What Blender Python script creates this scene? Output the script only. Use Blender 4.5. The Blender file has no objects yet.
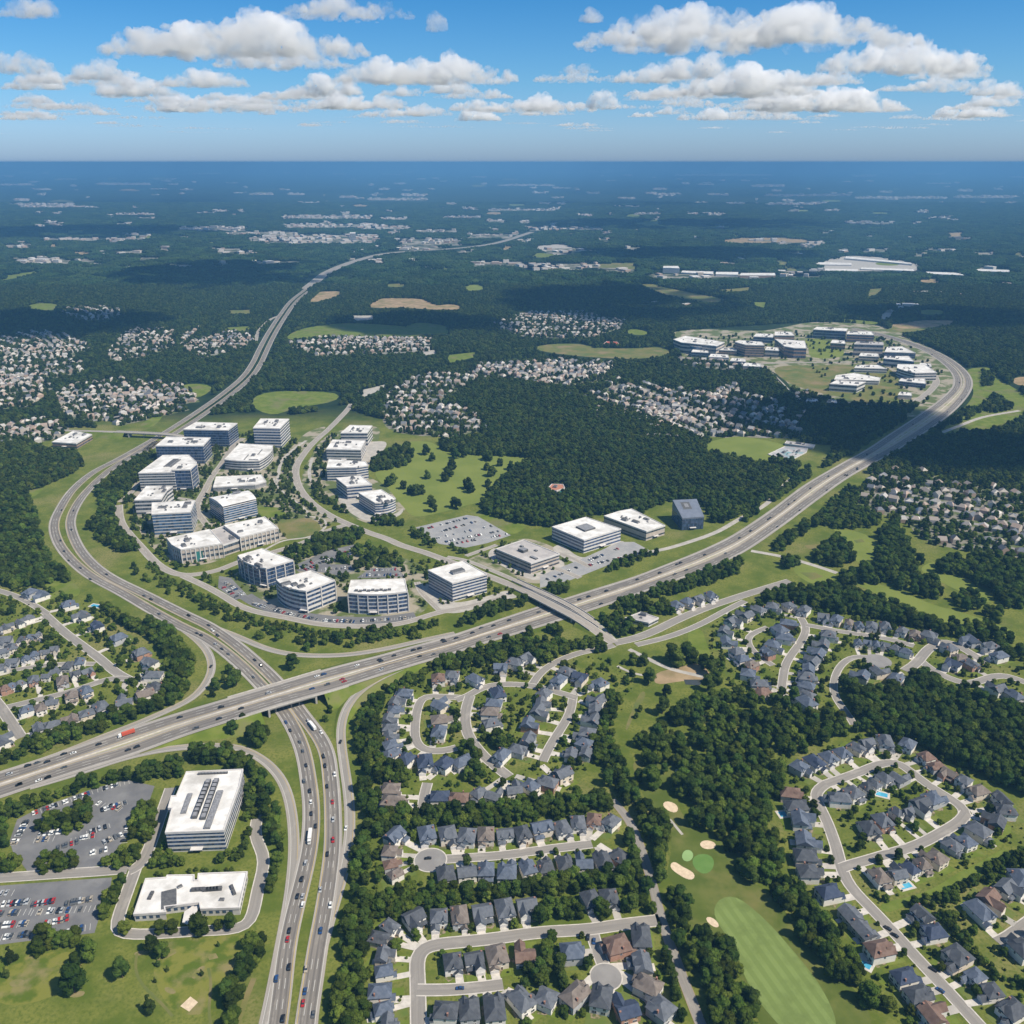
import bpy, bmesh, math, random
import numpy as np
from mathutils import Vector, Matrix, noise

# ------------------------------------------------------------------ camera, sky, sun, exposure
S = bpy.context.scene
C = S.collection
R = math.radians
FPX, YH, HC = 887.0, 162.0, 430.0
PITCH = math.atan((512 - YH) / FPX)
SP, CP = math.sin(PITCH), math.cos(PITCH)
cam_d = bpy.data.cameras.new('camera'); cam = bpy.data.objects.new('camera', cam_d); C.objects.link(cam)
cam.location = (0, 0, HC); cam.rotation_euler = (R(90) - PITCH, 0, 0)
cam_d.sensor_width = 36; cam_d.lens = 36 * FPX / 1024
cam_d.clip_start = 1; cam_d.clip_end = 600000
S.camera = cam

SUN_EL, SUN_AZ = R(52), R(114)          # azimuth clockwise from the view direction
sun_dir = Vector((math.sin(SUN_AZ) * math.cos(SUN_EL), math.cos(SUN_AZ) * math.cos(SUN_EL), math.sin(SUN_EL)))
sl = bpy.data.lights.new('sun', 'SUN'); sl.energy = 5.0; sl.angle = R(0.5); sl.color = (1.0, 0.915, 0.765)
so = bpy.data.objects.new('sun', sl); C.objects.link(so)
so.rotation_euler = (-sun_dir).to_track_quat('-Z', 'Y').to_euler()

W = bpy.data.worlds.new('World'); S.world = W; W.use_nodes = True
nt = W.node_tree; nt.nodes.clear()
wo = nt.nodes.new('ShaderNodeOutputWorld'); bg = nt.nodes.new('ShaderNodeBackground')
sk = nt.nodes.new('ShaderNodeTexSky'); sk.sky_type = 'NISHITA'; sk.sun_disc = False
sk.sun_elevation = SUN_EL; sk.sun_rotation = SUN_AZ; sk.altitude = 400
sk.air_density = 1.0; sk.dust_density = 0.6; sk.ozone_density = 3.0
tc = nt.nodes.new('ShaderNodeTexCoord'); sx = nt.nodes.new('ShaderNodeSeparateXYZ')
nt.links.new(tc.outputs['Generated'], sx.inputs[0])
rp = nt.nodes.new('ShaderNodeValToRGB'); nt.links.new(sx.outputs['Z'], rp.inputs[0])
e = rp.color_ramp.elements
e[0].position = 0.0; e[0].color = (0.48, 0.68, 1.16, 1)
e[1].position = 0.35; e[1].color = (0.75, 0.9, 1.0, 1)
for pos, col in ((0.03, (0.52, 0.75, 1.16, 1)), (0.075, (0.39, 0.72, 1.03, 1)), (0.15, (0.22, 0.62, 0.95, 1))):
    el = rp.color_ramp.elements.new(pos); el.color = col
mx = nt.nodes.new('ShaderNodeMix'); mx.data_type = 'RGBA'; mx.blend_type = 'MULTIPLY'; mx.inputs[0].default_value = 1
nt.links.new(sk.outputs[0], mx.inputs[6]); nt.links.new(rp.outputs[0], mx.inputs[7])
nt.links.new(mx.outputs[2], bg.inputs[0]); bg.inputs[1].default_value = 0.095
nt.links.new(bg.outputs[0], wo.inputs[0])

S.view_settings.view_transform = 'Standard'; S.view_settings.look = 'None'
S.view_settings.exposure = 0.36; S.view_settings.gamma = 1.0
cy = S.cycles
cy.max_bounces = 12; cy.diffuse_bounces = 2; cy.glossy_bounces = 2; cy.transmission_bounces = 2
cy.volume_bounces = 10; cy.transparent_max_bounces = 32; cy.use_denoising = True
cy.sample_clamp_indirect = 4.0; cy.caustics_reflective = False; cy.caustics_refractive = False

# ------------------------------------------------------------------ pixel <-> place
def P(px, py, z=0.0):
    """the point of height z that the photograph shows at a pixel"""
    dx = (px - 512) / FPX; dy = (py - 512) / FPX
    d = Vector((dx, CP - dy * SP, -SP - dy * CP))
    t = (z - HC) / d.z
    return Vector((d.x * t, d.y * t, z))
def proj(p):
    zc = p[1] * CP - (p[2] - HC) * SP
    yu = p[1] * SP + (p[2] - HC) * CP
    return 512 + FPX * p[0] / zc, 512 - FPX * yu / zc, zc
def Zm(T, pts):
    """crop coordinates -> photograph pixels; T = (offset x, offset y, scale)"""
    return [(T[0] + q[0] / T[2], T[1] + q[1] / T[2]) + tuple(q[2:]) for q in pts]
def ordn(n):
    return '%d%s' % (n, 'th' if 10 <= n % 100 <= 20 else {1: 'st', 2: 'nd', 3: 'rd'}.get(n % 10, 'th'))

# ------------------------------------------------------------------ materials
MATS = {}
def base_mat(name):
    m = bpy.data.materials.new(name); m.use_nodes = True
    return m, m.node_tree, m.node_tree.nodes['Principled BSDF']
def N(nt, t, **kw):
    n = nt.nodes.new(t)
    for k, v in kw.items(): setattr(n, k, v)
    return n
def mixcol(nt, fac, a, b, mode='MIX'):
    n = N(nt, 'ShaderNodeMix', data_type='RGBA', blend_type=mode)
    for s, v in ((0, fac), (6, a), (7, b)):
        if isinstance(v, bpy.types.NodeSocket): nt.links.new(v, n.inputs[s])
        elif s == 0: n.inputs[0].default_value = v
        else: n.inputs[s].default_value = (*v, 1) if len(v) == 3 else v
    return n.outputs[2]
def ramp(nt, fac, a, b):
    n = N(nt, 'ShaderNodeMapRange'); nt.links.new(fac, n.inputs[0])
    n.inputs[1].default_value = a; n.inputs[2].default_value = b
    n.interpolation_type = 'SMOOTHSTEP'
    return n.outputs[0]
def noise_out(nt, vec, scale, detail=4, rough=0.55):
    n = N(nt, 'ShaderNodeTexNoise'); nt.links.new(vec, n.inputs['Vector'])
    n.inputs['Scale'].default_value = scale; n.inputs['Detail'].default_value = detail
    n.inputs['Roughness'].default_value = rough
    return n.outputs[0]
def pos_out(nt, kind='world'):
    if kind == 'world': return N(nt, 'ShaderNodeNewGeometry').outputs['Position']
    return N(nt, 'ShaderNodeTexCoord').outputs['Object']
def mat(name, c1, c2=None, scale=0.2, rough=0.8, kind='world', lo=0.35, hi=0.65, c3=None, scale3=0.03, spec=0.3, rnd=0.0, metal=0.0):
    if name in MATS: return MATS[name]
    m, nt, b = base_mat(name)
    b.inputs['Roughness'].default_value = rough; b.inputs['Specular IOR Level'].default_value = spec
    b.inputs['Metallic'].default_value = metal
    col = None
    if c2 is None: b.inputs['Base Color'].default_value = (*c1, 1)
    else:
        v = pos_out(nt, kind)
        col = mixcol(nt, ramp(nt, noise_out(nt, v, scale), lo, hi), c1, c2)
        if c3: col = mixcol(nt, ramp(nt, noise_out(nt, v, scale3, 6), 0.48, 0.7), col, c3)
        if rnd:
            oi = N(nt, 'ShaderNodeObjectInfo')
            mr = N(nt, 'ShaderNodeMapRange'); nt.links.new(oi.outputs['Random'], mr.inputs[0])
            mr.inputs[3].default_value = 1 - rnd; mr.inputs[4].default_value = 1 + rnd
            hsv = N(nt, 'ShaderNodeHueSaturation'); nt.links.new(mr.outputs[0], hsv.inputs['Value']); nt.links.new(col, hsv.inputs['Color'])
            col = hsv.outputs[0]
        nt.links.new(col, b.inputs['Base Color'])
    MATS[name] = m
    return m
def leaf_mat(name, c1, c2, scale=0.25, trans=0.25):
    m, nt, b = base_mat(name); nt.nodes.remove(b); out = nt.nodes['Material Output']
    v = pos_out(nt, 'object')
    oi = N(nt, 'ShaderNodeObjectInfo')
    col = mixcol(nt, ramp(nt, noise_out(nt, v, scale, 3), 0.35, 0.65), c1, c2)
    mr = N(nt, 'ShaderNodeMapRange'); nt.links.new(oi.outputs['Random'], mr.inputs[0])
    mr.inputs[3].default_value = 0.55; mr.inputs[4].default_value = 1.6
    hm = N(nt, 'ShaderNodeMapRange'); nt.links.new(oi.outputs['Random'], hm.inputs[0])
    fr = N(nt, 'ShaderNodeMath', operation='MULTIPLY'); nt.links.new(oi.outputs['Random'], fr.inputs[0]); fr.inputs[1].default_value = 7.31
    f2 = N(nt, 'ShaderNodeMath', operation='FRACT'); nt.links.new(fr.outputs[0], f2.inputs[0]); nt.links.new(f2.outputs[0], hm.inputs[0])
    hm.inputs[3].default_value = 0.482; hm.inputs[4].default_value = 0.515
    hs = N(nt, 'ShaderNodeHueSaturation'); nt.links.new(col, hs.inputs['Color']); nt.links.new(mr.outputs[0], hs.inputs['Value']); nt.links.new(hm.outputs[0], hs.inputs['Hue'])
    d = N(nt, 'ShaderNodeBsdfDiffuse'); t = N(nt, 'ShaderNodeBsdfTranslucent'); mxs = N(nt, 'ShaderNodeMixShader')
    nt.links.new(hs.outputs[0], d.inputs[0]); nt.links.new(hs.outputs[0], t.inputs[0])
    mxs.inputs[0].default_value = trans; nt.links.new(d.outputs[0], mxs.inputs[1]); nt.links.new(t.outputs[0], mxs.inputs[2])
    nt.links.new(mxs.outputs[0], out.inputs[0]); MATS[name] = m
    return m
def road_mat(name, c, c_dark, c_light, rough=0.85, lane=0.0):
    """asphalt with wear that runs along the lane (UV: metres along, metres across)"""
    m, nt, b = base_mat(name); b.inputs['Roughness'].default_value = rough; b.inputs['Specular IOR Level'].default_value = 0.25
    uv = N(nt, 'ShaderNodeUVMap').outputs[0]
    mp = N(nt, 'ShaderNodeMapping'); nt.links.new(uv, mp.inputs[0]); mp.inputs['Scale'].default_value = (0.012, 0.55, 1)
    s1 = noise_out(nt, mp.outputs[0], 1.0, 5, 0.65)
    mp2 = N(nt, 'ShaderNodeMapping'); nt.links.new(uv, mp2.inputs[0]); mp2.inputs['Scale'].default_value = (0.05, 0.12, 1)
    s2 = noise_out(nt, mp2.outputs[0], 1.0, 6, 0.7)
    col = mixcol(nt, ramp(nt, s1, 0.35, 0.65), c_dark, c)
    col = mixcol(nt, ramp(nt, s2, 0.5, 0.75), col, c_light)
    if lane:
        sp = N(nt, 'ShaderNodeSeparateXYZ'); nt.links.new(uv, sp.inputs[0]); ml = N(nt, 'ShaderNodeMath', operation='MULTIPLY'); nt.links.new(sp.outputs[1], ml.inputs[0]); ml.inputs[1].default_value = 6.2832 / lane
        cs = N(nt, 'ShaderNodeMath', operation='COSINE'); nt.links.new(ml.outputs[0], cs.inputs[0]); mu = N(nt, 'ShaderNodeMath', operation='MULTIPLY'); nt.links.new(ramp(nt, cs.outputs[0], 0.2, 0.95), mu.inputs[0]); mu.inputs[1].default_value = 0.55
        col = mixcol(nt, mu.outputs[0], col, tuple(x * 0.72 for x in c_dark))
    nt.links.new(col, b.inputs['Base Color']); MATS[name] = m
    return m
def glass_mat(name, c, mull, du=1.6, rough=0.12, wid=0.1):
    """glazing with its mullions: UV u runs in metres round the building"""
    m, nt, b = base_mat(name); b.inputs['Roughness'].default_value = rough; b.inputs['Specular IOR Level'].default_value = 0.6
    uv = N(nt, 'ShaderNodeUVMap').outputs[0]; sp = N(nt, 'ShaderNodeSeparateXYZ'); nt.links.new(uv, sp.inputs[0])
    d = N(nt, 'ShaderNodeMath', operation='DIVIDE'); nt.links.new(sp.outputs[0], d.inputs[0]); d.inputs[1].default_value = du
    f = N(nt, 'ShaderNodeMath', operation='FRACT'); nt.links.new(d.outputs[0], f.inputs[0])
    lt = N(nt, 'ShaderNodeMath', operation='LESS_THAN'); nt.links.new(f.outputs[0], lt.inputs[0]); lt.inputs[1].default_value = wid
    fl = N(nt, 'ShaderNodeMath', operation='FLOOR'); nt.links.new(d.outputs[0], fl.inputs[0])
    cx = N(nt, 'ShaderNodeCombineXYZ'); nt.links.new(fl.outputs[0], cx.inputs[0])
    vz = N(nt, 'ShaderNodeMath', operation='FLOOR'); nt.links.new(sp.outputs[1], vz.inputs[0]); nt.links.new(vz.outputs[0], cx.inputs[1])
    wn = N(nt, 'ShaderNodeTexWhiteNoise', noise_dimensions='3D'); nt.links.new(cx.outputs[0], wn.inputs['Vector'])
    c2 = tuple(min(1, v * 3.2 + 0.03) for v in c)
    pane = mixcol(nt, wn.outputs['Value'], c, c2)
    col = mixcol(nt, lt.outputs[0], pane, mull)
    nt.links.new(col, b.inputs['Base Color']); MATS[name] = m
    return m

# the ground: meadow and lawn near by, woodland floor far off
def ground_mat():
    m, nt, b = base_mat('ground'); b.inputs['Roughness'].default_value = 0.95; b.inputs['Specular IOR Level'].default_value = 0.1
    v = pos_out(nt)
    g = mixcol(nt, ramp(nt, noise_out(nt, v, 0.03, 9, 0.72), 0.38, 0.62), (0.08, 0.112, 0.015), (0.16, 0.17, 0.036))
    g = mixcol(nt, ramp(nt, noise_out(nt, v, 0.011, 4), 0.5, 0.72), g, (0.205, 0.185, 0.07))
    g = mixcol(nt, ramp(nt, noise_out(nt, v, 0.5, 3), 0.4, 0.75), g, (0.08, 0.108, 0.016))
    f = mixcol(nt, ramp(nt, noise_out(nt, v, 0.02, 8, 0.75), 0.4, 0.62), (0.010, 0.022, 0.008), (0.024, 0.042, 0.014))
    f = mixcol(nt, ramp(nt, noise_out(nt, v, 0.0011, 5, 0.6), 0.55, 0.72), f, (0.035, 0.052, 0.022))
    sp = N(nt, 'ShaderNodeSeparateXYZ'); nt.links.new(v, sp.inputs[0])
    nm = noise_out(nt, v, 0.004, 3)
    ad = N(nt, 'ShaderNodeMath', operation='MULTIPLY_ADD'); nt.links.new(nm, ad.inputs[0]); ad.inputs[1].default_value = 160; nt.links.new(sp.outputs[1], ad.inputs[2])
    t = ramp(nt, ad.outputs[0], 1560, 1700)
    nt.links.new(mixcol(nt, t, g, f), b.inputs['Base Color']); MATS['ground'] = m
    return m

# ------------------------------------------------------------------ mesh helpers
def new_obj(name, verts, faces, mats, parent=None, fm=None, uvs=None, smooth=False):
    me = bpy.data.meshes.new(name); me.from_pydata([tuple(v) for v in verts], [], faces)
    for m in (mats if isinstance(mats, (list, tuple)) else [mats]): me.materials.append(m)
    if fm is not None: me.polygons.foreach_set('material_index', fm)
    if uvs is not None:
        l = me.uv_layers.new(name='UVMap'); l.data.foreach_set('uv', [c for q in uvs for c in q])
    if smooth: me.polygons.foreach_set('use_smooth', [True] * len(faces))
    me.update()
    o = bpy.data.objects.new(name, me); C.objects.link(o)
    if parent is not None: o.parent = parent
    return o
def tag(o, label=None, cat=None, group=None, kind=None):
    if label:
        for a_, b_ in (('from the left', 'from left'), ('from the top', 'from top'), (' of the middle estate', ''), ('up from the photo bottom', 'up from bottom')):
            if len(label.split()) > 16: label = label.replace(a_, b_)
        if len(label.split()) > 16: print('LONG', len(label.split()), label)
    if label: o['label'] = label
    if cat: o['category'] = cat
    if group: o['group'] = group
    if kind: o['kind'] = kind
    return o
def empty(name, loc, rz=0.0):
    o = bpy.data.objects.new(name, None); C.objects.link(o); o.location = loc; o.rotation_euler = (0, 0, rz); o.empty_display_size = 2
    return o
class MB:
    def __init__(s): s.v = []; s.f = []; s.m = []
    def quad(s, *p, m=0):
        n = len(s.v); s.v += [tuple(q) for q in p]; s.f.append(tuple(range(n, n + len(p)))); s.m.append(m)
    def box(s, x0, y0, z0, x1, y1, z1, m=0, bottom=True):
        n = len(s.v); s.v += [(x0, y0, z0), (x1, y0, z0), (x1, y1, z0), (x0, y1, z0), (x0, y0, z1), (x1, y0, z1), (x1, y1, z1), (x0, y1, z1)]
        fs = [(0, 1, 5, 4), (1, 2, 6, 5), (2, 3, 7, 6), (3, 0, 4, 7), (4, 5, 6, 7)] + ([(3, 2, 1, 0)] if bottom else [])
        s.f += [tuple(n + i for i in f) for f in fs]; s.m += [m] * len(fs)
    def prism(s, poly, z0, z1, m=0, top=True):
        n = len(s.v); k = len(poly)
        s.v += [(p[0], p[1], z0) for p in poly] + [(p[0], p[1], z1) for p in poly]
        for i in range(k): s.f.append((n + i, n + (i + 1) % k, n + k + (i + 1) % k, n + k + i)); s.m.append(m)
        if top: s.f.append(tuple(n + k + i for i in range(k))); s.m.append(m)
    def obj(s, name, mats, parent=None): return new_obj(name, s.v, s.f, mats, parent, s.m)
    def mesh(s, name, mats):
        me = bpy.data.meshes.new(name); me.from_pydata(s.v, [], s.f)
        for m in (mats if isinstance(mats, (list, tuple)) else [mats]): me.materials.append(m)
        me.polygons.foreach_set('material_index', s.m); me.update()
        return me
def link(name, me, parent=None):
    o = bpy.data.objects.new(name, me); C.objects.link(o)
    if parent is not None: o.parent = parent
    return o
def catmull(pts, step):
    """resample a polyline as a smooth curve"""
    pts = [np.array(p, float) for p in pts]; n = len(pts)
    out = []
    for i in range(n - 1):
        p0 = pts[i - 1] if i else 2 * pts[0] - pts[1]
        p1, p2 = pts[i], pts[i + 1]
        p3 = pts[i + 2] if i + 2 < n else 2 * pts[-1] - pts[-2]
        k = max(2, int(np.linalg.norm(p2 - p1) / step))
        d1 = max(1e-3, np.linalg.norm(p1 - p0)) ** .5; d2 = max(1e-3, np.linalg.norm(p2 - p1)) ** .5; d3 = max(1e-3, np.linalg.norm(p3 - p2)) ** .5
        m1 = (p1 - p0) / d1 - (p2 - p0) / (d1 + d2) + (p2 - p1) / d2
        m2 = (p2 - p1) / d2 - (p3 - p1) / (d2 + d3) + (p3 - p2) / d3
        m1 = m1 * d2; m2 = m2 * d2
        for j in range(k):
            t = j / k; t2 = t * t; t3 = t2 * t
            out.append((2*t3-3*t2+1)*p1 + (t3-2*t2+t)*m1 + (-2*t3+3*t2)*p2 + (t3-t2)*m2)
    out.append(pts[-1])
    o = np.array(out)
    for _ in range(3): o[1:-1] = 0.25 * o[:-2] + 0.5 * o[1:-1] + 0.25 * o[2:]
    return o
def smooth_poly(pts, step=6.0):
    """closed smooth outline"""
    n = len(pts); q = catmull([pts[-1]] + list(pts) + [pts[0], pts[1]], step)
    out = []
    ds = [np.linalg.norm(q - np.array(pts[0], float), axis=1)]
    a = int(np.argmin(np.linalg.norm(q[:len(q)//2] - np.array(pts[0], float), axis=1)))
    b = len(q) // 2 + int(np.argmin(np.linalg.norm(q[len(q)//2:] - np.array(pts[0], float), axis=1)))
    return q[a:b]
def frame(line):
    d = np.gradient(line[:, :2], axis=0); d /= np.maximum(1e-9, np.linalg.norm(d, axis=1))[:, None]
    n = np.stack([d[:, 1], -d[:, 0]], 1)          # to the right of travel
    s = np.concatenate([[0], np.cumsum(np.linalg.norm(np.diff(line[:, :2], axis=0), axis=1))])
    return d, n, s

# occupancy raster (2 m cells): roads, houses, lots keep trees away
OX, OY, OC = -1900.0, 150.0, 2.0
OCC = np.zeros((2100, 1900), bool)      # [y, x]
def occ_disc(x, y, r):
    i0 = int((y - r - OY) / OC); i1 = int((y + r - OY) / OC) + 1; j0 = int((x - r - OX) / OC); j1 = int((x + r - OX) / OC) + 1
    i0 = max(i0, 0); j0 = max(j0, 0); i1 = min(i1, OCC.shape[0]); j1 = min(j1, OCC.shape[1])
    if i0 >= i1 or j0 >= j1: return
    yy, xx = np.mgrid[i0:i1, j0:j1]
    OCC[i0:i1, j0:j1] |= ((xx * OC + OX - x) ** 2 + (yy * OC + OY - y) ** 2) < r * r
def occ_at(x, y):
    i = ((y - OY) / OC).astype(int); j = ((x - OX) / OC).astype(int)
    ok = (i >= 0) & (j >= 0) & (i < OCC.shape[0]) & (j < OCC.shape[1])
    r = np.zeros(len(x), bool); r[ok] = OCC[i[ok], j[ok]]
    return r
def in_poly(x, y, poly):
    p = np.array(poly, float); r = np.zeros(len(x), bool); n = len(p)
    for i in range(n):
        x1, y1 = p[i][:2]; x2, y2 = p[(i + 1) % n][:2]
        if y1 == y2: continue
        c = ((y1 > y) != (y2 > y)) & (x < (x2 - x1) * (y - y1) / (y2 - y1) + x1)
        r ^= c
    return r
def occ_poly(poly):
    xs_ = [p[0] for p in poly]; ys_ = [p[1] for p in poly]; gx_, gy_ = np.meshgrid(np.arange(min(xs_), max(xs_), 2.0), np.arange(min(ys_), max(ys_), 2.0)); gx_ = gx_.ravel(); gy_ = gy_.ravel(); k = in_poly(gx_, gy_, poly)
    for x, y in zip(gx_[k], gy_[k]):
        i = int((y - OY) / OC); j = int((x - OX) / OC)
        if 0 <= i < OCC.shape[0] and 0 <= j < OCC.shape[1]: OCC[i, j] = True
def wpoly(px, z=0.0): return [tuple(P(q[0], q[1], z)) for q in px]

# ------------------------------------------------------------------ palette
GROUND = ground_mat()
M_LAWN = mat('lawn', (0.10, 0.14, 0.018), (0.15, 0.18, 0.034), 0.06, 0.95, c3=(0.15, 0.15, 0.06), scale3=0.03, spec=0.1)
M_DRY = mat('dry_grass', (0.16, 0.15, 0.05), (0.10, 0.13, 0.035), 0.03, 0.95, c3=(0.22, 0.17, 0.09), scale3=0.02, spec=0.1)
M_FLOOR = mat('forest_floor', (0.018, 0.034, 0.01), (0.04, 0.06, 0.016), 0.08, 0.95, spec=0.1)
M_SAND = mat('sand', (0.62, 0.50, 0.36), (0.52, 0.41, 0.29), 0.4, 0.95, spec=0.1)
M_DIRT = mat('dirt', (0.36, 0.26, 0.16), (0.24, 0.18, 0.10), 0.05, 0.95, c3=(0.16, 0.15, 0.06), scale3=0.02, spec=0.1)
M_CONC = mat('concrete', (0.42, 0.39, 0.35), (0.33, 0.31, 0.28), 0.12, 0.85)
M_PALE = mat('pale_concrete', (0.55, 0.51, 0.46), (0.44, 0.41, 0.37), 0.3, 0.85)
M_LOT = mat('parking_asphalt', (0.125, 0.125, 0.132), (0.165, 0.163, 0.165), 0.06, 0.85, c3=(0.20, 0.197, 0.195), scale3=0.05)
M_HWY = road_mat('highway_asphalt', (0.225, 0.203, 0.18), (0.145, 0.132, 0.12), (0.29, 0.262, 0.23), lane=3.3)
M_SHOULDER = road_mat('shoulder', (0.34, 0.31, 0.275), (0.28, 0.255, 0.23), (0.40, 0.365, 0.32))
M_STREET = road_mat('street_asphalt', (0.255, 0.235, 0.212), (0.21, 0.195, 0.18), (0.315, 0.29, 0.26))
M_RAMP = road_mat('ramp_asphalt', (0.275, 0.255, 0.228), (0.225, 0.208, 0.188), (0.335, 0.305, 0.27))
M_PAINT = mat('road_paint', (0.50, 0.49, 0.46)); M_YELLOW = mat('yellow_paint', (0.46, 0.33, 0.11))
M_WHITE = mat('white_membrane', (0.74, 0.72, 0.69), (0.58, 0.56, 0.53), 0.09, 0.7, c3=(0.44, 0.42, 0.39), scale3=0.06)
M_GREYROOF = mat('grey_membrane', (0.42, 0.39, 0.37), (0.33, 0.31, 0.30), 0.08, 0.8, c3=(0.5, 0.47, 0.45), scale3=0.05)
M_PANEL = mat('white_panel', (0.62, 0.59, 0.56), (0.54, 0.51, 0.49), 0.2, 0.6)
M_BEIGE = mat('beige_panel', (0.50, 0.43, 0.37), (0.42, 0.36, 0.31), 0.2, 0.7)
M_BRICKP = mat('brown_panel', (0.33, 0.22, 0.17), (0.26, 0.18, 0.14), 0.2, 0.8)
M_STEEL = mat('plant_steel', (0.26, 0.26, 0.27), (0.17, 0.17, 0.18), 0.6, 0.6, kind='object')
M_DARKP = mat('plant_dark', (0.075, 0.075, 0.08), (0.12, 0.12, 0.12), 0.8, 0.7, kind='object')
G_NAVY = glass_mat('navy_glass', (0.016, 0.03, 0.062), (0.06, 0.075, 0.10))
G_GREY = glass_mat('grey_glass', (0.022, 0.03, 0.042), (0.25, 0.25, 0.25), 3.0, wid=0.07)
G_BLUE = glass_mat('blue_glass', (0.02, 0.045, 0.085), (0.16, 0.19, 0.23), 3.4, wid=0.08)
G_TEAL = glass_mat('teal_glass', (0.01, 0.075, 0.07), (0.03, 0.12, 0.11), 2.4)
# ------------------------------------------------------------------ ground and air
n = 24; xs = []
gv = []; gf = []
ring = [0, 400, 900, 1600, 2600, 4200, 7000, 12000, 20000, 35000, 60000, 100000]
gx = sorted(set([-r for r in ring] + ring)); gy = [-3000, -800] + ring
for y in gy:
    for x in gx: gv.append((x, y, 0))
k = len(gx)
for j in range(len(gy) - 1):
    for i in range(k - 1): gf.append((j*k+i, j*k+i+1, (j+1)*k+i+1, (j+1)*k+i))
tag(new_obj('ground', gv, gf, GROUND), kind='structure')

m, nt, b = base_mat('haze'); nt.nodes.remove(b)
pv = N(nt, 'ShaderNodeVolumePrincipled'); pv.inputs['Color'].default_value = (0.16, 0.40, 0.71, 1)
pv.inputs['Density'].default_value = 0.00009; pv.inputs['Anisotropy'].default_value = 0.0
nt.links.new(pv.outputs[0], nt.nodes['Material Output'].inputs['Volume'])
hb = MB(); hb.box(-101000, -3500, -1.5, 101000, 101000, HC + 6)
tag(hb.obj('haze', m), kind='stuff')

def area(name, px, material, z, smooth=True, kind='structure'):
    w = [(p[0], p[1], 0) for p in wpoly(px)]
    if smooth and len(w) > 4: w = [tuple(q) for q in smooth_poly(w, 5 if abs(w[0][1]) < 1500 else 25)]
    a = sum(w[i][0]*w[(i+1)%len(w)][1] - w[(i+1)%len(w)][0]*w[i][1] for i in range(len(w)))
    if a < 0: w = w[::-1]
    if name in ('parking_lot', 'lawn', 'putting_green', 'sand_bunker'): occ_poly(w)
    return tag(new_obj(name, [(p[0], p[1], z) for p in w], [tuple(range(len(w)))], material), kind=kind)

# crops of the photograph that positions were read from: offset x, offset y, scale
A1=(0,560,5.12); A2=(180,560,5.12); A3=(360,640,6.827); A4=(500,640,6.827); A5=(350,780,6.827); A6=(500,780,6.827); A7=(330,890,6.024); A8=(500,890,6.024)
B1=(690,590,6.024); B2=(854,590,6.024); B3=(760,720,7.314); B4=(884,720,7.314); B5=(760,850,5.886); B6=(864,850,5.887); B7=(600,760,3.88); B8=(590,540,5.12)
D1=(0,740,4.655); D2=(120,740,4.655); D3=(400,490,6.4); D4=(540,470,5.12); D5=(740,440,3.606); D6=(220,500,5.12); D7=(120,410,6.4); D8=(250,400,6.4)
E3=(0,150,3.413); E4=(260,150,3.413); E5=(520,150,3.413); E6=(760,150,3.879); E7=(0,290,4.0); E8=(240,280,3.94)
H1=(480,300,3.94); H2=(650,300,5.12); H3=(784,300,4.267); H4=(0,930,3.938); K4=(0,400,3.94); K6=(360,400,3.94); I=(0,0,1)

# ------------------------------------------------------------------ roads
ROADS = []          # (name, resampled centre line, width)
def ribbon(name, px, width, style, z0, step=6.0, world=None, margin=3.0, zs=True):
    """a road: px = photograph points (x, y[, height])"""
    if world is None: line = catmull([P(q[0], q[1], q[2] if len(q) > 2 else 0.0) for q in px], step)
    else: line = world
    d, nrm, s = frame(line); k = len(line); w = width / 2
    ls, rs = style.get('left', 0), style.get('right', 0)
    cuts = [(-w, None)]
    if ls: cuts.append((-w + ls, None))
    if rs: cuts.append((w - rs, None))
    cuts.append((w, None)); off = [c[0] for c in cuts]; mi = []
    for i in range(len(off) - 1):
        mid = (off[i] + off[i+1]) / 2
        mi.append(1 if (ls and mid < -w + ls) or (rs and mid > w - rs) else 0)
    v = []; f = []; fm = []; uv = []; nc = len(off)
    for i in range(k):
        for o in off: v.append((line[i,0] + nrm[i,0]*o, line[i,1] + nrm[i,1]*o, line[i,2] + z0))
    for i in range(k - 1):
        for j in range(nc - 1):
            f.append((i*nc+j, i*nc+j+1, (i+1)*nc+j+1, (i+1)*nc+j)); fm.append(mi[j])
            uv += [(s[i], off[j]), (s[i], off[j+1]), (s[i+1], off[j+1]), (s[i+1], off[j])]
    o = tag(new_obj(name, v, f, [style['mat'], style.get('edge', M_SHOULDER)], None, fm, uv), kind='structure')
    # painted lines as one child sheet
    mb = MB()
    def strip(off0, lw, dash=None, mm=0):
        for i in range(k - 1):
            if dash and (int(s[i] / dash) % 3): continue
            a = line[i]; c = line[i+1]; na = nrm[i]; nb = nrm[i+1]; z = z0 + 0.05
            mb.quad((a[0]+na[0]*(off0-lw), a[1]+na[1]*(off0-lw), a[2]+z), (a[0]+na[0]*(off0+lw), a[1]+na[1]*(off0+lw), a[2]+z),
                    (c[0]+nb[0]*(off0+lw), c[1]+nb[1]*(off0+lw), c[2]+z), (c[0]+nb[0]*(off0-lw), c[1]+nb[1]*(off0-lw), c[2]+z), m=mm)
    for (off0, lw, dash, mm) in style.get('lines', ()): strip(off0, lw, dash, mm)
    if mb.f: mb.obj('lane_marking', [M_PAINT, M_YELLOW], o)
    for i in range(0, k): occ_disc(line[i,0], line[i,1], w + margin)
    ROADS.append((name, line, width))
    return line
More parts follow.
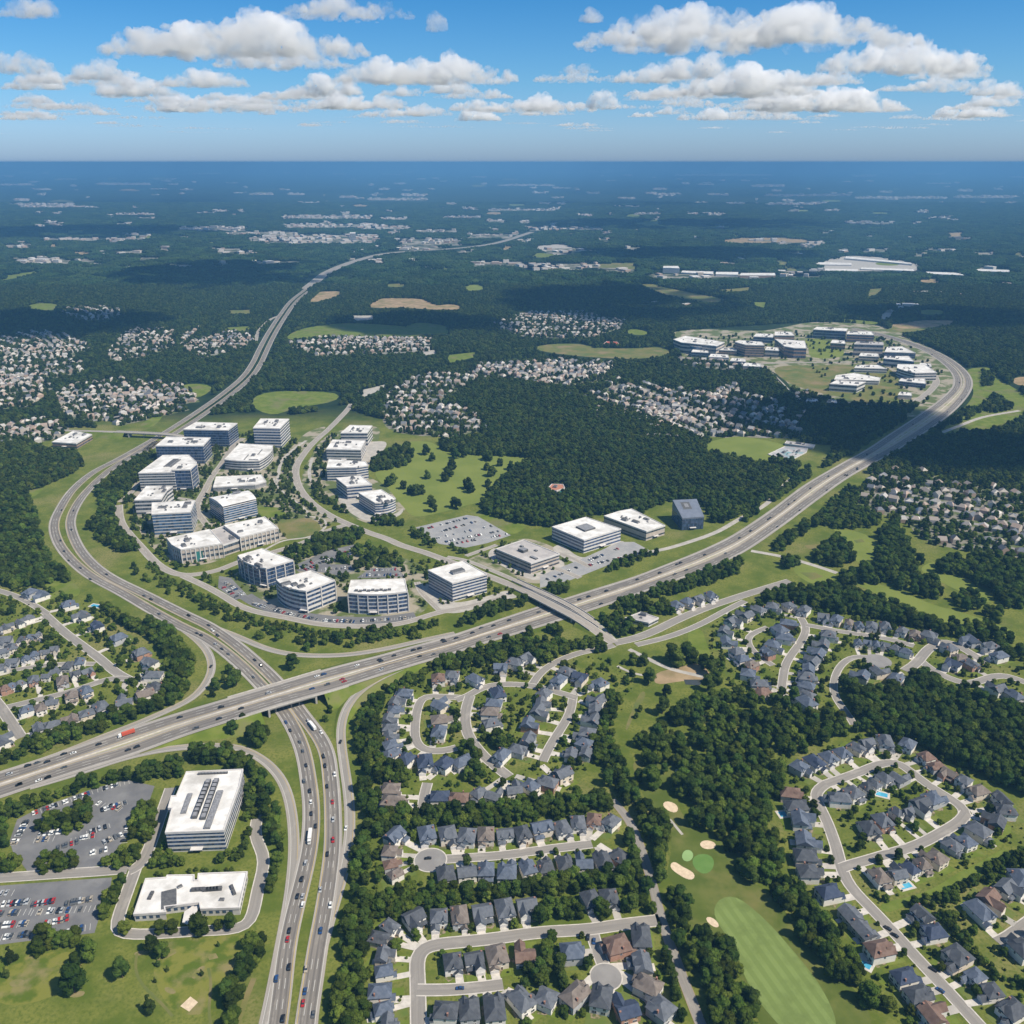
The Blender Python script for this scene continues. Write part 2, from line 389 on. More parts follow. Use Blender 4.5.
def hw_style(w, median_left):
    e = w / 2
    ml, mr = ((2.4, 3.0) if median_left else (3.0, 2.4)) if w > 15 else ((1.2, 1.7) if median_left else (1.7, 1.2))
    l0, l1 = -e + ml, e - mr; lane = (l1 - l0) / 3
    return dict(mat=M_HWY, left=ml, right=mr, lines=[(l0, 0.16, None, 1 if median_left else 0), (l1, 0.16, None, 0 if median_left else 1),
                (l0 + lane, 0.14, 5.0, 0), (l0 + 2*lane, 0.14, 5.0, 0)])
ST_STREET = dict(mat=M_STREET, left=0.7, right=0.7, edge=M_PALE)
ST_RAMP = dict(mat=M_RAMP, left=1.2, right=1.8, lines=[(-2.3, 0.13, None, 1), (1.9, 0.13, None, 0)])
ST_ART = dict(mat=road_mat('avenue_surface', (0.31, 0.28, 0.245), (0.255, 0.23, 0.205), (0.37, 0.335, 0.29)), left=1.2, right=1.2, edge=M_CONC, lines=[(0.0, 0.14, 5.0, 0)])
ST_PATH = dict(mat=M_STREET, left=0.3, right=0.3, edge=M_DIRT)
ST_WALK = dict(mat=M_CONC)

def ewz(x):         # the crossing highway climbs to its bridge
    t = min(1, max(0, (x - 140) / 115)) if x < 300 else min(1, max(0, (450 - x) / 105))
    return 7.5 * t * t * (3 - 2 * t)
ns_left = [(256,1130),(268,1070),(274,1040),(280,1000),(286,949),(293,915),(302,880),(309,848),(311.5,814),(308.5,781),(301.5,747),(285,714),(262,687),(244.5,669),(225,652),(205,638),(180,626),(152,610.6),(122,593),(89,575),(68.5,557),(57,540),(54,524),(60,509),(73.6,489),(94,472),(117,460),(142,446),(166,432),(200,410),(225,392),(242.5,377),(252,364),(259,350),(267,335),(280,315),(291,301),(306,289)]
ns_right = [(292,1130),(301,1070),(305,1040),(307,1016),(313,980),(317.5,949),(324,915),(329,882),(333,848),(333,814),(331,781),(325,747),(302,714),(278,683),(258,663.5),(235,644),(209,626),(188,616),(147,595.5),(106.6,575),(84,555),(72,532),(71,519),(79,501.5),(94,484),(112,468.5),(134.6,454.6),(157,441)]
L_nsl = ribbon('highway', ns_left, 12.4, hw_style(12.4, False), 0.30, margin=8)
wl = [np.array(P(*q)) for q in ns_right]
far = catmull([P(*q) for q in ns_left[26:]], 20.0); fd, fn, fs = frame(far)
wl += [np.array((far[i,0] + fn[i,0]*19.5, far[i,1] + fn[i,1]*19.5, 0)) for i in range(2, len(far), 6)]
L_nsr = ribbon('highway', None, 12.4, hw_style(12.4, True), 0.34, world=catmull(wl, 6.0), margin=8)
far2 = [(306,289),(316,281),(326,273),(340,266.5),(357,260.5),(386,253.5),(420,250.5),(441,249.5),(470,247),(494,243.5),(532,232)]
ribbon('highway', far2, 40, dict(mat=M_RAMP, left=2, right=2), 0.30, 20.0)

ew_up = [(-60,797),(0,778),(64.4,757),(99,745),(140,731),(180,718),(229,703.5),(268,692),(317,677),(356,666.4),(379,660.6),(395,656),(426,647.5),(451,640.5),(478,631.5),(509,621),(537.5,611.5),(573,600.5),(604.5,590.5),(637.7,580),(676.7,565),(706,553),(735,539),(776,512),(809,487),(845,465.5),(870,451.5),(896.5,433.6),(924.6,415),(948,397),(957,386),(956,375),(945,363),(924,350),(901,341.5),(876,335),(850,329.5)]
ew_lo = [(-60,812),(0,792),(64.4,770.5),(99,760),(129,750.7),(180,732),(219,719.5),(258,707),(297,695.5),(336,685),(360,677),(389,668),(421.5,658.5),(451,650),(478,641),(500,634.5),(533,624.5),(556,617.5),(585,608),(618,597),(657,583),(696,569),(735,552),(776,525),(812,498.5),(845,475.5),(878.7,457),(906,441),(943,416),(960,400),(968,387),(967,377),(957,365.5),(936,352.5),(910,342.5),(880,334),(852,328)]
ew_up = [(x, y, ewz(x)) for x, y in ew_up]; ew_lo = [(x, y, ewz(x)) for x, y in ew_lo]
L_ewu = ribbon('highway', ew_up, 17, hw_style(17, False), 0.36, margin=8)
L_ewl = ribbon('highway', ew_lo, 17, hw_style(17, True), 0.39, margin=8)

# median strip of the crossing highway with its barrier
def between(a, b, name, material, z, inset):
    j = 0; v = []; f = []
    for i in range(len(a)):
        dd = np.linalg.norm(b[:, :2] - a[i, :2], axis=1); j = int(np.argmin(dd))
        u = (b[j] - a[i]); L = np.linalg.norm(u[:2]); u = u / max(L, 1e-6)
        p = a[i] + u * (inset - 0.3); q = b[j] - u * (inset - 0.3)
        if L < 2 * inset - 0.4: p = q = (a[i] + b[j]) / 2
        v += [(p[0], p[1], p[2] + z), (q[0], q[1], q[2] + z)]
    f = [(2*i, 2*i+1, 2*i+3, 2*i+2) for i in range(len(a) - 1)]
    tag(new_obj(name, v, f, material), kind='structure')
    return [((np.array(v[2*i]) + np.array(v[2*i+1])) / 2) for i in range(len(a))]
M_MEDIAN = mat('median_ground', (0.36, 0.32, 0.26), (0.27, 0.26, 0.14), 0.05, 0.9)
mid_ew = between(L_ewu, L_ewl, 'median', M_MEDIAN, 0.33, 8.5)
mb = MB(); md, mn_, ms = frame(np.array(mid_ew))
for i in range(len(mid_ew) - 1):
    a, c = mid_ew[i], mid_ew[i+1]; na, nb = mn_[i], mn_[i+1]
    sec = [(-0.35, 0.0), (-0.12, 0.95), (0.12, 0.95), (0.35, 0.0)]
    for (o1, h1), (o2, h2) in zip(sec[:-1], sec[1:]):
        mb.quad((a[0]+na[0]*o1, a[1]+na[1]*o1, a[2]+h1), (a[0]+na[0]*o2, a[1]+na[1]*o2, a[2]+h2), (c[0]+nb[0]*o2, c[1]+nb[1]*o2, c[2]+h2), (c[0]+nb[0]*o1, c[1]+nb[1]*o1, c[2]+h1))
tag(mb.obj('median_barrier', M_PALE), 'long pale concrete barrier down the middle of the crossing highway', 'barrier')

RAMP_A = [(430,655.5,0.9),(412,663.5,2.3),(396,671,3.9),(384,676,4.6),(371,683,4.6),(356,695,3.4),(346,709,1.9),(341,728,0.5),(341.7,747),(345,770),(348.5,795),(350,815),(349,841),(343,873),(333.5,906),(325,935),(320,955)]
RAMP_B = [(30,787),(60,778.5),(93.5,768),(129,756.5),(168,749),(206,746),(239,748),(264.5,761),(282,780.6),(290,803),(293.5,829),(294,855),(292,880.6),(288.5,906),(282.5,938.7),(276,974),(270,1005),(262,1040),(252,1080),(236,1130)]
RAMP_C = [(20,768),(58.6,755),(97.6,739),(136.7,724),(170,709.5),(191.7,699),(205,685),(212,669),(209,653.8),(199.5,642),(186,631),(168,619.5)]
RAMP_D = [(190,615),(215,628),(234.7,635.5),(254,644),(273.8,651),(297,655),(320.6,656),(346,655),(375,651),(396.6,646.6),(425,640),(455,633.5)]
RL = []
for rp_ in (RAMP_A, RAMP_B, RAMP_C, RAMP_D): L_rp = ribbon('ramp', rp_, 7.6, ST_RAMP, 0.22); RL.append(L_rp)

# embankments where the road is off the ground
def embank(line, width, side, skip=None, slope=1.9):
    d, nrm, s = frame(line); v = []; f = []; prev = False
    for i in range(len(line)):
        z = line[i, 2]
        px = proj(line[i])[0]
        ok = z > 0.15 and not (skip and skip(px))
        if ok:
            e = side * (width / 2 - 0.05); g = side * (width / 2 + 1.0 + slope * z)
            e2 = side * (width / 2 + 0.8)
            v += [(line[i,0]+nrm[i,0]*e, line[i,1]+nrm[i,1]*e, z + 0.1), (line[i,0]+nrm[i,0]*e2, line[i,1]+nrm[i,1]*e2, z + 0.05), (line[i,0]+nrm[i,0]*g, line[i,1]+nrm[i,1]*g, 0.02)]
            if prev:
                a = len(v) - 6; f += [(a, a+1, a+4, a+3), (a+1, a+2, a+5, a+4)]
        prev = ok
    if f: tag(new_obj('embankment', v, f, M_LAWN), kind='structure')
lo_skip = lambda x: 262 < x < 321
up_skip = lambda x: 254 < x < 298
embank(L_ewl, 17, 1, lo_skip); embank(L_ewu, 17, -1, up_skip)
embank(RL[0], 7.6, 1, None, 1.6); embank(RL[0], 7.6, -1, None, 1.6)
# ------------------------------------------------------------------ the highway bridge
def bridge(label, line, width, span, depth, rails, name='overpass_bridge', piers=3, material=None):
    d, nrm, s = frame(line); idx = [i for i in range(len(line)) if span(proj(line[i])[0])]
    i0, i1 = idx[0], idx[-1]; mid = line[(i0 + i1) // 2]
    root = empty(name, (mid[0], mid[1], 0)); o3 = np.array((mid[0], mid[1], 0)); w = width / 2 + 0.3
    material = material or M_CONC
    def prof(sec, a, b):
        mb = MB(); kk = len(sec)
        for i in range(a, b):
            for j in range(kk):
                (o1, h1), (o2, h2) = sec[j], sec[(j+1) % kk]
                q = []
                for (ii, o, h) in ((i, o1, h1), (i, o2, h2), (i+1, o2, h2), (i+1, o1, h1)):
                    q.append((line[ii,0]+nrm[ii,0]*o-o3[0], line[ii,1]+nrm[ii,1]*o-o3[1], line[ii,2]+h))
                mb.quad(*q)
        for ii in (a, b): mb.quad(*[(line[ii,0]+nrm[ii,0]*o-o3[0], line[ii,1]+nrm[ii,1]*o-o3[1], line[ii,2]+h) for o, h in sec])
        return mb
    prof([(-w, 0.1), (-w, -depth * 0.5), (-w + 1.2, -depth), (w - 1.2, -depth), (w, -depth * 0.5), (w, 0.1)], i0, i1).obj('girder', mat('girder_concrete', (0.26, 0.245, 0.23), (0.2, 0.19, 0.18), 0.2), root)
    for sd in rails:
        x = sd * w
        prof([(x - 0.18, 0.1), (x - 0.18, 1.35), (x + 0.18, 1.35), (x + 0.18, 0.1)], max(0, i0 - 4), min(len(line) - 1, i1 + 4)).obj('parapet', M_PALE, root)
    for t in [(q + 1) / (piers + 1) for q in range(piers)]:
        i = int(i0 + (i1 - i0) * t); cnt = max(2, int(width / 6))
        for c in range(cnt):
            o = -width/2 + width * (c + 0.5) / cnt; mb = MB()
            px_, py_ = line[i,0]+nrm[i,0]*o-o3[0], line[i,1]+nrm[i,1]*o-o3[1]
            mb.prism([(px_ + 0.6*math.cos(q*math.pi/4), py_ + 0.6*math.sin(q*math.pi/4)) for q in range(8)], 0, line[i,2] - depth + 0.2)
            mb.obj('pier', M_CONC, root)
    for ii in (i0, i1):
        mb = MB(); a = line[ii]; dd = d[ii] * (0.8 if ii == i0 else -0.8)
        c = [(a[0]-dd[0]+nrm[ii,0]*o-o3[0], a[1]-dd[1]+nrm[ii,1]*o-o3[1]) for o in (-w, w)]; e_ = [(q[0]+2*dd[0], q[1]+2*dd[1]) for q in c]
        mb.prism([c[0], c[1], e_[1], e_[0]], 0, a[2] - 0.1); mb.obj('abutment', M_CONC, root)
    return tag(root, label, 'bridge')
bridge('near half of the wide highway bridge, dark open side over the lower carriageways', L_ewl, 17, lo_skip, 1.9, (1,))
bridge('far half of the wide highway bridge, with a pale parapet toward the offices', L_ewu, 17, up_skip, 1.9, (-1,))

# ------------------------------------------------------------------ the main avenue and its twin bridges
art = Zm(D8, [(650,25),(630,55),(580,110),(500,190),(400,280),(335,360),(295,430),(300,520),(340,600),(420,680),(530,750),(640,800),(760,850),(880,890)]) + [(400,545),(423,552),(445,560,0.3),(462,566,0.4),(476,571.5,0.8)]
art += [(497,579.5,0.7),(519,588.5,2.6),(537.5,597.5,4.7),(556,607,5.0),(575,617,4.2),(590,626.5,1.9),(603,636,0.5),(614,643,0.1)]
L_art = ribbon('avenue', art, 11, ST_ART, 0.24, margin=2)
art2 = [(447,557,0.2),(466,560.5,0.5),(482,566.5,0.5),(504,575.5,1.3),(525,585,3.6),(548,595.5,5.0),(566,604,4.8),(583,614,3.0),(596,623.5,1.2),(608,635,0.5),(615,642,0.1)]
L_art2 = ribbon('avenue', art2, 7, ST_ART, 0.24, margin=2)
a_skip = lambda x: 527 < x < 577
for L_, w_ in ((L_art, 11), (L_art2, 7)):
    embank(L_, w_, 1, a_skip, 1.2); embank(L_, w_, -1, a_skip, 1.2)
bridge('wider of the twin avenue bridges over the highway beside the grey roofed office', L_art, 11, a_skip, 1.0, (1, -1), piers=2)
bridge('narrower of the twin avenue bridges over the highway, the farther one', L_art2, 7, a_skip, 1.0, (1, -1), piers=2)
L_ovp = ribbon('bridge_road', [(60,430.5,1),(85,431,4),(105,431.6,7),(140,433,7.5),(166,434.4,7.5),(185,437,5),(200,441,2)], 9, ST_ART, 0.2)
embank(L_ovp, 9, 1, lambda x: 128 < x < 176, 1.4); embank(L_ovp, 9, -1, lambda x: 128 < x < 176, 1.4)
bridge('slim pale road bridge across the far bend of the highway beside blue glass offices', L_ovp, 9, lambda x: 128 < x < 176, 1.4, (1, -1), piers=2)

# ------------------------------------------------------------------ streets
W_ST = 8.2
def street(px, w=W_ST, z=0.16, st=ST_STREET, name='street'): return ribbon(name, px, w, st, z, margin=1.5)
def disc(name, px, r, material, z, n=40, edge=None):
    c = P(*px)
    if edge is not None: tag(new_obj(name, [(c.x + (r+0.8)*math.cos(a*2*math.pi/n), c.y + (r+0.8)*math.sin(a*2*math.pi/n), z - 0.03) for a in range(n)], [tuple(range(n))], edge), kind='structure')
    tag(new_obj(name, [(c.x + r*math.cos(a*2*math.pi/n), c.y + r*math.sin(a*2*math.pi/n), z) for a in range(n)], [tuple(range(n))], material), kind='structure')
    occ_disc(c.x, c.y, r + 2)
M_STREETD = mat('turning_circle', (0.25, 0.24, 0.23), (0.21, 0.2, 0.195), 0.1, 0.85)
# middle estate
street(Zm(A3, [(700,395),(600,388),(480,385),(420,390),(390,470),(375,580),(370,670),(400,730),(460,755),(560,765),(660,735)]))
street([(456,700),(467.6,697),(481.5,687),(500,684),(525,685),(539.5,687),(558.6,692.7),(577,698)], z=0.18)
street([(470,696),(465.5,710),(464.5,722),(467,733.7),(474,745),(484.5,757),(494.7,766),(509,777)], 9.5, z=0.20)
street([(573,697),(570,713),(561.5,728),(551,744),(542.5,761.5)], z=0.17)
street([(614,645),(602.5,649),(587,651),(570,656),(551,665),(539.5,673.7),(532,685)], z=0.17)
street(Zm(A5, [(530,20),(505,100),(495,200)]))
street(Zm(A5, [(560,545),(700,540),(850,527),(1010,520)]) + [(529,851.7),(558.6,848),(592,844)], z=0.145)
disc('turning_circle', (430.5,860), 10.3, M_STREETD, 0.20, edge=M_PALE)
street([(420,1100),(419,1040),(418,1006),(418,983),(417,969.7),(417,957),(424,947.5),(437,944),(463,942),(500,938),(533,933),(566,930.7),(591,930),(616,925),(649.5,921.6),(660,920)], 9.2)
street([(417,990),(436,990.3),(454.6,989.7),(480,987.5),(503,984.5)], z=0.18)
street([(592,931),(594,940),(599.7,956),(606,972)], z=0.15); disc('turning_circle', (606,977), 8.8, M_STREETD, 0.21, edge=M_PALE)
street([(612,800),(626,815),(636,835),(646,863),(654,889),(659,912),(669.6,943),(680,971),(690,997),(703,1030),(730,1100)], 6.5, st=ST_PATH, name='service_road')
# avenue toward the golf course
street([(614,643),(637,638),(654.5,631),(678,619.5),(707,607.5),(730.6,599.5),(754,592),(790,581)], 11, 0.22)
street([(636,645),(668,637),(699,625),(725,611),(745,601)], 8, 0.2)
# right hand estates
street(Zm(B1, [(470,225),(400,250),(345,280),(350,325),(380,370),(440,415),(500,455)]), 7)
street(Zm(B1, [(665,165),(700,225),(670,310),(610,390),(570,460),(560,540),(550,600)]))
street([(806,625),(823,628),(839.5,631.5),(854,633.5),(879,637),(895.5,640.5),(914,646)], 8, 0.18)
street([(882,660),(868,656.5),(855,656.5),(846,660),(839.5,667),(834,680),(834,694.7),(839.5,704.6),(848,714.6),(854,725)], 7, 0.17)
street([(905,671),(916,664),(921.5,657),(927,650),(938,643),(948,641.5),(958,645.5),(972,654),(986,663.5)], 10, 0.2)
street([(921,661),(930,669),(944,676),(956,681),(970,684.5),(987,678),(1002,674.5),(1014,678),(1040,688)], 9, 0.19)
disc('turning_circle', (878,661), 12, M_STREETD, 0.19)
t_loop = Zm(B3, [(490,465),(430,500),(405,550),(420,600),(450,660),(490,740),(530,850),(565,950)]) + [(840,863.6),(845,879),(855,892.5),(869,906),(882,919.7),(896,935),(901,940),(916.7,958.7),(932,974),(949,992.7),(966,1011),(985,1032),(1015,1065)]
street(t_loop, 8.6)
street(Zm(B4, [(600,680),(570,735),(450,805),(300,890),(150,950),(0,985)]) + [(870,860),(852,864),(842,868)], 8.6, 0.18)
street([(826,784),(845,777.5),(864,770.6),(877.6,764.5),(892,761.5),(900,764),(910,771),(919.6,779),(933,788.5),(949.7,798),(961,806),(966,813),(963,819)], 8.6, 0.17)
street([(1040,915),(1023,926.5),(1010,938),(998,943)], 9)
# left hand estate
street(Zm(A1, [(230,280),(330,370),(430,445),(520,512),(600,582),(660,612)]), 9.5)
street([(127,679),(113,677.5),(88,686),(64.5,693.5),(39,699.5),(17,705),(-20,714)], 8.5, 0.18)
street([(-8,697),(0,706.5),(10,721),(21,738)], 9.5, 0.19)
street([(47,614),(30,603),(10,594),(-20,586)], 8, 0.17); street([(40,640),(20,646),(-15,656)], 7, 0.17); street([(95,664),(60,664),(25,668),(-15,676)], 7, 0.165)
# office park
street([(119,505),(119.5,514),(122,524),(131,536),(142,548),(152,559),(163,568),(183,575.5),(216,571),(238.6,562),(270,553),(304,542.5),(325.5,531.5),(347,524.5)], 10, 0.17, ST_ART, 'campus_road')
street([(183,576),(205,586),(225,597),(239.5,606),(255,611.5),(288,618),(317.6,624),(356.7,626.5),(396,624.5),(415,620),(436,613),(462.5,608),(488,602),(503,597)], 9, 0.18, ST_ART, 'campus_road')
street(Zm(D7, [(790,180),(730,225),(650,345),(590,425),(540,520),(500,590),(495,650),(560,740)]), 9, 0.17, ST_ART, 'campus_road')
street(Zm(D7, [(0,590),(60,540),(120,460)]), 8, 0.17, ST_ART, 'campus_road')
street([(198,503),(185,499),(165,497)], 7, 0.165, ST_ART, 'campus_road')
street([(417,582),(421,592),(432,603),(441,612)], 7, 0.165, ST_ART, 'campus_road')
street([(466,556),(480,551),(497,545)], 7, 0.17, ST_ART, 'campus_road')
street([(547,566),(560,570),(571,574),(580,578)], 8, 0.17, ST_ART, 'campus_road')
street([(558,553),(572,558),(590,567)], 8, 0.17, ST_ART, 'campus_road')
street(Zm(D4, [(400,455),(520,425),(620,410),(760,370),(900,320),(1024,250)]) + [(765,505),(790,480),(806,470)], 7, 0.17, ST_WALK, 'campus_road')
street(Zm(D6, [(230,255),(330,205),(440,195),(520,160),(545,120),(520,95),(440,80)]), 3.5, 0.14, ST_WALK, 'path')
street(Zm(D8, [(150,500),(180,560),(330,680),(380,730)]), 3.5, 0.14, ST_WALK, 'path')
street(Zm(D8, [(400,370),(380,440),(385,520)]), 5, 0.14, ST_WALK, 'path')
street(Zm(D8, [(175,530),(200,400),(260,330),(360,260)]), 5, 0.14, ST_WALK, 'path')
# bottom left offices
street([(-20,879),(30,876),(64.4,873.5),(100,871.5),(128,869)], 9, 0.18); street([(129,871),(137,868),(144,860),(157,826),(170.5,788)], 8.5, 0.19)
street([(136,868),(128,890),(120,912),(115,929),(124,934.5),(163,933.5),(206,930.5),(240,929),(251,922),(255,905),(259.6,880),(266,861),(260,847),(254,835),(258,815)], 8.2, 0.17)
# golf paths
ribbon('golf_path', Zm(D5, [(40,400),(150,420),(260,450),(350,480)]), 7, ST_WALK, 0.14); ribbon('golf_path', Zm(B7, [(180,165),(200,200)]), 2.5, ST_WALK, 0.14); ribbon('golf_path', Zm(B7, [(270,230),(320,290)]), 2, ST_WALK, 0.14)
ribbon('golf_path', Zm(B8, [(200,560),(300,610),(420,665),(540,690),(620,710)]), 5, ST_WALK, 0.14); ribbon('golf_path', Zm(B8, [(140,645),(230,690),(330,700)]), 3, ST_WALK, 0.14)
ribbon('golf_path', Zm(H3, [(650,575),(740,540),(850,500),(1005,472)]), 8, ST_WALK, 0.14)
# far roads
ribbon('far_road', Zm(H2, [(570,330),(650,410),(730,495)]), 9, ST_WALK, 0.2); ribbon('far_road', Zm(H2, [(590,345),(680,430),(740,500)]), 6, ST_WALK, 0.2)
ribbon('far_road', Zm(H2, [(440,320),(570,325),(700,322),(1024,318)]), 9, ST_ART, 0.2)
ribbon('far_road', Zm(H3, [(550,440),(610,400),(650,350),(640,320)]), 14, ST_ART, 0.2)
ribbon('far_road', Zm(E8, [(60,250),(75,200),(130,150),(160,140)]), 10, ST_ART, 0.2)

# ------------------------------------------------------------------ mown, sanded and paved areas
area('parking_lot', Zm(D1, [(80,370),(200,310),(440,225),(590,185),(720,215),(690,300),(600,440),(490,570),(420,598),(130,615),(60,520),(45,470)]), M_LOT, 0.11, False)
area('parking_lot', [(-30,888),(112,877.5),(110,890),(99,918),(94.5,933),(13,943),(-30,949)], M_LOT, 0.11, False)
area('parking_lot', Zm(D3, [(100,240),(430,160),(500,170),(710,290),(560,340),(420,370),(250,345)]), mat('pale_lot', (0.25, 0.25, 0.255), (0.31, 0.305, 0.3), 0.06), 0.11, False)
area('parking_lot', [(579,560),(620,542),(634,542),(649,550),(626,558),(598.6,569),(571,580),(540,588),(540,576)], mat('pale_lot', (0.25, 0.25, 0.255), (0.31, 0.305, 0.3), 0.06), 0.11, False)
area('parking_lot', [(219,576),(231,578),(248,596),(236,600),(218,588)], M_LOT, 0.11, False)
ribbon('parking_lot', [(q[0], q[1]-2.8) for q in Zm(D6, [(130,505),(200,548),(300,580),(420,607),(560,626),(700,632),(850,627),(1000,606)])], 15, dict(mat=road_mat('lot_strip', (0.16, 0.158, 0.16), (0.125, 0.125, 0.13), (0.21, 0.205, 0.2))), 0.12)
area('parking_lot', Zm(D6, [(770,350),(900,345),(950,395),(700,400)]), M_LOT, 0.11, False)
area('parking_lot', Zm(D6, [(370,340),(550,260),(700,225),(690,260),(620,290),(560,330),(680,330),(690,365),(600,385),(520,370),(400,365)]), M_LOT, 0.11, False)
area('plaza', Zm(D3, [(100,600),(190,600),(330,720),(560,680),(700,640),(760,690),(640,700),(420,780),(300,790)]), M_CONC, 0.09)
area('plaza', Zm(D3, [(600,370),(850,540),(1024,440),(1060,470),(880,580),(680,500),(560,420)]), M_CONC, 0.09)
area('plaza', Zm(D4, [(100,380),(220,450),(420,360),(450,380),(300,440),(200,480),(60,400)]), M_CONC, 0.09)
area('plaza', Zm(D8, [(760,270),(860,265),(870,300),(760,390),(720,400),(720,300)]), M_CONC, 0.09)
area('plaza', Zm(D8, [(560,610),(700,640),(760,740),(930,730),(980,690),(960,740),(780,780),(640,720)]), M_CONC, 0.09)
area('lawn', Zm(D6, [(300,110),(440,92),(510,120),(500,170),(440,200),(360,205),(310,160)]), M_DRY, 0.10)
area('lawn', Zm(D8, [(50,680),(200,690),(240,740),(60,760)]), M_LAWN, 0.10)
area('sand_patch', Zm(H4, [(710,300),(750,262),(780,285),(745,322)]), M_SAND, 0.10)
area('bare_patch', Zm(A2, [(800,660),(1000,595),(1024,600),(900,690),(800,695)]), M_DIRT, 0.06)
area('bare_patch', Zm(A3, [(0,265),(180,215),(205,225),(0,340)]), M_DIRT, 0.06)
area('bare_patch', Zm(B8, [(330,680),(430,660),(560,630),(620,710),(480,720),(330,740)]), M_DIRT, 0.05)
area('bare_patch', Zm(B8, [(225,850),(250,790),(275,765),(290,790),(270,830),(235,860),(220,910),(200,960),(180,985),(190,930)]), M_DRY, 0.05)
for q in ([(640,100),(690,75),(695,90),(650,115)], [(640,225),(665,222),(700,240),(690,255),(655,250)], [(745,180),(790,140),(815,135),(800,170),(760,205)], [(20,210),(60,190),(105,195),(95,220),(60,232)], [(255,255),(300,245),(340,232),(335,262),(290,272)], [(520,90),(560,78),(600,84),(575,98),(530,105)], [(810,95),(850,92),(860,110),(825,118)]):
    area('bare_patch', Zm(H4, q), mat('bare_soil', (0.235, 0.19, 0.10), (0.15, 0.155, 0.045), 0.12, 0.95, spec=0.1), 0.05)
for q in ([(0,120),(90,95),(320,92),(330,130),(240,250),(60,300),(-20,290)], [(630,60),(1000,30),(960,120),(900,200),(830,330),(690,330),(630,250),(600,160)]): area('rough_grass', Zm(H4, q), mat('meadow_dark', (0.08, 0.115, 0.014), (0.165, 0.17, 0.034), 0.09, 0.95, c3=(0.21, 0.18, 0.08), scale3=0.06, lo=.42, hi=.58, spec=0.1), 0.03)
ribbon('track', Zm(H4, [(1000,190),(960,290),(935,372)]), 3.2, dict(mat=M_DRY), 0.06); ribbon('track', Zm(H4, [(540,90),(525,160),(560,220),(640,290),(680,340)]), 1.6, dict(mat=M_DRY), 0.06); ribbon('track', Zm(H4, [(830,370),(815,300),(840,220),(820,150)]), 1.6, dict(mat=M_DRY), 0.06)
area('lawn', Zm(B6, [(70,330),(300,270),(430,215),(560,130),(700,65),(830,-10),(860,10),(760,80),(600,185),(480,240),(380,285),(200,345),(120,385)]), mat('yard_lawn', (0.10, 0.14, 0.02), (0.14, 0.175, 0.034), 0.1, 0.95, spec=0.1), 0.06)
M_CAMPUS = mat('campus_ground', (0.30, 0.265, 0.20), (0.095, 0.12, 0.035), 0.03, 0.95, lo=.44, hi=.54)
area('campus_ground', [(672,332),(700,329),(760,331),(815,322),(880,326),(935,350),(955,375),(950,398),(915,418),(870,414),(800,402),(790,385),(770,370),(740,362),(700,364),(680,358)], M_CAMPUS, 0.05)
area('campus_ground', [(150,470),(190,455),(240,440),(300,452),(292,480),(300,500),(335,520),(300,535),(240,550),(215,562),(180,566),(150,545),(135,520),(135,490)], M_CAMPUS, 0.04)
area('campus_ground', [(225,590),(238,572),(300,552),(350,548),(420,565),(430,595),(420,614),(360,620),(290,613)], M_CAMPUS, 0.04)
area('campus_ground', Zm(D8, [(330,520),(380,380),(480,240),(600,190),(800,170),(800,330),(760,480),(960,600),(980,720),(780,790),(640,740),(480,640),(360,580)]), M_CAMPUS, 0.04)
area('campus_ground', Zm(D3, [(400,470),(640,360),(800,310),(1040,400),(1060,500),(900,600),(640,540),(560,500),(430,480)]), M_CAMPUS, 0.04)
area('campus_ground', Zm(D8, [(120,560),(170,430),(260,310),(380,200),(480,170),(380,280),(290,380),(270,500),(330,640),(420,710),(370,720),(230,640),(150,640)]), M_CAMPUS, 0.045)
for px in ([(640,120,0)],): pass
area('pond', Zm(B8, [(480,715),(600,715),(560,745),(490,740)]), mat('water', (0.05, 0.055, 0.05), rough=0.08, spec=0.6), 0.13)
# lower golf hole
M_FAIR = None
def stripe_mat(name, a, b, period, ang):
    m, nt, bs = base_mat(name); bs.inputs['Roughness'].default_value = 0.95; bs.inputs['Specular IOR Level'].default_value = 0.1
    v = pos_out(nt); mp = N(nt, 'ShaderNodeMapping'); mp.inputs['Rotation'].default_value = (0, 0, ang); nt.links.new(v, mp.inputs[0])
    sp = N(nt, 'ShaderNodeSeparateXYZ'); nt.links.new(mp.outputs[0], sp.inputs[0])
    s = N(nt, 'ShaderNodeMath', operation='MULTIPLY'); nt.links.new(sp.outputs[0], s.inputs[0]); s.inputs[1].default_value = 6.2832 / period
    sn = N(nt, 'ShaderNodeMath', operation='SINE'); nt.links.new(s.outputs[0], sn.inputs[0])
    col = mixcol(nt, ramp(nt, sn.outputs[0], -0.35, 0.35), a, b)
    col = mixcol(nt, ramp(nt, noise_out(nt, v, 0.05, 6, 0.7), 0.42, 0.7), col, tuple(x * 0.84 for x in a))
    nt.links.new(col, bs.inputs['Base Color']); MATS[name] = m
    return m
fa_, fb_ = P(716, 905), P(800, 1024); M_FAIR = stripe_mat('fairway', (0.145, 0.195, 0.055), (0.17, 0.225, 0.068), 6.5, math.pi/2 - math.atan2(fb_.y - fa_.y, fb_.x - fa_.x))
M_FAIR2 = mat('far_fairway', (0.165, 0.195, 0.042), (0.135, 0.17, 0.034), 0.02, 0.95, spec=0.1)
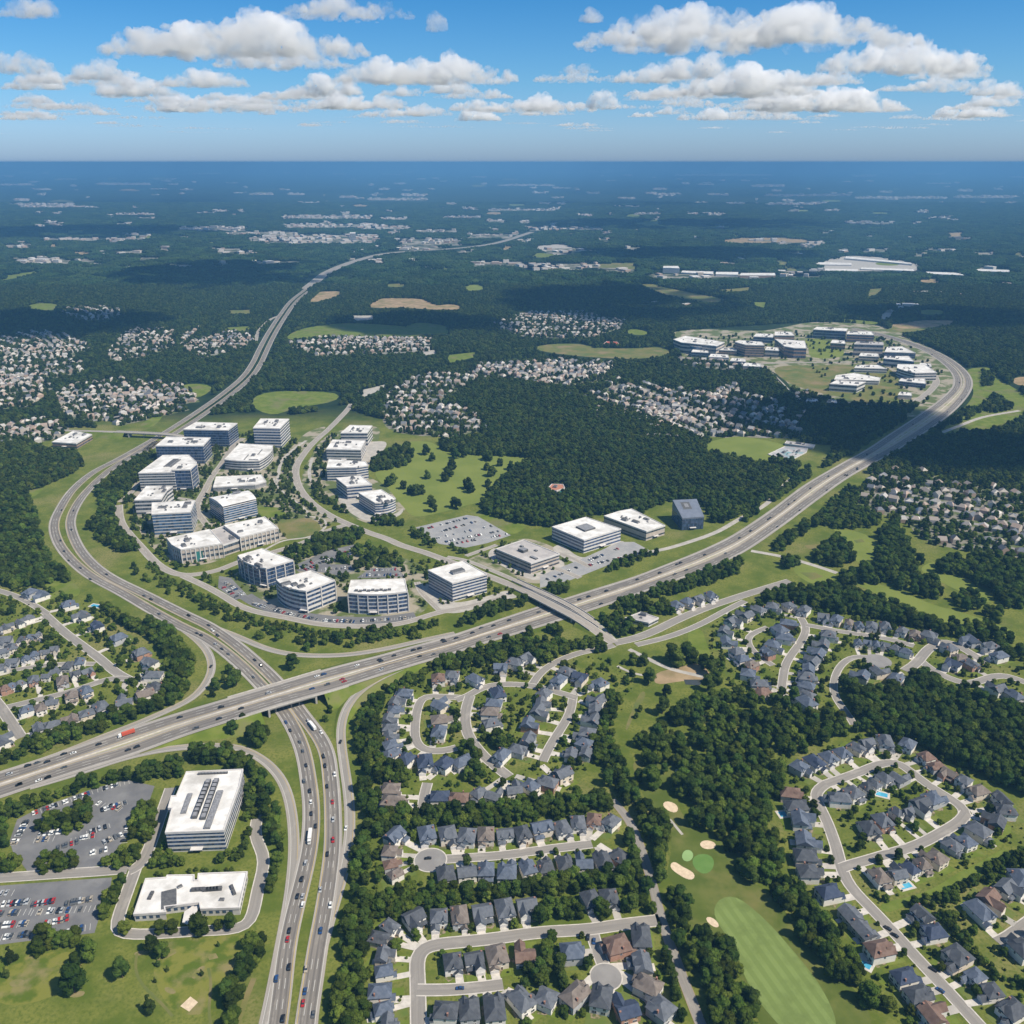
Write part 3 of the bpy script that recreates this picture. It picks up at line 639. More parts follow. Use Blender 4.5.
area('golf_rough', Zm(B7, [(130,0),(300,0),(340,90),(300,140),(340,240),(480,290),(540,420),(600,480),(700,560),(776,680),(860,780),(1000,900),(1060,1040),(620,1040),(600,940),(540,860),(540,760),(480,690),(340,650),(340,560),(260,450),(280,320),(200,200),(150,90)]), mat('golf_rough', (0.072, 0.10, 0.017), (0.105, 0.128, 0.028), 0.05, 0.95, c3=(0.15, 0.145, 0.045), scale3=0.025, spec=0.1), 0.05)
area('fairway', Zm(B7, [(440,580),(455,540),(510,524),(550,540),(620,600),(690,670),(740,730),(800,800),(870,900),(920,1060),(740,1070),(690,1024),(640,970),(590,900),(555,830),(530,740),(480,665),(445,620)]), M_FAIR, 0.10)
area('putting_green', Zm(B7, [(360,372),(400,360),(440,372),(446,405),(430,437),(400,447),(372,428),(355,400)]), mat('green_turf', (0.10, 0.19, 0.045), (0.12, 0.21, 0.055), 0.1, 0.95, spec=0.1), 0.12)
area('putting_green', Zm(B7, [(316,371),(325,352),(342,346),(360,356),(364,373),(354,391),(336,397),(320,388)]), mat('pale_turf', (0.24, 0.36, 0.15), (0.22, 0.33, 0.13), 0.1, 0.95, spec=0.1), 0.14)
for q in ([(240,165),(262,157),(295,170),(305,185),(300,208),(275,203),(248,188)], [(385,322),(400,311),(435,312),(453,328),(448,344),(415,349),(390,340)],
          [(270,405),(285,392),(305,402),(320,418),(355,428),(373,450),(360,469),(330,462),(300,440),(275,425)], [(403,612),(425,604),(455,625),(465,645),(455,655),(425,640)],
          [(285,40),(305,30),(320,45),(310,60),(290,55)]):
    area('sand_bunker', Zm(B7, q), M_SAND, 0.12)
area('sand_bunker', Zm(B8, [(555,900),(590,890),(600,915),(570,935),(553,920)]), M_SAND, 0.12)
for q in ([(230,380),(300,375),(310,390),(250,395)], [(215,478),(270,478),(300,492),(260,505)], [(410,362),(440,357),(450,368),(420,372)]):
    area('sand_bunker', Zm(D5, q), M_DRY, 0.12)
area('fairway', Zm(D5, [(395,505),(480,515),(600,555),(700,595),(860,640),(1000,700),(900,720),(700,670),(560,605),(500,560)]), M_FAIR2, 0.10)
area('fairway', Zm(D5, [(330,320),(440,335),(495,380),(480,430),(430,445),(395,400),(360,340)]), M_FAIR2, 0.10)
area('fairway', Zm(D5, [(190,450),(260,450),(350,490),(310,515),(260,520),(200,480)]), M_FAIR2, 0.10)
area('fairway', Zm(D5, [(650,470),(700,440),(790,490),(900,560),(900,590),(780,540),(700,500)]), M_FAIR2, 0.09)
area('lawn', Zm(B8, [(510,460),(560,450),(600,540),(620,620),(570,620),(510,540)]), M_LAWN, 0.03)
# the park and mid distance clearings
area('park_meadow', Zm(K6, [(60,290),(110,210),(190,165),(270,165),(340,195),(440,200),(570,205),(700,195),(690,240),(610,300),(540,350),(500,395),(420,415),(330,440),(220,460),(170,420),(120,360)]), M_FAIR2, 0.05)
area('field', Zm(K6, [(430,440),(560,450),(660,480),(600,530),(500,480)]), M_LAWN, 0.06)
FIELDS = [
 (M_LAWN, Zm(E8, [(190,215),(250,190),(390,170),(560,175),(700,190),(740,215),(620,228),(180,235)])),
 (M_DIRT, Zm(E8, [(500,105),(560,72),(720,75),(760,95),(820,110),(800,118),(620,108),(530,112)])),
 (M_DIRT, Zm(E8, [(265,90),(320,45),(405,45),(390,60),(310,85)])), (M_LAWN, Zm(E8, [(815,297),(935,283),(920,305),(825,328)])),
 (M_CONC, Zm(E8, [(430,140),(525,140),(525,155),(460,160)])), (M_CONC, Zm(E8, [(720,280),(780,275),(770,290),(725,298)])),
 (M_LAWN, Zm(E8, [(40,470),(120,435),(260,440),(405,440),(395,475),(300,495),(200,500),(150,540),(60,510)])),
 (M_CONC, Zm(E8, [(455,440),(580,410),(585,420),(490,460)])),
 (M_DRY, Zm(H1, [(200,185),(300,172),(400,170),(460,190),(640,190),(700,182),(770,207),(640,232),(430,225),(330,215),(230,200)])),
 (M_FAIR2, Zm(H2, [(790,195),(880,200),(980,250),(1000,285),(940,302),(830,300),(815,240)])),
 (M_DRY, Zm(H2, [(640,340),(860,335),(1180,335),(1280,420),(1220,560),(1000,500),(790,460),(700,420)])),
 (M_FAIR2, Zm(H2, [(270,745),(350,715),(440,700),(540,710),(690,745),(640,790),(590,822),(540,820),(430,790),(290,765)])),
 (M_LAWN, Zm(H2, [(520,507),(600,498),(662,505),(650,525),(540,545)])),
 (M_LAWN, Zm(H3, [(790,290),(880,285),(920,340),(1024,400),(1060,440),(1020,490),(900,540),(760,560),(650,580),(740,490),(810,400)])),
 (M_DIRT, Zm(H3, [(965,345),(1000,322),(1060,330),(1050,370),(990,365)])), (M_DRY, Zm(H3, [(460,105),(560,95),(680,85),(800,92),(700,102),(560,135),(440,140)])),
 (M_CONC, Zm(H3, [(400,80),(440,45),(470,38),(460,60),(430,85)])), (M_LAWN, Zm(H3, [(180,75),(300,85),(420,95),(400,108),(260,95)])),
 (M_LAWN, Zm(E7, [(700,380),(800,372),(870,385),(820,420),(780,440),(740,410)])), (M_LAWN, Zm(E7, [(560,545),(600,515),(650,490),(640,520),(600,550)])),
 (M_LAWN, Zm(E7, [(905,150),(1000,145),(1005,165),(930,172)])), (M_DRY, Zm(E7, [(900,82),(1010,80),(1000,95),(920,95)])),
 (M_LAWN, Zm(K4, [(80,340),(170,310),(215,300),(150,370),(110,395)])), (M_LAWN, Zm(A1, [(210,115),(320,95),(410,150),(400,190),(310,190)])),
 (M_DRY, Zm(E5, [(210,400),(330,385),(400,385),(400,405),(300,415)])), (M_DRY, Zm(E5, [(380,440),(500,470),(600,490),(720,515),(640,522),(480,490)])),
 (M_LAWN, Zm(E5, [(760,518),(850,520),(830,538)])), (M_DRY, Zm(E5, [(840,365),(900,375),(950,415),(910,410)])), (M_DRY, Zm(E5, [(650,480),(790,468),(780,480),(690,485)])),
 (M_DIRT, Zm(E5, [(680,310),(760,300),(900,300),(1015,312),(860,318),(720,318)])), (M_CONC, Zm(E5, [(40,330),(140,320),(230,350),(120,358)])),
 (M_DRY, Zm(E6, [(30,418),(120,440),(140,470),(100,462)])), (M_DRY, Zm(E6, [(425,540),(490,536),(450,560),(415,570)])), (M_CONC, Zm(E6, [(215,440),(330,412),(420,412),(600,440),(640,455),(620,468),(480,470),(260,466)])),
 (M_DRY, Zm(E6, [(960,402),(1030,393),(1040,415)])), (M_DIRT, Zm(E6, [(715,322),(800,320),(790,335),(730,336)])), (M_DIRT, Zm(E6, [(500,680),(640,660),(800,665),(640,690),(540,695)])),
 (M_LAWN, Zm(E3, [(0,430),(140,412),(120,425),(10,445)])), (M_DRY, Zm(E3, [(770,550),(860,545),(840,560)])), (M_DIRT, Zm(E4, [(810,335),(840,325),(870,335),(840,342)])),
]
rf_ = random.Random(31)
for i in range(60):
    yy = 178 + 165 * rf_.random() ** 1.3; xx = rf_.uniform(-10, 1034); ww = rf_.uniform(8, 34) * (.5 + (yy - 170) / 150); hh_ = ww * rf_.uniform(.07, .16) * (.6 + (yy - 170) / 160); sk = rf_.uniform(-.5, .5) * ww
    if 640 < xx < 990 and yy > 312 or 225 < xx < 340 and yy > 255: continue
    FIELDS.append((rf_.choice((M_DRY, M_LAWN, M_LAWN, M_DIRT, M_FAIR2)), [(xx, yy), (xx + ww * .5 + sk * .3, yy - hh_ * rf_.uniform(.4, .8)), (xx + ww, yy - hh_ * rf_.uniform(0, .5)), (xx + ww * rf_.uniform(.8, 1.1), yy + hh_ * .5), (xx + ww * .4, yy + hh_ * rf_.uniform(.4, .9))]))
for i, (fmat, fpx) in enumerate(FIELDS): area('field', fpx, fmat, 0.10 + 0.002 * i)
# ------------------------------------------------------------------ office buildings
def inset_poly(poly, d):
    """move every edge of a CCW polygon inwards by d (outwards when negative)"""
    n = len(poly); out = []
    for i in range(n):
        p0, p1, p2 = (np.array(poly[(i+j) % n][:2], float) for j in (-1, 0, 1))
        a = p1 - p0; b = p2 - p1; a /= max(np.linalg.norm(a), 1e-6); b /= max(np.linalg.norm(b), 1e-6)
        na = np.array((-a[1], a[0])); nb = np.array((-b[1], b[0])); m_ = na + nb; L = max(0.3, float(m_ @ m_))
        out.append(tuple(p1 + m_ * (2 * d / L)))
    return out
BUILD_PX = []
def ring_mesh(mb_v, mb_f, mb_uv, poly, z0, z1, row):
    k = len(poly); n0 = len(mb_v); u = 0.0
    for i in range(k):
        a, b_ = poly[i], poly[(i+1) % k]; L = math.hypot(b_[0]-a[0], b_[1]-a[1]); n0 = len(mb_v)
        mb_v += [(a[0], a[1], z0), (b_[0], b_[1], z0), (b_[0], b_[1], z1), (a[0], a[1], z1)]
        mb_f.append((n0, n0+1, n0+2, n0+3)); mb_uv += [(u, row + .01), (u+L, row + .01), (u+L, row + .99), (u, row + .99)]; u += L
    return
def building(label, roof_px, base, floors=5, style='stripe', wall=None, glass=None, roofm=None, units=6, bulge=None, cat='office building',
             name='office_building', group=None, H=None, slope=0.0, vault=0.0, pillars=0, seed=0, par=True, glass_frac=None, dark_unit=False, entrance=True, hmax=None, panel=None):
    rnd = random.Random(seed or label)
    bi, by = base
    g = P(roof_px[bi][0], by)                                   # the foot of that corner
    # height at which the corner's roof pixel stands over its foot
    if H is None:
        lo, hi = 0.5, 120.0
        for _ in range(40):
            h = (lo + hi) / 2
            if proj((g.x, g.y, h))[1] > roof_px[bi][1]: lo = h
            else: hi = h
        H = lo
    n = len(roof_px)
    poly = [tuple(P(q[0], q[1], H + (slope if i >= n - 2 and slope else 0)))[:2] for i, q in enumerate(roof_px)]
    a = sum(poly[i][0]*poly[(i+1)%n][1] - poly[(i+1)%n][0]*poly[i][1] for i in range(n))
    bl = dict(bulge or {})
    if a < 0: poly = poly[::-1]; bl = {(n - 2 - i_) % n: v for i_, v in bl.items()}
    if bl:
        q = []
        for i in range(n):
            p0, p1 = np.array(poly[i]), np.array(poly[(i+1) % n]); q.append(tuple(p0))
            if i in bl:
                e_ = p1 - p0; nn_ = np.array((e_[1], -e_[0])) / np.linalg.norm(e_)
                for t in (1/6, 2/6, 3/6, 4/6, 5/6): q.append(tuple(p0 + e_ * t + nn_ * bl[i] * 4 * t * (1 - t)))
        poly = q
    cx = sum(p[0] for p in poly) / len(poly); cyy = sum(p[1] for p in poly) / len(poly)
    BUILD_PX.append([(p[0], p[1]) for p in poly])
    for i in range(len(poly)):
        p0, p1 = np.array(poly[i]), np.array(poly[(i+1) % len(poly)])
        for t in np.linspace(0, 1, 8): 
            for s_ in (0.35, 0.7, 1.0): q = np.array((cx, cyy)) * (1 - s_) + (p0*(1-t) + p1*t) * s_; occ_disc(q[0], q[1], 6)
    root = empty(name, (cx, cyy, 0)); lp = [(p[0]-cx, p[1]-cyy) for p in poly]
    wall = wall or M_PANEL; glass = glass or G_GREY; roofm = roofm or M_WHITE
    frac = glass_frac or {'stripe': 0.52, 'glass': 0.88, 'grid': 0.66, 'plain': 0.0}[style]
    mb = MB(); mb.prism(lp, 0, H - 0.5); mb.obj('wall', wall, root)
    fh = (H - 1.0) / floors; gp = inset_poly(lp, -0.12)
    for i in range(floors):
        if frac <= 0: break
        z0 = 0.6 + i * fh + fh * (1 - frac) * (0.75 if i else 0.4); z1 = min(z0 + fh * frac, H - 1.3)
        v, f, uv = [], [], []; ring_mesh(v, f, uv, gp, z0, z1, i)
        new_obj('window_band', v, f, glass, root, None, uv)
    # roof with its parapet
    o_, i_ = inset_poly(lp, -0.32), inset_poly(lp, 0.45); k = len(lp); mb = MB()
    if slope:
        kk = n; top = [H + (slope if (i >= n - 2) == (a > 0) and (i >= n-2 or a < 0) else 0) for i in range(n)]
        zs = []
        for i in range(k):
            oi = i if a > 0 else n - 1 - i
            zs.append(H + (slope if oi >= n - 2 else 0))
        for i in range(k): mb.quad((*o_[i], H-2), (*o_[(i+1)%k], H-2), (*o_[(i+1)%k], zs[(i+1)%k]), (*o_[i], zs[i]))
        mb.quad(*[(*o_[i], zs[i]) for i in range(k)])
        mb.obj('roof', roofm, root)
        mb = MB(); c = [np.array((*o_[i], zs[i])) for i in range(4)]
        def bil(u, v_, up=0.3): q = (c[0]*(1-u) + c[1]*u)*(1-v_) + (c[3]*(1-u) + c[2]*u)*v_; return (q[0], q[1], q[2] + up)
        for (u0, u1, v0, v1, mm) in ((.25,.62,.45,.85,0), (.36,.52,.55,.76,1)): mb.quad(bil(u0,v0,.2+mm*.3), bil(u1,v0,.2+mm*.3), bil(u1,v1,.2+mm*.3), bil(u0,v1,.2+mm*.3), m=mm)
        mb.obj('skylight', [M_DARKP, M_STEEL], root)
    elif vault:
        # barrel roof that runs from the first to the second corner
        c = [np.array(q) for q in o_[:4]]; ns = 12; vv = []; ff = []
        for sgn in (0, 1):
            for j in range(ns + 1):
                t = j / ns; q = (c[0]*(1-t) + c[3]*t) if sgn == 0 else (c[1]*(1-t) + c[2]*t)
                vv.append((q[0], q[1], H - 0.5 + vault * math.sin(math.pi * min(1, 0.12 + t * 0.88)) ** 0.7))
        for j in range(ns): ff.append((j, ns+1+j, ns+2+j, j+1))
        ff += [tuple(range(ns + 1)), tuple(range(2*ns + 1, ns, -1))]
        new_obj('roof', vv, ff, roofm, root)
    else:
        for i in range(k):
            j = (i + 1) % k
            mb.quad((*o_[i], H-1.1), (*o_[j], H-1.1), (*o_[j], H+.65), (*o_[i], H+.65), m=1)
            mb.quad((*o_[i], H+.65), (*o_[j], H+.65), (*i_[j], H+.65), (*i_[i], H+.65), m=1)
            mb.quad((*i_[j], H), (*i_[i], H), (*i_[i], H+.65), (*i_[j], H+.65), m=1)
        mb.quad(*[(*q, H) for q in i_]); mb.obj('roof', [roofm, M_PANEL], root)
    # plant on the roof, laid out along the longest edge
    es = [(math.hypot(lp[(i+1)%k][0]-lp[i][0], lp[(i+1)%k][1]-lp[i][1]), i) for i in range(k)]
    L_, ei = max(es); ang = math.atan2(lp[(ei+1)%k][1]-lp[ei][1], lp[(ei+1)%k][0]-lp[ei][0])
    ux, uy = math.cos(ang), math.sin(ang)
    wd = max(abs((p[0]*-uy + p[1]*ux)) for p in lp)
    hh = H + (vault if vault else 0)
    spots = units if isinstance(units, list) else []
    if not spots:
        for q in range(units * 2):
            big_ = q < units * .5
            spots.append((rnd.uniform(-.33, .33) * L_, rnd.uniform(-.5, .5) * wd, rnd.uniform(5, 11) if big_ else rnd.uniform(1.4, 4), rnd.uniform(3, 6) if big_ else rnd.uniform(1.2, 2.6), rnd.uniform(1.6, 2.8) if big_ else rnd.uniform(.8, 1.6)))
    done = []
    for (u, v_, a_, b_, h_) in spots:
        if any(abs(u-q[0]) < (a_+q[2])/2+.6 and abs(v_-q[1]) < (b_+q[3])/2+.6 for q in done): continue
        done.append((u, v_, a_, b_)); mb = MB(); mb.box(-a_/2, -b_/2, 0, a_/2, b_/2, h_); mb.box(-a_/2+.4, -b_/2+.4, h_, a_/2-.4, b_/2-.4, h_+.35, m=1)
        o = mb.obj('rooftop_unit', [M_STEEL, M_DARKP] if not dark_unit else [M_DARKP, M_STEEL], root)
        o.location = (u*ux - v_*uy, u*uy + v_*ux, hh + 0.02 - (0.4 if vault else 0)); o.rotation_euler = (0, 0, ang)
    if pillars:
        gq = inset_poly(lp, -0.3)
        for i in range(k):
            p0, p1 = np.array(gq[i]), np.array(gq[(i+1) % k]); L = np.linalg.norm(p1 - p0); cnt = max(1, int(L / pillars)) if L > pillars * .8 else 0
            for q in range(cnt + 1 if cnt else 0):
                if q == cnt and k <= 5: continue
                c_ = p0 + (p1 - p0) * q / max(1, cnt); d_ = (p1 - p0) / L; nn_ = np.array((d_[1], -d_[0])); mb = MB()
                w_ = 0.55; a_ = [c_ - d_*w_ - nn_*.1, c_ - d_*w_ + nn_*.35, c_ + d_*w_ + nn_*.35, c_ + d_*w_ - nn_*.1]
                mb.prism([tuple(z) for z in a_], 0, H - 1.15); mb.obj('pillar', M_PANEL, root)
    if entrance:
        # a canopy and doors on the side nearest the camera
        ei = min(range(k), key=lambda i: (lp[i][1] + lp[(i+1)%k][1]) - 0.4 * math.hypot(lp[(i+1)%k][0]-lp[i][0], lp[(i+1)%k][1]-lp[i][1]))
        p0, p1 = np.array(lp[ei]), np.array(lp[(ei+1) % k]); mid = (p0 + p1) / 2; d_ = (p1 - p0) / np.linalg.norm(p1 - p0); nn_ = np.array((d_[1], -d_[0]))
        mb = MB(); q = [mid - d_*4, mid - d_*4 + nn_*3, mid + d_*4 + nn_*3, mid + d_*4]; mb.prism([tuple(z) for z in q], 3.4, 3.8); mb.obj('entrance_canopy', M_PANEL, root)
        mb = MB(); q = [mid - d_*3, mid - d_*3 + nn_*.3, mid + d_*3 + nn_*.3, mid + d_*3]; mb.prism([tuple(z) for z in q], 0, 3.2); mb.obj('entrance_door', G_NAVY, root)
    if panel:
        t0, t1, pm = panel; ei = max(range(k), key=lambda i: math.hypot(lp[(i+1)%k][0]-lp[i][0], lp[(i+1)%k][1]-lp[i][1]) * (1 if lp[i][1] + lp[(i+1)%k][1] < 0 else 0))
        p0, p1 = np.array(lp[ei]), np.array(lp[(ei+1) % k]); d_ = (p1-p0)/np.linalg.norm(p1-p0); nn_ = np.array((d_[1], -d_[0])) * .45; a_, b_ = p0 + (p1-p0)*t0 + nn_, p0 + (p1-p0)*t1 + nn_; L_ = np.linalg.norm(b_-a_)
        new_obj('glass_front', [(*a_, .3), (*b_, .3), (*b_, H*.72), (*a_, H*.72)], [(0, 1, 2, 3)], pm, root, None, [(0,0),(L_,0),(L_,1),(0,1)])
        v, f, uv = [], [], []; ring_mesh(v, f, uv, inset_poly(lp, -.12), H*.22, H*.40, 0); new_obj('window_band', v, f, G_GREY, root, None, uv)
        v, f, uv = [], [], []; ring_mesh(v, f, uv, inset_poly(lp, -.12), H*.60, H*.72, 1); new_obj('window_band', v, f, G_GREY, root, None, uv)
    tag(root, label, cat, group)
    return root, H, lp, poly
OG = 'offices of the park inside the highway bend'
def bz(T, pts): return Zm(T, pts)
building('blue glass office slab with white roof, farthest back beside the slim road bridge', bz(D7, [(405,125),(690,130),(750,85),(490,78)]), (1, 447), 7, 'glass', glass=G_NAVY, group=OG)
building('dark blue glass office slab with white end wall, second from the slim road bridge', bz(D7, [(228,230),(530,230),(578,178),(300,172)]), (1, 464), 6, 'glass', glass=G_NAVY, group=OG)
r, h, lp, pl = building('white banded office with a grey plant deck down the middle of its roof', bz(D7, [(118,405),(345,400),(490,335),(440,288),(275,290)]), (0, 492), 7, 'stripe', units=[(0, 0, 30, 7, 2.2), (0, 5, 34, 1.5, 1.2), (0, -5, 34, 1.5, 1.2)], group=OG)
building('dark glass tower with white frame, attached to the front of the white banded office', bz(D7, [(330,385),(450,382),(490,345),(372,345)]), (0, 491), 6, 'glass', glass=G_NAVY, pillars=14, units=2, group=OG)
building('low white roofed annex in front of the white banded office', bz(D7, [(92,578),(262,573),(300,515),(335,490),(170,488)]), (0, 515.5), 4, 'stripe', units=4, group=OG)
building('blue grey banded office with raised white roof edge, left of the arched roof office', bz(D7, [(203,668),(450,655),(480,580),(205,595)]), (0, 535.5), 7, 'grid', glass=G_BLUE, units=7, group=OG)
building('glass office with a white arched barrel roof beside the curved campus street', bz(D7, [(660,625),(872,575),(812,515),(568,560)]), (0, 524), 7, 'grid', glass=G_BLUE, vault=4.0, units=2, group=OG)
building('long low white banded office with dark glass right end, behind the arched roof one', bz(D7, [(597,495),(865,478),(935,458),(905,415),(615,428)]), (0, 492), 5, 'stripe', units=5, group=OG)
building('broad white office with dark curved lines on its roof, facing the avenue bend', bz(D7, [(668,318),(890,325),(978,228),(765,215)]), (1, 471), 4, 'stripe', bulge={1: 6, 0: 4}, units=[(-16,6,26,1.2,1),(10,-8,24,1.2,1),(0,0,8,5,2),(22,6,1.2,14,1)], group=OG)
building('square blue office with white stripes on its right side, beside the avenue', bz(D8, [(20,180),(190,183),(250,122),(70,120)]), (1, 448.4), 7, 'stripe', glass=G_NAVY, units=6, group=OG)
building('long beige panelled hall with rounded corner, left half, with a green glass door', [(167,538.5),(172,545),(181,549.8),(222.3,543.6),(209.8,529.5)], (2, 564), 2, 'plain', wall=M_BEIGE, units=4, pillars=5, group=OG, panel=(.34, .5, G_TEAL))
building('lower grey link between the two beige panelled halls', [(221,546),(239,540),(226,525.5),(211,530.5)], (0, 557), 2, 'stripe', wall=M_BEIGE, roofm=M_GREYROOF, units=2, group=OG, entrance=False)
building('long beige panelled hall, right half, beside the round lawn, with green glass door', bz(D7, [(770,815),(1010,755),(925,685),(665,740)]), (0, 551), 2, 'plain', wall=M_BEIGE, units=4, pillars=5, group=OG, panel=(.55, .7, G_TEAL))
building('leftmost white roofed office of the crescent facing the highway, with dark curved flank', [(238,555.7),(266,568.5),(293,560.5),(262,548.8)], (1, 588), 5, 'glass', glass=G_NAVY, bulge={0: 5}, pillars=10, units=8, group=OG)
building('second white roofed office of the crescent facing the highway, striped on its right side', [(276.6,580),(306,591.3),(334.6,580.3),(311,570.7)], (1, 613), 5, 'stripe', glass=G_NAVY, bulge={0: 5}, pillars=14, units=9, group=OG)
building('third office of the crescent, its bowed front facing the highway, oblong white roof', [(348,593.2),(407.5,591.5),(404.6,579),(351,580.5)], (0, 613), 5, 'grid', glass=G_NAVY, bulge={0: 5}, pillars=9, units=[(-12+4.2*i, 1.5*(i % 2), 3.2, 2.6, 1.6) for i in range(9)], dark_unit=True, group=OG)
building('white banded square office with grey roof plant, nearest the avenue bridges', bz(D3, [(180,515),(335,598),(555,540),(405,455)]), (1, 602), 6, 'stripe', glass=G_NAVY, units=[(0,0,15,7,2.4),(3,6,8,4,1.8),(-7,-3,5,4,2)], group=OG)
building('grey roofed pale office with a round roof drum, across the avenue', bz(D3, [(615,378),(838,470),(1020,410),(790,320)]), (1, 574), 3, 'stripe', wall=M_BEIGE, roofm=M_GREYROOF, units=[(4,3,9,8,3),(-18,8,10,4,1),(14,-5,4,3,1.4),(-6,-8,4,3,1.2)], dark_unit=True, group=OG)
building('wide square office with white roof and a dark square plant well, before the woods', bz(D4, [(62,292),(225,360),(414,302),(235,242)]), (1, 553.5), 4, 'stripe', glass=G_NAVY, units=[(0,0,17,17,1.6)], dark_unit=True, group=OG)
building('long white roofed building with grey stone walls, beside the tilted roof one', bz(D4, [(328,236),(545,315),(640,285),(470,200),(405,212)]), (1, 541), 2, 'stripe', wall=M_BEIGE, units=7, glass_frac=.35, group=OG)
building('dark blue glass block with a steeply tilted roof at the edge of the woods', [(682.6,518),(704,516.5),(696.5,499),(673,500)], (0, 530.5), 4, 'glass', glass=G_NAVY, wall=mat('dark_panel', (0.05, 0.06, 0.08)), roofm=mat('slate_panel', (0.17, 0.19, 0.235), (0.14, 0.16, 0.2), 0.2, 0.4), slope=9, units=0, group=OG)
RW = 'row of offices across the avenue from the blue slabs'
building('farthest office of the row right of the avenue, white roof with dark plant', bz(D8, [(580,212),(750,212),(782,165),(640,162)]), (1, 446), 4, 'stripe', glass=G_GREY, units=6, group=RW)
building('second farthest office of the row right of the avenue, wide white roof', bz(D8, [(488,316),(708,320),(738,260),(530,255)]), (0, 461), 4, 'stripe', units=6, group=RW)
building('office with stepped white roof and dark glass corner, middle of the avenue row', bz(D8, [(490,435),(680,432),(755,420),(740,395),(505,380)]), (0, 481), 5, 'stripe', glass=G_NAVY, units=3, group=RW)
building('office with striped right flank, second nearest of the row right of the avenue', bz(D8, [(550,500),(620,556),(780,542),(710,485)]), (1, 499.5), 4, 'stripe', glass=G_NAVY, units=6, group=RW)
building('nearest office of the row right of the avenue, with rounded striped flank', bz(D8, [(695,595),(800,660),(930,630),(840,575)]), (1, 516), 5, 'stripe', glass=G_NAVY, bulge={1: 5}, units=7, group=RW)
building('low brown walled office with white roof standing alone left of the highway bend', bz(K4, [(205,166),(300,172),(362,136),(290,122)]), (1, 449), 2, 'stripe', wall=M_BRICKP, units=5)
# bottom left
r, h, lp, pl = building('large five storey white roofed office beside the car park and the loop ramp', bz(D2, [(212,432),(482,422),(555,215),(572,138),(310,150),(262,262),(240,262),(225,318),(243,318)]), (0, 852.5), 5, 'stripe', wall=M_PANEL, glass=G_NAVY, units=0)
def plant_row(root, label, p0, p1, n, size, H, m1, m2):
    for i in range(n):
        t = i / max(1, n - 1); a = np.array(P(*p0, H)); b_ = np.array(P(*p1, H)); q = a + (b_ - a) * t - np.array(root.location)
        mb = MB(); mb.box(-size[0]/2, -size[1]/2, 0, size[0]/2, size[1]/2, size[2]); mb.box(-size[0]/2+.3, -size[1]/2+.3, size[2], size[0]/2-.3, size[1]/2-.3, size[2]+.3, m=1)
        o = mb.obj('rooftop_unit', [m1, m2], root); o.location = (q[0], q[1], H + .02); o.rotation_euler = (0, 0, math.atan2((b_-a)[1], (b_-a)[0]) + (0 if size[0] > size[1] else math.pi/2))
for (a, b_, n_, sz) in (((195.5,816),(208,784),9,(3.4,6,2.2)), ((204,817),(216,783),9,(3.4,6,2.0)), ((187,804),(193,787),1,(20,3.2,1.2)), ((214,810),(223,785),1,(38,4,1.4)), ((200,774.3),(226,773.3),9,(2.6,1.6,1.2))):
    plant_row(r, '', Zm(I, [a])[0][:2], b_, n_, sz, h, M_DARKP if n_ > 1 else M_STEEL, M_STEEL)
r, h, lp, pl = building('low one storey white roofed office with a front porch below the larger one', bz(D2, [(65,812),(212,803),(208,778),(370,757),(376,787),(555,781),(592,616),(365,624),(362,655),(345,655),(345,630),(220,632),(215,642),(120,648)]), (0, 921.5), 1, 'plain', wall=M_PANEL, units=0, entrance=False)
for (a, b_, n_, sz) in (((194,890.5),(202,890),3,(2.4,3.4,1.5)), ((206,890.5),(219,889.5),5,(2.4,3.8,1.8)), ((232,888),(234,893),2,(4,2,1.2)), ((150,898),(152,894),2,(3,2,1.2)), ((180,887),(181,886.5),1,(3,2,1)), ((169,899),(169,898),1,(15,9,.3)), ((222,900),(224,900),1,(3,2,1))):
    plant_row(r, '', a, b_, n_, sz, h, M_DARKP if n_ != 1 else M_STEEL, M_DARKP)
gl = inset_poly(lp, -0.15)
for i in range(len(gl)):
    p0, p1 = np.array(gl[i]), np.array(gl[(i+1) % len(gl)]); L = np.linalg.norm(p1 - p0)
    for q in range(int(L / 4)):
        a = p0 + (p1-p0) * ((q + .5) * 4 / L - 1.1/L); b_ = a + (p1-p0)/L*2.2
        new_obj('window', [(*a, h*.35), (*b_, h*.35), (*b_, h*.72), (*a, h*.72)], [(0, 1, 2, 3)], G_NAVY, r, None, [(0,0),(1,0),(1,1),(0,1)])
pp = Zm(D2, [(300,800),(345,770),(372,775),(318,860),(290,850)]); q = [tuple(P(*z, 3.0)) for z in pp]; mb = MB(); q = [(z[0]-r.location.x, z[1]-r.location.y) for z in q]
mb.prism(q[::-1] if sum(q[i][0]*q[(i+1)%5][1]-q[(i+1)%5][0]*q[i][1] for i in range(5)) < 0 else q, 2.8, 3.3); mb.obj('porch_roof', M_PANEL, r)
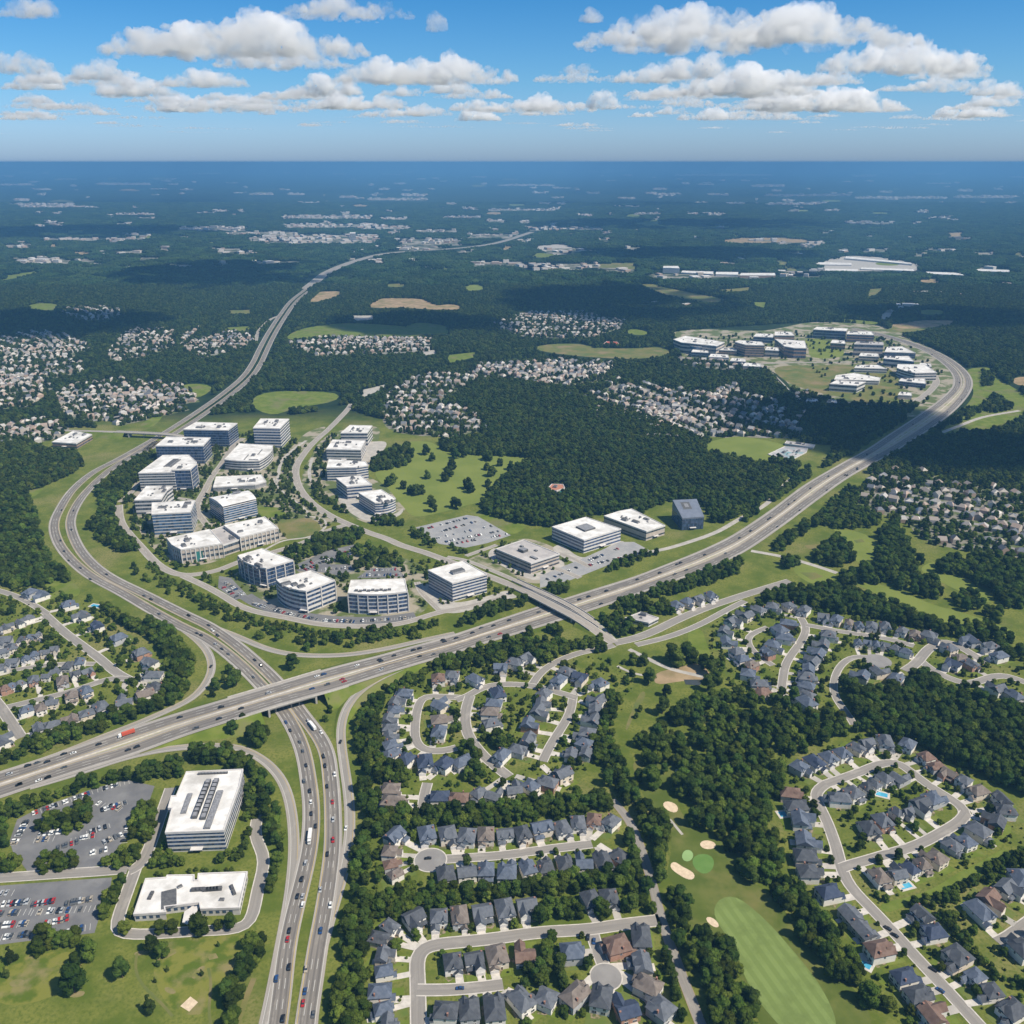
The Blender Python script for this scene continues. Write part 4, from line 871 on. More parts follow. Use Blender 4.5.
# far campus
FG = 'far campus inside the right hand highway bend'
for i, (lab, pxs, bs, fl, st, wl_, gg, rf) in enumerate([
 ('long angular white roofed hall with beige walls at the far campus left edge', bz(H2, [(120,202),(160,218),(340,236),(382,216),(185,184)]), (0, 349.5), 3, 'stripe', M_BEIGE, G_GREY, M_WHITE),
 ('small round white hall in front of the angular white roofed hall', bz(H2, [(205,234),(275,240),(342,236),(330,222),(220,222)]), (1, 355), 2, 'grid', M_PANEL, G_BLUE, M_WHITE),
 ('square brown brick block in the middle of the far campus', bz(H2, [(435,215),(490,230),(587,232),(572,215),(460,206)]), (1, 357), 5, 'stripe', M_BRICKP, G_GREY, M_WHITE),
 ('low flat white roofed hall behind the dark tree row of the far campus', bz(H2, [(530,187),(630,192),(632,175),(545,172)]), (1, 343.5), 2, 'glass', M_PANEL, G_NAVY, M_WHITE),
 ('white roofed hall at the far campus rear, left of the round lawn', bz(H2, [(638,181),(740,182),(722,163),(640,163)]), (1, 341), 2, 'stripe', M_BRICKP, G_GREY, M_WHITE),
 ('stepped brown hall with white roof touching the round far lawn', bz(H2, [(690,238),(738,246),(802,247),(792,210),(640,200)]), (1, 358.5), 3, 'stripe', M_BRICKP, G_NAVY, M_WHITE),
 ('blue glass hall with pale roof right behind the round far lawn', bz(H3, [(125,126),(265,133),(272,122),(140,115)]), (1, 340), 3, 'glass', M_PANEL, G_NAVY, M_WHITE),
 ('white roofed hall next to the highway at the far campus rear', bz(H3, [(268,146),(385,150),(372,135),(275,134)]), (0, 342), 3, 'stripe', M_BRICKP, G_NAVY, M_WHITE),
 ('beige square hall right of the round far lawn', bz(H3, [(300,188),(425,192),(422,180),(310,178)]), (0, 356), 3, 'stripe', M_BEIGE, G_GREY, M_GREYROOF),
 ('white roofed hall with dark left flank nearest the top of the highway bend', bz(H3, [(430,222),(562,226),(505,199),(440,201)]), (0, 358), 3, 'glass', M_PANEL, G_NAVY, M_WHITE),
 ('second white roofed hall down the highway bend of the far campus', bz(H3, [(425,250),(555,263),(532,240),(430,240)]), (0, 366), 2, 'stripe', M_PANEL, G_NAVY, M_WHITE),
 ('curved white and dark hall in the middle of the highway bend', bz(H3, [(482,290),(560,312),(652,310),(602,276),(485,275)]), (1, 381), 3, 'stripe', M_PANEL, G_GREY, M_WHITE),
 ('dark blue hall with round front at the near end of the highway bend', bz(H3, [(490,346),(606,358),(600,336),(500,335)]), (1, 388.5), 2, 'glass', M_PANEL, G_NAVY, M_WHITE),
 ('low white roofed hall above the twin white warehouses', bz(H3, [(300,290),(440,294),(402,278),(310,278)]), (0, 372.5), 2, 'stripe', M_PANEL, G_GREY, M_WHITE),
 ('rear one of the two white warehouses by the far car park', bz(H3, [(215,340),(405,345),(412,332),(300,312),(222,322)]), (0, 384), 2, 'stripe', M_PANEL, G_GREY, M_WHITE),
 ('front one of the two white warehouses by the far car park', bz(H3, [(195,358),(312,366),(348,350),(225,343)]), (1, 393), 2, 'stripe', M_PANEL, G_GREY, M_WHITE)]):
    building(lab, pxs, bs, fl, st, wl_, gg, rf, units=4, cat='campus hall', name='campus_hall', group=FG, bulge={0: 4} if 'round' in lab[:12] or 'curved' in lab else None, entrance=False)
for i, (x, y, w_, d_, ht, st, wl_, lab) in enumerate([(700,352,17,3,5,'glass',M_PANEL,'small blue glass hall before the angular white roofed hall'), (719,357,20,3,4,'plain',M_PANEL,'low white shed in the front cluster of the far campus'), (738,361,16,3,4,'glass',M_PANEL,'small blue glass hall left of the far campus road'), (752,366,18,3,4,'plain',M_BEIGE,'low beige shed where the far campus road begins'), (728,350,18,2.5,5,'stripe',M_BRICKP,'narrow brown hall left of the square brick block'),
  (772,350,14,3,7,'stripe',M_BEIGE,'beige block right of the square brick block'), (838,343,15,3,6,'stripe',M_BRICKP,'small brown hall right of the round far lawn'), (869,356,20,3,5,'stripe',M_BEIGE,'tan hall below the beige square hall'), (905,395,14,3,4,'plain',M_BEIGE,'small tan shed at the near edge of the far campus'), (925,366,13,3,6,'stripe',M_BRICKP,'small brown hall beside the highway bend, right end'), (812,401,12,2.5,4,'plain',M_PANEL,'little white hall in front of the dark wood'), (832,402,10,2.5,5,'glass',M_PANEL,'little blue hall in front of the dark wood')]):
    building(lab, [(x - w_/2, y), (x + w_/2, y + .8), (x + w_/2 - 1, y - d_ + .8), (x - w_/2 + 2, y - d_)], (0, y + ht), 2, st, wl_, G_NAVY if st == 'glass' else G_GREY, units=2, cat='campus hall', name='campus_hall', group=FG, entrance=False)
FARB = [('gable topped white hall standing highest among the far sheds in front of woods', Zm(E5, [(488,402),(545,404),(540,396),(490,396)]), (1, 273.5)),
 ('long low far shed right of the gable topped hall', Zm(E5, [(550,418),(660,424),(660,415),(555,412)]), (1, 275.5)), ('far shed with pale roof in the right half of the shed row', Zm(E5, [(668,424),(745,426),(745,417),(670,416)]), (1, 277)),
 ('brown walled far shed at the right end of the shed row', Zm(E5, [(750,428),(872,428),(870,420),(755,420)]), (1, 278)),
 ('slender white tower block rising from the far town', Zm(E4, [(306,285),(326,285),(326,281),(307,281)]), (1, 240)),
 ('longest pale warehouse on the far right industrial field, rear row', Zm(E6, [(330,420),(590,443),(585,437),(335,412)]), (1, 265.6)), ('pale warehouse at the left of the far industrial field, middle row', Zm(E6, [(215,444),(355,446),(355,438),(220,434)]), (1, 266.2)),
 ('pale warehouse at the front of the far industrial field, left', Zm(E6, [(250,468),(380,470),(380,462),(255,460)]), (1, 272)), ('pale warehouse at the front of the far industrial field, centre', Zm(E6, [(390,462),(600,470),(595,462),(395,455)]), (1, 272.2)),
 ('pale warehouse at the far industrial field right of centre', Zm(E6, [(640,480),(790,486),(785,477),(645,472)]), (1, 276.3)), ('pale warehouse at the right end of the far industrial field', Zm(E6, [(800,468),(985,474),(980,466),(805,460)]), (1, 273))]
for lab, pxs, bs in FARB: building(lab, pxs, bs, 2 if 'tower' not in lab else 6, 'plain' if 'tower' not in lab else 'stripe', M_PANEL if 'brown' not in lab else M_BRICKP, units=0, cat='tower block' if 'tower' in lab else 'warehouse', name='tower_block' if 'tower' in lab else 'warehouse', entrance=False, group=None)
building('terracotta roofed villa alone in the middle of the big wood', Zm(K6, [(738,352),(775,358),(806,347),(800,333),(755,332)]), (1, 495), 1, 'stripe', M_BEIGE, G_TEAL, mat('terracotta', (0.42, 0.19, 0.12), (0.34, 0.15, 0.1), 0.3), units=1, cat='villa', name='villa', entrance=False)
building('red roofed low hall on the tan field before the far campus', Zm(H1, [(480,178),(555,180),(540,165),(500,163)]), (1, 346.8), 1, 'plain', M_PANEL, None, mat('red_roof', (0.42, 0.1, 0.07), (0.34, 0.09, 0.06), 0.1), units=0, cat='hall', name='low_hall', entrance=False)
building('low school with red panels and patchy pale roof beside the right highway', Zm(H2, [(605,790),(705,830),(800,780),(808,760),(690,750)]), (1, 462.6), 1, 'stripe', mat('red_panel', (0.42, 0.09, 0.10), (0.4, 0.16, 0.14), 0.08), G_TEAL, mat('school_roof', (0.46, 0.44, 0.43), (0.30, 0.29, 0.30), 0.05, c3=(0.12, 0.30, 0.33), scale3=.04), units=5, cat='school', name='school', entrance=False)
building('long pale roofed school wing behind the red panelled school', Zm(H2, [(690,735),(835,755),(845,742),(700,722)]), (1, 449.5), 1, 'plain', M_BEIGE, None, M_GREYROOF, units=2, cat='school', name='school', entrance=False)
building('small white house with grey roof beside the avenue toward the golf course', Zm(B8, [(180,400),(300,425),(350,400),(260,370)]), (1, 627), 1, 'stripe', M_PANEL, None, M_GREYROOF, units=1, cat='clubhouse', name='clubhouse', entrance=False)

# ------------------------------------------------------------------ houses
def roof_mats():
    out = {}
    for nm, a, b_ in (('slate grey', (0.098, 0.108, 0.128), (0.128, 0.138, 0.158)), ('charcoal', (0.062, 0.068, 0.082), (0.085, 0.092, 0.105)), ('blue grey', (0.085, 0.105, 0.145), (0.115, 0.135, 0.175)),
                      ('taupe', (0.155, 0.128, 0.112), (0.19, 0.16, 0.14)), ('brown', (0.15, 0.095, 0.075), (0.185, 0.125, 0.10)), ('navy', (0.04, 0.055, 0.095), (0.055, 0.07, 0.11))):
        out[nm] = mat('shingle_' + nm.replace(' ', '_'), a, b_, 0.35, 0.9, 'object', c3=tuple(x * 0.8 for x in a), scale3=0.25)
    return out
ROOFS = roof_mats()
WALLS = {'white': mat('siding_white', (0.78, 0.74, 0.69), (0.7, 0.67, 0.62), 0.5, 0.75, 'object'), 'cream': mat('siding_cream', (0.68, 0.60, 0.50), (0.6, 0.53, 0.45), 0.5, 0.75, 'object'),
         'pale grey': mat('siding_grey', (0.44, 0.44, 0.45), (0.38, 0.385, 0.4), 0.5, 0.75, 'object'), 'brick': mat('brick_wall', (0.42, 0.245, 0.175), (0.34, 0.19, 0.14), 0.8, 0.85, 'object')}
M_WIN = mat('window_glass', (0.03, 0.04, 0.055), rough=0.1, spec=0.6); M_TRIM = mat('trim_white', (0.74, 0.72, 0.69)); M_DOORM = mat('door_paint', (0.12, 0.07, 0.05), rough=0.5); M_GAR = mat('garage_paint', (0.66, 0.63, 0.6), (0.6, 0.57, 0.55), 0.8, 0.5, 'object'); M_CHIM = mat('chimney_brick', (0.3, 0.16, 0.12), (0.24, 0.13, 0.1), 1.0, 0.9, 'object')
def hip(mb, x0, y0, x1, y1, z, rh, ov=0.55, gable=(0, 0)):
    """hipped or gabled roof with eaves; the ridge runs along the longer side; gable = which ends are upright"""
    x0 -= ov; y0 -= ov; x1 += ov; y1 += ov; w, d = x1 - x0, y1 - y0; t = 0.28
    c = [(x0,y0,z),(x1,y0,z),(x1,y1,z),(x0,y1,z)]
    lo = [(p[0], p[1], z - t) for p in c]
    for i in range(4): mb.quad(lo[i], lo[(i+1)%4], c[(i+1)%4], c[i])
    mb.quad(*lo[::-1])
    if d >= w:
        m_ = w / 2; a = (x0+m_, y0 + (0 if gable[0] else m_*0.8), z+rh); b_ = (x0+m_, y1 - (0 if gable[1] else m_*0.8), z+rh)
        mb.quad(c[0], c[1], a); mb.quad(c[1], c[2], b_, a); mb.quad(c[2], c[3], b_); mb.quad(c[3], c[0], a, b_)
    else:
        m_ = d / 2; a = (x0 + (0 if gable[0] else m_*0.8), y0+m_, z+rh); b_ = (x1 - (0 if gable[1] else m_*0.8), y0+m_, z+rh)
        mb.quad(c[0], c[1], b_, a); mb.quad(c[1], c[2], b_); mb.quad(c[2], c[3], a, b_); mb.quad(c[3], c[0], a)
def front_gable(wallmb, roofmb, x0, x1, yf, yb, z, rh, ov=0.4):
    """a gable that faces the street; its wall goes to the wall mesh"""
    xm = (x0+x1)/2
    wallmb.quad((x0, yf, z-.3), (x1, yf, z-.3), (x1, yf, z), (xm, yf, z+rh), (x0, yf, z))
    k = rh / (xm - x0); a = (x0-ov, yf-ov, z-k*ov); b_ = (xm, yf-ov, z+rh+.03); c = (x1+ov, yf-ov, z-k*ov)
    a2, b2, c2 = (a[0], yb, a[2]), (b_[0], yb, b_[2]), (c[0], yb, c[2])
    roofmb.quad(a, b_, b2, a2); roofmb.quad(b_, c, c2, b2)
    for (p, q) in ((a, b_), (b_, c)): roofmb.quad((p[0], p[1], p[2]-.25), (q[0], q[1], q[2]-.25), q, p)
def win(w, h):
    mb = MB(); mb.box(-w/2-.12, -.1, -h/2-.12, w/2+.12, .0, h/2+.12, m=0); mb.box(-w/2, -.14, -h/2, w/2, -.1, h/2, m=1)
    mb.box(-.04, -.17, -h/2, .04, -.14, h/2, m=0)
    return mb.mesh('window', [M_TRIM, M_WIN])
WIN_A, WIN_B, WIN_C = win(1.5, 1.5), win(2.4, 1.6), win(1.0, 1.4)
def gar_mesh(w):
    mb = MB(); mb.box(-w/2-.15, -.08, 0, w/2+.15, 0, 2.6, m=1)
    for i in range(4): mb.box(-w/2, -.13, .08+i*.6, w/2, -.08, .62+i*.6, m=0)
    return mb.mesh('garage_door', [M_GAR, M_TRIM])
GAR = gar_mesh(4.9)
dm = MB(); dm.box(-.65, -.1, 0, .65, 0, 2.5, m=1); dm.box(-.5, -.15, 0, .5, -.1, 2.2, m=0); DOOR = dm.mesh('front_door', [M_DOORM, M_TRIM])
cm = MB(); cm.box(-.5, -.4, 0, .5, .4, 2.6); cm.box(-.6, -.5, 2.6, .6, .5, 2.8); CHIM = cm.mesh('chimney', [M_CHIM])
bx = MB(); bx.box(-2.6, 0, 0, 2.6, 3.2, .35); PATIO = bx.mesh('patio', [M_PALE])
HPROTO = []
def house_proto(kind):
    wl_, rf = MB(), MB(); wins = []; F, B_, Lf, Rt = 0, math.pi, -math.pi/2, math.pi/2
    if kind == 0:       # hipped two storey with a forward garage wing
        w, d, h = 11.6, 11.5, 5.7; wl_.box(-w/2, -d/2+1, 0, w/2, d/2+1, h, bottom=False); hip(rf, -w/2, -d/2+1, w/2, d/2+1, h, 3.6)
        wl_.box(-w/2+.1, -d/2-3.4, 0, -w/2+6.0, -d/2+1.2, 3.4, bottom=False); front_gable(wl_, rf, -w/2+.1, -w/2+6.0, -d/2-3.4, -d/2+3.0, 3.4, 2.5)
        front_gable(wl_, rf, 1.0, 5.6, -d/2+.9, -d/2+5.0, 5.7, 2.3); g = (-w/2+3.05, -d/2-3.4); dr = (2.4, -d/2+1); ch = (w/2-.9, 2.0, h); yf, yb = -d/2+1, d/2+1
    elif kind == 1:     # deep house, ridge front to back, hipped at the rear
        w, d, h = 10.8, 14.0, 5.7; wl_.box(-w/2, -d/2, 0, w/2, d/2, h, bottom=False); hip(rf, -w/2, -d/2, w/2, d/2, h, 4.0, gable=(0, 0))
        front_gable(wl_, rf, -w/2+.2, -w/2+5.4, -d/2-.05, -d/2+5, h, 2.7); wl_.box(.4, -d/2-2.6, 0, w/2-.1, -d/2+.1, 3.2, bottom=False); front_gable(wl_, rf, .4, w/2-.1, -d/2-2.6, -d/2+.2, 3.2, 1.9)
        g = (2.85, -d/2-2.6); dr = (-1.2, -d/2); ch = (-w/2+1.0, 3.0, h); yf, yb = -d/2, d/2
    elif kind == 2:     # wide house, ridge along the street, two front gables
        w, d, h = 13.0, 10.0, 5.6; wl_.box(-w/2, -d/2, 0, w/2, d/2, h, bottom=False); hip(rf, -w/2, -d/2, w/2, d/2, h, 3.5, gable=(1, 1))
        for sx in (-1, 1): wl_.quad(*[(sx*w/2, sx*y, z) for y, z in ((-d/2, h-.2), (d/2, h-.2), (0, h+3.4))])
        front_gable(wl_, rf, -w/2+.3, -w/2+5, -d/2-.05, 0, h, 2.6); front_gable(wl_, rf, 1.6, 5.4, -d/2-.06, -.6, h, 2.0)
        wl_.box(.6, -d/2-3.0, 0, w/2-.2, -d/2+.1, 3.1, bottom=False); hip(rf, .6, -d/2-3.0, w/2-.2, -d/2+.4, 3.1, 1.1)
        g = (3.45, -d/2-3.0); dr = (-.4, -d/2); ch = (-w/2+.4, 2.5, h); yf, yb = -d/2, d/2
    elif kind == 4:     # L plan, gabled both ways
        w, d, h = 12.0, 9.0, 5.6; wl_.box(-w/2, -d/2+2, 0, w/2, d/2+2, h, bottom=False); hip(rf, -w/2, -d/2+2, w/2, d/2+2, h, 3.4, gable=(1, 1))
        for sx in (-1, 1): wl_.quad(*[(sx*w/2, sx*y + 2, z) for y, z in ((-d/2, h-.2), (d/2, h-.2), (0, h+3.3))])
        wl_.box(-w/2+.2, -d/2-3.4, 0, -w/2+6.4, -d/2+2.1, h, bottom=False); front_gable(wl_, rf, -w/2+.2, -w/2+6.4, -d/2-3.4, 2.0, h, 3.0)
        hip(rf, -w/2+6.5, -d/2-.4, w/2-.4, -d/2+2.2, 2.9, .8); wl_.box(w/2-.7, -d/2-.3, 0, w/2-.4, -d/2, 2.7, bottom=False)
        g = (-w/2+3.3, -d/2-3.4); dr = (2.2, -d/2+2); ch = (w/2-.5, 3.5, h); yf, yb = -d/2+2, d/2+2
    else:               # square hip with a rear wing
        w, d, h = 11.4, 12.4, 5.8; wl_.box(-w/2, -d/2, 0, w/2, d/2, h, bottom=False); hip(rf, -w/2, -d/2, w/2, d/2, h, 4.3)
        wl_.box(-1.5, d/2-.1, 0, w/2-.6, d/2+2.6, 3.2, bottom=False); hip(rf, -1.5, d/2-.5, w/2-.6, d/2+2.6, 3.2, 1.2)
        front_gable(wl_, rf, -2.2, 2.2, -d/2-.05, -d/2+4.6, h, 2.3); wl_.box(-w/2+.1, -d/2-1.8, 0, -.3, -d/2+.1, 3.1, bottom=False); front_gable(wl_, rf, -w/2+.1, -.3, -d/2-1.8, -d/2+.2, 3.1, 2.1)
        g = (-3.0, -d/2-1.8); dr = (1.6, -d/2); ch = (w/2-1.0, 1.5, h); yf, yb = -d/2, d/2
    wins += [(WIN_A, (-w/4, yf, 4.3), F), (WIN_A, (w/4, yf, 4.3), F), (WIN_B, (-w/4, yb, 1.7), B_), (WIN_B, (w/5, yb + (2.6 if kind == 3 else 0), 1.7), B_), (WIN_A, (-w/4, yb, 4.3), B_), (WIN_A, (w/4, yb, 4.3), B_),
             (WIN_C, (-w/2, (yf+yb)/2, 4.2), Lf), (WIN_C, (w/2, (yf+yb)/2, 4.2), Rt)]
    HPROTO.append(dict(wall=wl_.mesh('wall', [WALLS['white']]), roof=rf.mesh('roof', [ROOFS['slate grey']]), wins=wins, g=g, dr=dr, ch=ch, w=w, d=d, yf=yf, yb=yb))
for q in range(5): house_proto(q)
RCOL = {'s': 'slate grey', 'c': 'charcoal', 'b': 'blue grey', 't': 'taupe', 'n': 'brown', 'v': 'navy'}
HROWS = [   # row, order along which its houses are counted, points (x, y[, roof letter])
 ('in the top row under highway trees', 'l', [(438.3,678,'n'),(452,675,'s'),(475,678,'b'),(500.5,667,'b'),(514.6,662,'s'),(526,657.6,'s')]),
 ('in the column left of the small loop street', 't', [(405,692.7,'b'),(397,700.8,'s'),(395,709,'b'),(390,718,'s'),(390,726.5,'s'),(391,735,'s'),(391.5,743.5,'b'),(391.5,753,'b')]),
 ('below the small loop street', 'l', [(406,759,'v'),(425,761.5,'v'),(445,763,'v'),(462.5,761,'b')]),
 ('inside the small loop street', 't', [(441,704.4,'b'),(440.5,719,'t'),(439,732,'b')]),
 ('in the column right of the small loop street', 't', [(498,692.7,'v'),(494,702.5,'b'),(490,711.7,'t'),(491,722.7,'s'),(502,754,'b')]),
 ('left of the short inner street', 't', [(544,693,'s'),(543,701.5,'s'),(540,711,'s'),(530,723.5,'b'),(528,740,'s'),(517.6,748.8,'s')]),
 ('at the estate top right corner', 'l', [(566.6,670.5,'s'),(558.6,679.5,'b'),(579,677,'v'),(599.6,682.5,'b')]),
 ('right of the short inner street', 't', [(597,700,'s'),(595,709.5,'s'),(592,718.6,'s'),(586,732,'s'),(584,742,'b'),(586,752,'s'),(571,753,'s')]),
 ('in the row just above the long tree belt', 'l', [(391,788,'t'),(393,801,'t'),(440,796,'v'),(459,797.5,'n'),(479,792,'s'),(494,793.5,'s'),(514,788,'s'),(530,784.5,'b'),(548,782,'s'),(563,773.5,'s')]),
 ('in the row above the turning circle street', 'l', [(394.7,835.6,'b'),(427,833,'b'),(448,834.5,'s'),(467,835.5,'s'),(486,834,'t'),(505,832.5,'s'),(522.7,833,'c'),(541.7,827.5,'b'),(562,827,'s'),(578,821.5,'s'),(594,818.5,'n'),(611,820.5,'s')]),
 ('in the column left of the turning circle', 't', [(391,851,'t'),(391.7,863,'n'),(395.4,873,'t')]),
 ('in the row below the turning circle street', 'l', [(446,874,'c'),(467,872,'s'),(486,869.5,'b'),(507,871.5,'b'),(528,867.5,'b'),(545.4,865.5,'c'),(565,863.5,'c'),(584,862.5,'b'),(603,861,'c'),(620,856,'c')]),
 ('in the row above the lowest long street', 'l', [(379,937,'c'),(390,925.5,'s'),(415.5,918.5,'c'),(439,917,'s'),(459.6,915.5,'t'),(483,913.5,'s'),(505,908.5,'s'),(527.4,907,'s'),(590.5,898,'c'),(609,896.6,'c')]),
 ('in the lower left corner column', 't', [(385,955,'s'),(384,970,'b'),(380,991,'b'),(383,1008,'b'),(390,1022,'s')]),
 ('in the row below the lowest long street', 'l', [(453,961.8,'c'),(474.5,960.5,'c'),(497,955,'t'),(525,953.5,'n'),(571.4,952,'b'),(617,945,'n'),(641,937,'c')]),
 ('round the lowest turning circle', 't', [(642,964,'s'),(648,986,'t'),(659.5,1008,'s'),(601,998,'c'),(626,1007,'v')]),
 ('in the bottom row of the photo', 'l', [(446,1011.5,'c'),(469.5,1010,'c'),(494.5,1009,'c'),(521.6,1000,'s'),(545,997,'s'),(575,995,'t')]),
 ('in the ring of houses round the right oval', 'l', [(715,648,'s'),(725.7,630,'s'),(728,641,'b'),(733,621,'s'),(736.5,651,'s'),(742,658,'b'),(745,614,'s'),(758,608,'s'),(773,606,'s'),(789.7,605,'s'),(804,609,'s')][1:]),
 ('in the slanting terrace inside the right oval', 't', [(788,622,'b'),(779.7,629,'b'),(784,637,'b'),(774,644,'b'),(767.5,652,'b')]),
 ('at the foot of the right oval', 't', [(751,664,'t'),(749,673,'b'),(759,683,'s'),(762,692,'n')]),
 ('in the long terrace down the right oval street', 't', [(828,634.5,'s'),(821,644,'s'),(816,652.5,'b'),(811,661,'s'),(808,669,'b'),(806,677,'s'),(806,685.5,'b'),(806,693.5,'s'),(806,702,'b')]),
 ('in the rear row along the upper fairway', 'l', [(823,616.6,'s'),(836,618.5,'b'),(848.6,621.6,'t'),(859,624,'b'),(871.4,624.5,'s'),(884.7,625.5,'s'),(902,629.5,'s'),(914.6,633,'t'),(929.6,635,'s')]),
 ('in the second row behind the upper fairway', 'l', [(858,641,'b'),(867,642,'b'),(876,643,'b'),(885,644.5,'s'),(894.7,647,'s'),(905,651,'b')]),
 ('by the right turning circle', 'l', [(860,674.7,'b'),(879,670.5,'s'),(895.5,678,'b')]),
 ('right of the curving lane', 'l', [(948,647,'s'),(960,656,'t'),(952,664,'v'),(970,662.5,'s'),(970,640,'b'),(989.4,645.6,'s'),(998.5,655,'b')]),
 ('at the right edge above the dark wood', 'l', [(996,688,'s'),(1013.5,695,'b')]),
 ('in the curved row above the lower right loop', 'l', [(800,767,'b'),(814,761,'v'),(828.4,757,'b'),(842,753,'b'),(856,746.5,'s'),(868,743,'s'),(884.5,741,'s'),(907,743.5,'b')]),
 ('in the brown row along the dark wood', 'l', [(925.7,756,'n'),(936,765,'n'),(947.6,773,'t'),(963,780,'s'),(978,790,'t')]),
 ('in the upper row inside the lower right loop', 'l', [(839,798,'s'),(853,792.5,'s'),(866,787,'c'),(874,783,'s'),(884,777.5,'s'),(899,777,'s')]),
 ('in the lower row inside the lower right loop', 'l', [(869.4,828,'c'),(882,821,'s'),(896,811.7,'s'),(908.6,812,'s'),(922,805,'c'),(933,798,'b')]),
 ('in the column right of golf grove', 't', [(790,793,'n'),(795.6,806,'c'),(802.4,820,'b'),(807,840,'b'),(805,856,'c'),(809,872,'c'),(828,892.5,'v'),(850,915,'s'),(863.6,930,'s'),(879,950,'n'),(904,976,'v'),(918,994,'c'),(934,1014,'n')]),
 ('in the row below the right loop', 'l', [(879,876,'t'),(896,872.5,'s'),(910,867.5,'v'),(922,864,'t'),(935,857,'t'),(952,844,'s'),(965,839.5,'b'),(978,830,'s'),(993.4,821,'c'),(1004,810,'c'),(1001.6,799,'c')]),
 ('in the column right of the diagonal street', 't', [(922,915,'c'),(933.6,931,'v'),(956,956,'c'),(974,975,'b'),(990,990,'c'),(1012,1009,'c')]),
 ('in the far right corner beyond the hedge', 'l', [(979.5,910,'b'),(991,900,'n'),(1008,889,'s'),(1020,878,'b'),(1020,948,'c')]),
 ('in the outer row along the left estate edge', 't', [(30,591,'b'),(41,594,'b'),(69,603.5,'b'),(82,615,'s'),(97.6,625,'v'),(119,637,'b'),(141,652,'s'),(150,662,'s'),(154,674,'s'),(156,686,'c'),(145.5,694,'t')]),
 ('in the row above the loop ramp at left', 'l', [(39,727,'s'),(53.7,724,'s'),(71,719,'t'),(86,712.5,'s'),(101.6,706,'s'),(125,700.5,'s')]),
 ('in the second row above the loop ramp', 'l', [(27,709.5,'b'),(41,706.5,'t'),(52.7,700.6,'s'),(72,695,'t'),(86,690,'b')]),
 ('in the top rows of the left estate', 'l', [(29,616.6,'s'),(21.5,621,'s'),(8,626,'s'),(37,634.5,'s'),(21.5,638.5,'c'),(30,636,'b'),(-2,630,'s'),(5,641,'s')]),
 ('in the middle rows of the left estate', 'l', [(54.7,649,'s'),(35,654,'b'),(4,651,'s'),(12,661,'s'),(68,664.5,'c'),(80,661,'b'),(56.6,671,'s'),(88,671,'s'),(76,674,'c'),(34,678.5,'s'),(20.5,683,'s'),(6,687.5,'n'),(4,740,'s'),(46,651.5,'s'),(26,657.5,'b'),(13,646.5,'s'),(47,674.5,'s'),(63,680,'t'),(12,685.5,'b'),(-3,668,'s')]),
 ('beside the avenue toward the golf course', 'l', [(676,604,'b'),(688,601,'b'),(699,598,'s'),(711,594.5,'b')]),
]
HOUSES = []
for desc, order, pts in HROWS:
    for q in pts: HOUSES.append((desc, order, P(q[0], q[1] + 3.0, 2.5), RCOL[q[2]], q[0], q[1]))
HP = np.array([(h[2].x, h[2].y) for h in HOUSES])
road_pts = np.concatenate([np.concatenate([r_[1][:, :2], np.full((len(r_[1]), 1), r_[2])], 1) for r_ in ROADS if r_[0] in ('street', 'avenue')])
rnd = random.Random(7)
GRP = 'houses of the estates round the junction'
by_row = {}
for i, hh in enumerate(HOUSES): by_row.setdefault(hh[0], []).append(i)
rank = {}
for ds, idx in by_row.items():
    o = HOUSES[idx[0]][1]; idx = sorted(idx, key=lambda i: HOUSES[i][4] if o == 'l' else HOUSES[i][5])
    for k_, i in enumerate(idx): rank[i] = (k_ + 1, len(idx), o)
M_MULCH = mat('yard_ground', (0.25, 0.195, 0.13), (0.085, 0.10, 0.03), 0.3, 0.95, lo=.4, hi=.56)
FRONT_LAWNS = [mat('yard_lawn', (0.09, 0.125, 0.018), (0.125, 0.16, 0.03), 0.1, 0.95, spec=0.1), mat('yard_lawn_dry', (0.13, 0.15, 0.04), (0.10, 0.14, 0.03), 0.1, 0.95, spec=0.1)]
